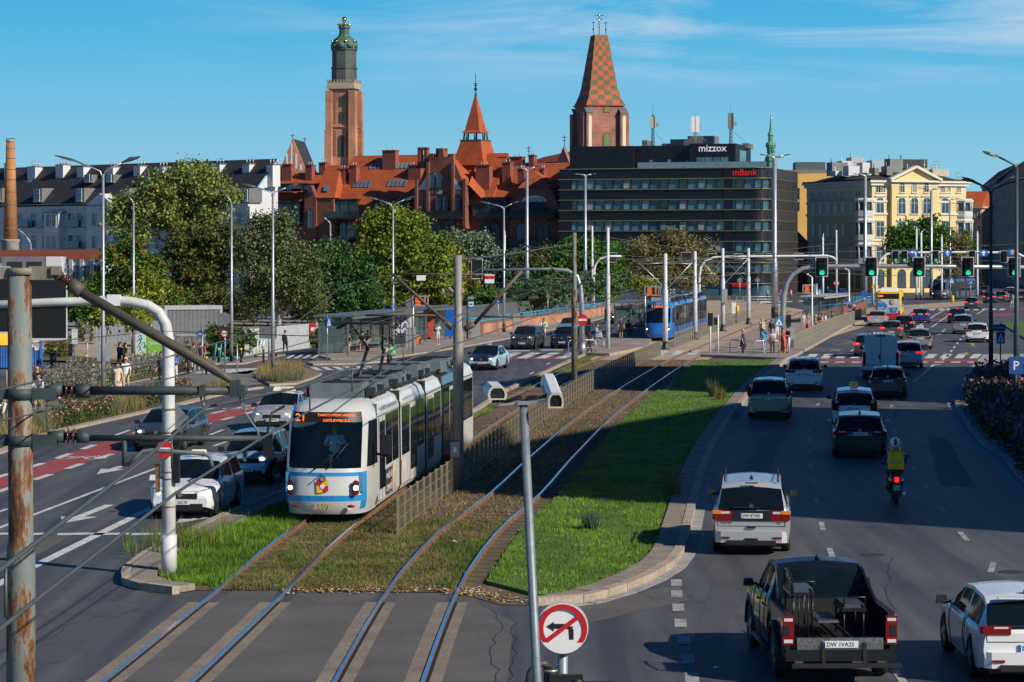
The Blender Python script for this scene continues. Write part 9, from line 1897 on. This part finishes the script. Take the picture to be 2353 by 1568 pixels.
def person(label,loc,pose='stand',face=180,top=(.1,.1,.1),bot=(.05,.05,.06),shoe=(.6,.6,.6),hair='brown',sleeves=0,shorts=0,skin=SKIN,s=1.0,long_hair=False,dress=None,cap=None,pack=None,bald=False,group=None,bag=None):
 """face: heading in degrees, 0 looks away from the camera, 180 towards it"""
 me,J=body(pose);t=thing('person',label,'person',loc,rad(face),group);o=link('body',me,t);t.scale=(s,s,s);T,B_,S_=cloth(top),cloth(bot),cloth(shoe)
 if not me.materials:
  for _ in range(8):me.materials.append(None)
 for i,m in enumerate((skin,T,T,T if sleeves else skin,skin,B_,skin if shorts else B_,S_)):o.material_slots[i].link='OBJECT';o.material_slots[i].material=m
 h=V(J['head1'][0])
 if not bald:
  mb=MB();mb.sph((h.x,h.y-.025,h.z+.03),1,(.092,.105,.1),10)
  if long_hair:mb.sph((h.x,h.y-.07,h.z-.1),1,(.085,.05,.17),10)
  mb.build('hair',cloth(HAIRC[hair]),t)
 if cap:mb=MB();mb.sph((h.x,h.y-.005,h.z+.05),1,(.1,.115,.08),10);mb.box(h.x,h.y+.13,h.z+.045,.13,.1,.015);mb.build('cap',cloth(cap),t)
 if dress:z0,z1=dress[0],V(J['pelvis'][0]).z+.2;mb=MB();mb.lathe([(.25 if z0<.6 else .2,z0),(.2,(z0+z1)/2),(.135,z1)],(0,.02,0),14);mb.build('dress',cloth(dress[1]),t)
 if pack:c=V(J['chest'][0]);mb=MB();mb.box(c.x,c.y-.2,c.z-.1,.3,.17,.42,0,0,.85);mb.build('backpack',cloth(pack),t)
 if bag:w=V(J['paL'][0]);mb=MB();mb.box(w.x+.03,w.y,w.z-.28,.1,.3,.34,0,0,.7);mb.tube([(w.x+.03,w.y-.08,w.z-.12),(w.x+.01,w.y,w.z),(w.x+.03,w.y+.08,w.z-.12)],.012,5);mb.build('handbag',cloth(bag),t)
 return t
def bicycle(label,loc,face,c=(.05,.05,.05)):
 t=thing('bicycle',label,'bicycle',loc,rad(face));m=cloth(c)
 for y in(-.52,.52):
  ring=[(0,y+.33*math.cos(a),.34+.33*math.sin(a))for a in[6.2832*i/20 for i in range(21)]];o=MB().tube(ring,.02,6,0,False).build('wheel',RUBBER,t);mb=MB()
  for i in range(6):a=math.pi*i/6;mb.tube([(0,y-.31*math.cos(a),.34-.31*math.sin(a)),(0,y+.31*math.cos(a),.34+.31*math.sin(a))],.004,4)
  mb.build('spoke',STEEL,o)
 mb=MB();A,B_,C_,D_=(0,-.52,.34),(0,-.05,.3),(0,-.2,.82),(0,.38,.85)
 for a,b in((A,B_),(A,C_),(B_,C_),(B_,D_),(C_,D_),(D_,(0,.52,.34)),(D_,(0,.36,1.02)),(C_,(0,-.22,.95))):mb.tube([a,b],.018,6)
 mb.build('frame',m,t);MB().tube([(-.27,.42,1.05),(0,.36,1.04),(.27,.42,1.05)],.015,6).build('handlebar',BLACK,t);MB().sph((0,-.22,.97),1,(.07,.12,.03),8).build('saddle',BLACK,t);MB().tube([(-.17,-.05,.24),(0,-.05,.3),(.17,-.02,.4)],.015,5).build('pedal',BLACK,t)
def bagbox(label,loc,face,c,txt=None):
 t=thing('delivery_bag',label,'delivery bag',loc,rad(face));m=cloth(c);mb=MB();mb.box(0,0,.22,.43,.32,.44);mb.box(0,0,.45,.45,.34,.05);o=mb.build('box',m,t)
 for x in(-.12,.12):mb=MB();mb.box(x,.12,.52,.06,.02,.16);mb.box(x,.2,.58,.06,.16,.02);mb.build('strap',m,t)
 MB().tube([(-.07,-.1,.475),(-.07,-.1,.5),(.07,-.1,.5),(.07,-.1,.475)],.012,5).build('handle',m,t)
 if txt:text(txt,M('bag_print',(.02,.35,.2),var=0),(0,-.166,.2),(0,-1,0),(0,0,1),w=.3,parent=t)
g=G
person('woman in a long beige patterned dress and sunglasses walking on the path',g(270,918),'walk',195,(.66,.52,.38),(.66,.52,.38),(.2,.1,.05),'dark',long_hair=True,dress=(.3,(.68,.52,.37)),shorts=1)
person('man in a white shirt and beige cap beside the woman in the long dress',g(289,908),'walk',190,(.75,.76,.78),(.5,.42,.3),(.6,.6,.6),shorts=1,cap=(.55,.46,.36),s=1.05)
person('bald man in a black shirt standing behind the rusty pole',g(85,935),'stand',200,(.015,.015,.018),(.3,.33,.38),(.1,.1,.1),sleeves=1,bald=True,s=1.06)
bicycle('bicycle ridden by the cyclist in the pale shirt near the rusty pole',g(92,951),170,(.3,.4,.05));person('cyclist in a pale shirt and sunglasses riding near the rusty pole',g(92,951),'cycle',170,(.6,.6,.72),(.02,.02,.02),(.3,.1,.1),'dark',shorts=1)
bicycle('bicycle at the picture edge under the child cyclist',g(5,982),170);person('cyclist in grey camouflage clothes at the picture edge',g(5,982),'cycle',170,(.4,.4,.4),(.6,.6,.6),(.7,.7,.7),'dark',shorts=1,s=.9)
person('man in a dark blue shirt and cap walking away by the sandy yard',g(275,856),'walk',330,(.03,.035,.08),(.02,.02,.02),(.05,.05,.05),cap=(.02,.02,.02))
person('dark haired woman with a black backpack beside the sandy yard',g(287,858),'walk',320,(.015,.015,.015),(.02,.02,.02),(.05,.05,.05),'dark',long_hair=True,pack=(.02,.02,.022))
person('man in a charcoal shirt partly behind the white mast',g(371,890),'stand',160,(.09,.095,.1),(.02,.02,.02),(.1,.1,.1),s=1.05);person('man in a bright blue shirt partly behind the white mast',g(401,885),'phone',190,(.01,.16,.6),(.6,.62,.66),(.5,.5,.5))
person('man in black shorts crossing at the posters',g(431,856),'walk',30,(.02,.02,.02),(.015,.015,.015),(.6,.6,.6),skin=SKIND,shorts=1,s=1.05);person('person in grey baggy trousers crossing at the posters',g(445,858),'walk',20,(.12,.12,.12),(.4,.4,.42),(.7,.7,.7));person('person in a black shirt and white shorts crossing at the posters',g(461,857),'walk',10,(.02,.02,.022),(.65,.63,.6),(.75,.75,.75),shorts=1)
person('man in a grey shirt with a black backpack by the pale fence',g(655,819),'walk',350,(.5,.5,.55),(.04,.04,.045),(.2,.2,.2),pack=(.02,.02,.025));person('woman in a navy top and white trousers at the clipped hedge',g(763,800),'walk',100,(.02,.03,.07),(.72,.72,.74),(.7,.7,.7),sleeves=1)
for i,(px,py,tp,bt,f,l)in enumerate(((792,812,(.03,.03,.03),(.02,.02,.02),210,'person in black sitting on the bench in the glass shelter'),(803,811,(.1,.08,.07),(.5,.4,.1),120,'person in colourful shorts with stretched legs in the glass shelter'),(832,806,(.03,.03,.03),(.03,.03,.03),150,'person leaning forward on the shelter bench'),(845,803,(.02,.02,.02),(.3,.2,.15),160,'woman sitting at the far end of the shelter bench'))):person(l,g(px,py,.1),'sit',f,tp,bt,(.3,.2,.15),('dark','brown')[i%2],shorts=1)
person('man in a white shirt, shorts and cap waiting beside the second shelter',g(1006,794,.1),'phone',220,(.68,.62,.55),(.5,.52,.55),(.78,.78,.78),shorts=1,cap=(.05,.05,.1),pack=(.03,.03,.03))
b=g(895,858);bicycle('bicycle under the courier with the green bag',b,190);person('courier in a white shirt cycling with a green bag beside the shelter',b,'cycle',190,(.55,.56,.58),(.02,.02,.022),(.1,.1,.1),'dark',skin=SKIND,sleeves=1);bagbox('bright green delivery bag on the cycling courier near the shelter',b+V((.15,.35,1.08)),190,(.01,.5,.12))
b=g(1249,783);bicycle('bicycle under the courier with the yellow bag',b,185);person('courier in a white shirt cycling with a yellow bag by the brick ramp',b,'cycle',185,(.7,.7,.7),(.6,.6,.62),(.2,.2,.2),'dark',sleeves=1,shorts=1);bagbox('yellow delivery bag on the courier cycling by the brick ramp',b+V((.12,.36,1.06)),185,(.75,.5,.02))
person('woman in black top and leggings at the west platform barrier',g(1354,815,.05),'walk',240,(.015,.015,.015),(.02,.02,.02),(.75,.75,.75),'brown',long_hair=True);person('woman in a blue grey dress with a white bag on the west platform',g(1371,800,.1),'phone',250,(.28,.31,.42),(.28,.31,.42),(.3,.2,.15),'dark',dress=(.5,(.28,.31,.42)),shorts=1,bag=(.7,.72,.72))
person('person in dark clothes waiting in the shade of the west platform',g(1427,779,.22),'stand',200,(.04,.03,.05),(.04,.03,.03),(.1,.1,.1),'dark',shorts=1);person('person sitting on the shaded west platform bench',g(1443,774,.22),'sit',200,(.03,.03,.03),(.03,.03,.03),(.1,.1,.1),'dark')
person('old woman with pale hair in a dark purple dress at the barrier',g(1707,816,.05),'stand',250,(.045,.03,.07),(.045,.03,.07),(.05,.05,.05),'blond',dress=(.55,(.045,.03,.07)),bag=(.05,.03,.07));person('blond woman in a white top with a beige backpack',g(1751,785,.18),'stand',20,(.7,.7,.72),(.05,.05,.06),(.1,.1,.1),'blond',long_hair=True,pack=(.55,.42,.28));person('man in a turquoise shirt, pale jeans and white cap',g(1755,814,.1),'walk',200,(.02,.35,.55),(.35,.45,.58),(.7,.7,.7),cap=(.7,.7,.72));person('man in a black shirt and blue jeans on the right platform',g(1773,789,.18),'stand',10,(.012,.012,.014),(.08,.2,.4),(.1,.1,.1),pack=(.02,.02,.02));person('person in white with a shoulder strap behind the crossing sign',g(1785,785,.18),'stand',190,(.65,.6,.7),(.75,.75,.77),(.6,.6,.6),shorts=1);person('woman in a white top and brown trousers with a plum bag',g(1775,817,.08),'phone',160,(.72,.7,.7),(.06,.035,.03),(.7,.5,.5),'blond',long_hair=True,bag=(.12,.03,.08));person('woman in a red patterned dress beside the crossing sign',g(1799,814,.1),'stand',170,(.65,.06,.04),(.65,.1,.08),(.6,.3,.3),'brown',long_hair=True,dress=(.4,(.62,.1,.07)));person('man in a black vest and white shorts looking at his phone',g(1811,813,.15),'phone',120,(.015,.015,.016),(.72,.72,.75),(.05,.05,.05),'dark',shorts=1,s=1.04)
person('man in a grey shirt and shorts standing near the platform lamp',g(1846,765,.18),'stand',200,(.42,.42,.44),(.35,.35,.37),(.75,.75,.75),'dark',shorts=1);person('woman with a red bag leaning at the platform lamp',g(1858,764,.18),'stand',220,(.3,.2,.18),(.4,.3,.25),(.75,.75,.75),'dark',long_hair=True,shorts=1,bag=(.5,.02,.03))
for i,(px,py,tp,l)in enumerate(((1874,760,(.3,.15,.08),'person with a white hat sitting on the right platform'),(1882,757,(.02,.02,.02),'person in black sitting second on the right platform'),(1889,756,(.5,.3,.2),'person in brown sitting in the platform group'),(1897,754,(.65,.68,.75),'person in a white top sitting in the platform group'),(1912,750,(.05,.03,.06),'person in dark clothes sitting at the far end of the platform group'))):person(l,g(px,py,.18),'sit',250,tp,(.05,.05,.06),(.3,.3,.3),('dark','brown')[i%2],cap=(.75,.75,.75)if i==0 else None)
person('man standing at the far end of the railing before the underpass',g(1953,733,.15),'stand',200,(.05,.03,.03),(.5,.5,.55),(.6,.6,.6),'dark',shorts=1);person('woman standing at the far end of the railing before the underpass',g(1962,732,.15),'phone',200,(.3,.3,.34),(.35,.38,.42),(.5,.5,.5),'dark')
for i,(px,tp,l)in enumerate(((1763,(.55,.3,.33),'person in a pale pink shirt at the office corner'),(1786,(.12,.02,.08),'person in a plum shirt on a bicycle stand by the office corner'),(1794,(.3,.05,.15),'person in a wine red shirt before the office corner'),(1808,(.03,.035,.08),'person in a navy shirt before the office corner'),(1818,(.75,.25,.42),'person in a bright pink shirt before the office corner'))):person(l,g(px,692-(i%2)),'stand',160+20*i,tp,(.06,.06,.08),(.3,.3,.3),'dark',shorts=i%2)
person('person in a green shirt at the shaded palace wall',g(1902,684),'walk',90,(.02,.25,.12),(.05,.05,.06),(.2,.2,.2));person('cyclist like figure in a green top at the dark lamp post',g(2326,707),'walk',150,(.3,.65,.3),(.6,.6,.6),(.7,.7,.7),shorts=1);person('pedestrian with pale clothes at the far crossing',g(2176,692),'walk',120,(.6,.5,.5),(.05,.05,.06),(.2,.2,.2))
dv=V((track1(66.5)-.18,66.5,.62));person('bald tram driver in a pale blue shirt behind the windscreen',dv+V((.1,-.05,.5)),'drive',183,(.6,.8,.92),(.03,.04,.08),(.05,.05,.05),bald=True,s=1.05)
def moped():
 p,h=away(2058,1162,1.8,.1);p=g(2058,1160)+V((.06,.55,0));t=thing('motor_scooter','black motor scooter with a lit red tail light and a small green plate','scooter',p,rad(-5));BK=paint('scooter_black',(.015,.016,.02))
 for y in(-.6,.68):o=MB().lathe([(.12,-.06),(.22,-.055),(.24,0),(.22,.055),(.12,.06)],(0,y,.24),16,0,True,'x').build('wheel',RUBBER,t);MB().lathe([(.12,-.03),(.12,.03)],(0,y,.24),12,0,True,'x').build('rim',RIM,o)
 mb=MB();vs=[];S=[(-.85,.07,.62,.78),(-.75,.16,.5,.82),(-.45,.2,.38,.8),(-.1,.19,.34,.72),(.05,.15,.3,.45)]
 for y,w,z0,z1 in S:vs+=[(-w,y,z0+.08),(-w,y,z1-.08),(-w*.6,y,z1),(w*.6,y,z1),(w,y,z1-.08),(w,y,z0+.08),(w*.5,y,z0),(-w*.5,y,z0)]
 mb.add(vs,[(i*8+j,i*8+(j+1)%8,i*8+8+(j+1)%8,i*8+8+j)for i in range(4)for j in range(8)]+[tuple(range(8))[::-1],tuple(range(32,40))],0,True);mb.build('body',BK,t)
 MB().box(0,-.35,.82,.3,.75,.1,0,0,.85).build('seat',M('seat_black',(.02,.02,.02),rough=.6),t);mb=MB();mb.plate([(-.2,.42,.3),(.2,.42,.3),(.17,.62,1.0),(-.17,.62,1.0)],(0,1,.3),.06);mb.build('leg_shield',BK,t);MB().box(0,.18,.3,.34,.5,.06).build('footboard',BLACK,t);MB().tube([(-.34,.44,1.06),(0,.55,1.02),(.34,.44,1.06)],.025,6).build('handlebar',BLACK,t)
 MB().box(0,-.86,.72,.13,.05,.14).build('tail_light',TAILON,t);mb=MB();mb.box(0,-.9,.5,.19,.02,.15);o=mb.build('number_plate',M('plate_green',(.2,.55,.35),var=.1),t);MB().box(0,-.9,.38,.14,.02,.04).build('reflector',TAIL,t);MB().box(0,-.8,.42,.24,.05,.35).build('mudguard',BLACK,t);MB().tube([(.17,-.2,.3),(.2,-.85,.34)],.06,8).build('exhaust',STEEL,t)
 for s in(-1,1):MB().tube([(s*.25,.47,1.06),(s*.36,.45,1.22)],.012,5).build('mirror_stalk',BLACK,t);MB().sph((s*.38,.45,1.26),1,(.07,.025,.05),8).build('mirror',DARKM,t);MB().sph((s*.16,-.78,.7),1,(.05,.06,.06),8).build('indicator',CHR,t)
 r=person('scooter rider in a blue shirt and white helmet with a yellow bag',p+V((0,-.12,.04)),'scoot',-5,(.015,.05,.32),(.06,.05,.05),(.02,.02,.02),bald=True,skin=SKIND,shorts=1,s=1.04)
 h=V(body('scoot')[1]['head1'][0]);mb=MB();mb.sph((h.x,h.y,h.z+.02),1,(.14,.16,.145),14);hm=mb.build('helmet',M('helmet_white',(.8,.8,.8),rough=.25,coat=.5),r);mb=MB();mb.box(0,h.y-.14,h.z+.04,.09,.05,.17,0,0,.7);mb.build('helmet_stripe',BLACK,hm)
 bagbox('big yellow cube shaped delivery bag on the scooter rider, with green lettering',p+V((-.03,-.38,.98)),-5,(.75,.52,.02),'Glovo')
moped()
Jd={'hip':((0,-.22,.42),.1),'mid':((0,0,.43),.11),'ch':((0,.2,.43),.125),'nk':((0,.32,.55),.075),'hd':((0,.4,.64),.08),'mz':((0,.53,.6),.04),'tl':((0,-.36,.5),.03),'tt':((0,-.5,.62),.015),'eL':((.07,.37,.66),.025),'eR':((-.07,.37,.66),.025)};Ed=[('hip','mid'),('mid','ch'),('ch','nk'),('nk','hd'),('hd','mz'),('hip','tl'),('tl','tt'),('hd','eL'),('hd','eR')]
for s,S in((1,'L'),(-1,'R')):
 Jd['k'+S]=((s*.09,-.16,.3),.06);Jd['h'+S]=((s*.09,-.28,.16),.03);Jd['f'+S]=((s*.09,-.24,.03),.035);Jd['e'+S+'f']=((s*.09,.2,.28),.05);Jd['w'+S]=((s*.09,.2,.14),.032);Jd['p'+S]=((s*.09,.24,.03),.035);Ed+=[('hip','k'+S),('k'+S,'h'+S),('h'+S,'f'+S),('ch','e'+S+'f'),('e'+S+'f','w'+S),('w'+S,'p'+S)]
dm=skin_mesh(Jd,Ed,'mid');dm.materials.append(M('dog_fur',(.62,.47,.28),rough=.9,var=.15,scale=6));dm.name='dog'
t=thing('dog','pale golden dog walking beside the woman in the long dress','dog',g(251,916),rad(170));link('body',dm,t)
cam=bpy.data.cameras.new('camera');co=bpy.data.objects.new('camera',cam);col.objects.link(co)
co.location=(0,0,H);co.rotation_euler=(rad(90),0,0)
cam.sensor_width=36;cam.lens=36*F/2353;cam.shift_y=(HY-784)/2353;cam.clip_end=6000;cam.clip_start=.5
sc.camera=co
AZ=V((.81,-.585,0)).normalized();EL=rad(33)
sd=V((AZ.x*math.cos(EL),AZ.y*math.cos(EL),math.sin(EL)))
sl=bpy.data.lights.new('sun','SUN');sl.energy=5.0;sl.angle=rad(.5);sl.color=(1,.91,.77)
so=bpy.data.objects.new('sun',sl);col.objects.link(so);so.rotation_euler=sd.to_track_quat('Z','Y').to_euler();so.location=(40,-30,60)
w=bpy.data.worlds.new('World');sc.world=w;w.use_nodes=True;nt=w.node_tree;L=nt.links.new
bg=nt.nodes['Background']
sky=N(nt,'ShaderNodeTexSky',sky_type='NISHITA');sky.sun_disc=False;sky.sun_elevation=EL;sky.sun_rotation=math.atan2(AZ.x,AZ.y);sky.air_density=1.0;sky.dust_density=.3;sky.ozone_density=4
bg.inputs['Strength'].default_value=.06
tc=N(nt,'ShaderNodeTexCoord');sx=N(nt,'ShaderNodeSeparateXYZ');L(tc.outputs['Generated'],sx.inputs[0])
gr=N(nt,'ShaderNodeValToRGB');e=gr.color_ramp.elements
e[0].position=0;e[0].color=(.32,.60,.74,1);e[1].position=.036;e[1].color=(.25,.57,.76,1)
for p,c in((.07,(.14,.50,.77)),(.1,(.06,.42,.75)),(.17,(.03,.22,.58)),(.3,(.006,.11,.33))):
 x=e.new(p);x.color=rgb(c)
L(sx.outputs[2],gr.inputs[0])
dv=N(nt,'ShaderNodeMath',operation='ADD');dv.inputs[1].default_value=0
mp=N(nt,'ShaderNodeMapping');mp.inputs['Scale'].default_value=(9,9,75);mp.inputs['Rotation'].default_value=(0,rad(-3),0);mp.inputs['Location'].default_value=(.9,0,-1.22)
L(tc.outputs['Generated'],mp.inputs[0])
cn=N(nt,'ShaderNodeTexNoise');cn.inputs['Scale'].default_value=1.0;cn.inputs['Detail'].default_value=7;cn.inputs['Roughness'].default_value=.58;cn.inputs['Distortion'].default_value=.6;L(mp.outputs[0],cn.inputs['Vector'])
cr=N(nt,'ShaderNodeValToRGB');cr.color_ramp.elements[0].position=.43;cr.color_ramp.elements[1].position=.78;L(cn.outputs['Fac'],cr.inputs[0])
hm=N(nt,'ShaderNodeMapRange');hm.inputs[1].default_value=.055;hm.inputs[2].default_value=.085;L(sx.outputs[2],hm.inputs[0])
rm=N(nt,'ShaderNodeMapRange');rm.inputs[1].default_value=-.16;rm.inputs[2].default_value=.06;L(sx.outputs[0],rm.inputs[0])
m1=N(nt,'ShaderNodeMath',operation='MULTIPLY');L(cr.outputs[0],m1 .inputs[0]);L(hm.outputs[0],m1 .inputs[1])
m2=N(nt,'ShaderNodeMath',operation='MULTIPLY');L(m1 .outputs[0],m2 .inputs[0]);L(rm.outputs[0],m2 .inputs[1])
m3=N(nt,'ShaderNodeMath',operation='MULTIPLY');m3 .inputs[1].default_value=.95;L(m2 .outputs[0],m3 .inputs[0])
cm=N(nt,'ShaderNodeMixRGB');cm.inputs[2].default_value=(.56,.70,.82,1);L(m3 .outputs[0],cm.inputs[0]);L(gr.outputs[0],cm.inputs[1])
ml=N(nt,'ShaderNodeMixRGB',blend_type='MULTIPLY');ml.inputs[0].default_value=1;ml.inputs[2].default_value=(1/.06,)*3+(1,);L(cm.outputs[0],ml.inputs[1])
up=N(nt,'ShaderNodeMapRange');up.inputs[1].default_value=.22;up.inputs[2].default_value=.4;L(sx.outputs[2],up.inputs[0])
fx=N(nt,'ShaderNodeMixRGB');L(up.outputs[0],fx.inputs[0]);L(ml.outputs[0],fx.inputs[1])
tn=N(nt,'ShaderNodeMixRGB',blend_type='MULTIPLY');tn.inputs[0].default_value=1;tn.inputs[2].default_value=(.07,.45,.95,1);L(sky.outputs[0],tn.inputs[1])
L(tn.outputs[0],fx.inputs[2]);L(fx.outputs[0],bg.inputs['Color'])
sc.view_settings.view_transform='Standard';sc.view_settings.look='None';sc.view_settings.exposure=0
sc.cycles.use_denoising=True;sc.cycles.max_bounces=6;sc.cycles.transparent_max_bounces=8;sc.cycles.diffuse_bounces=2;sc.cycles.glossy_bounces=3
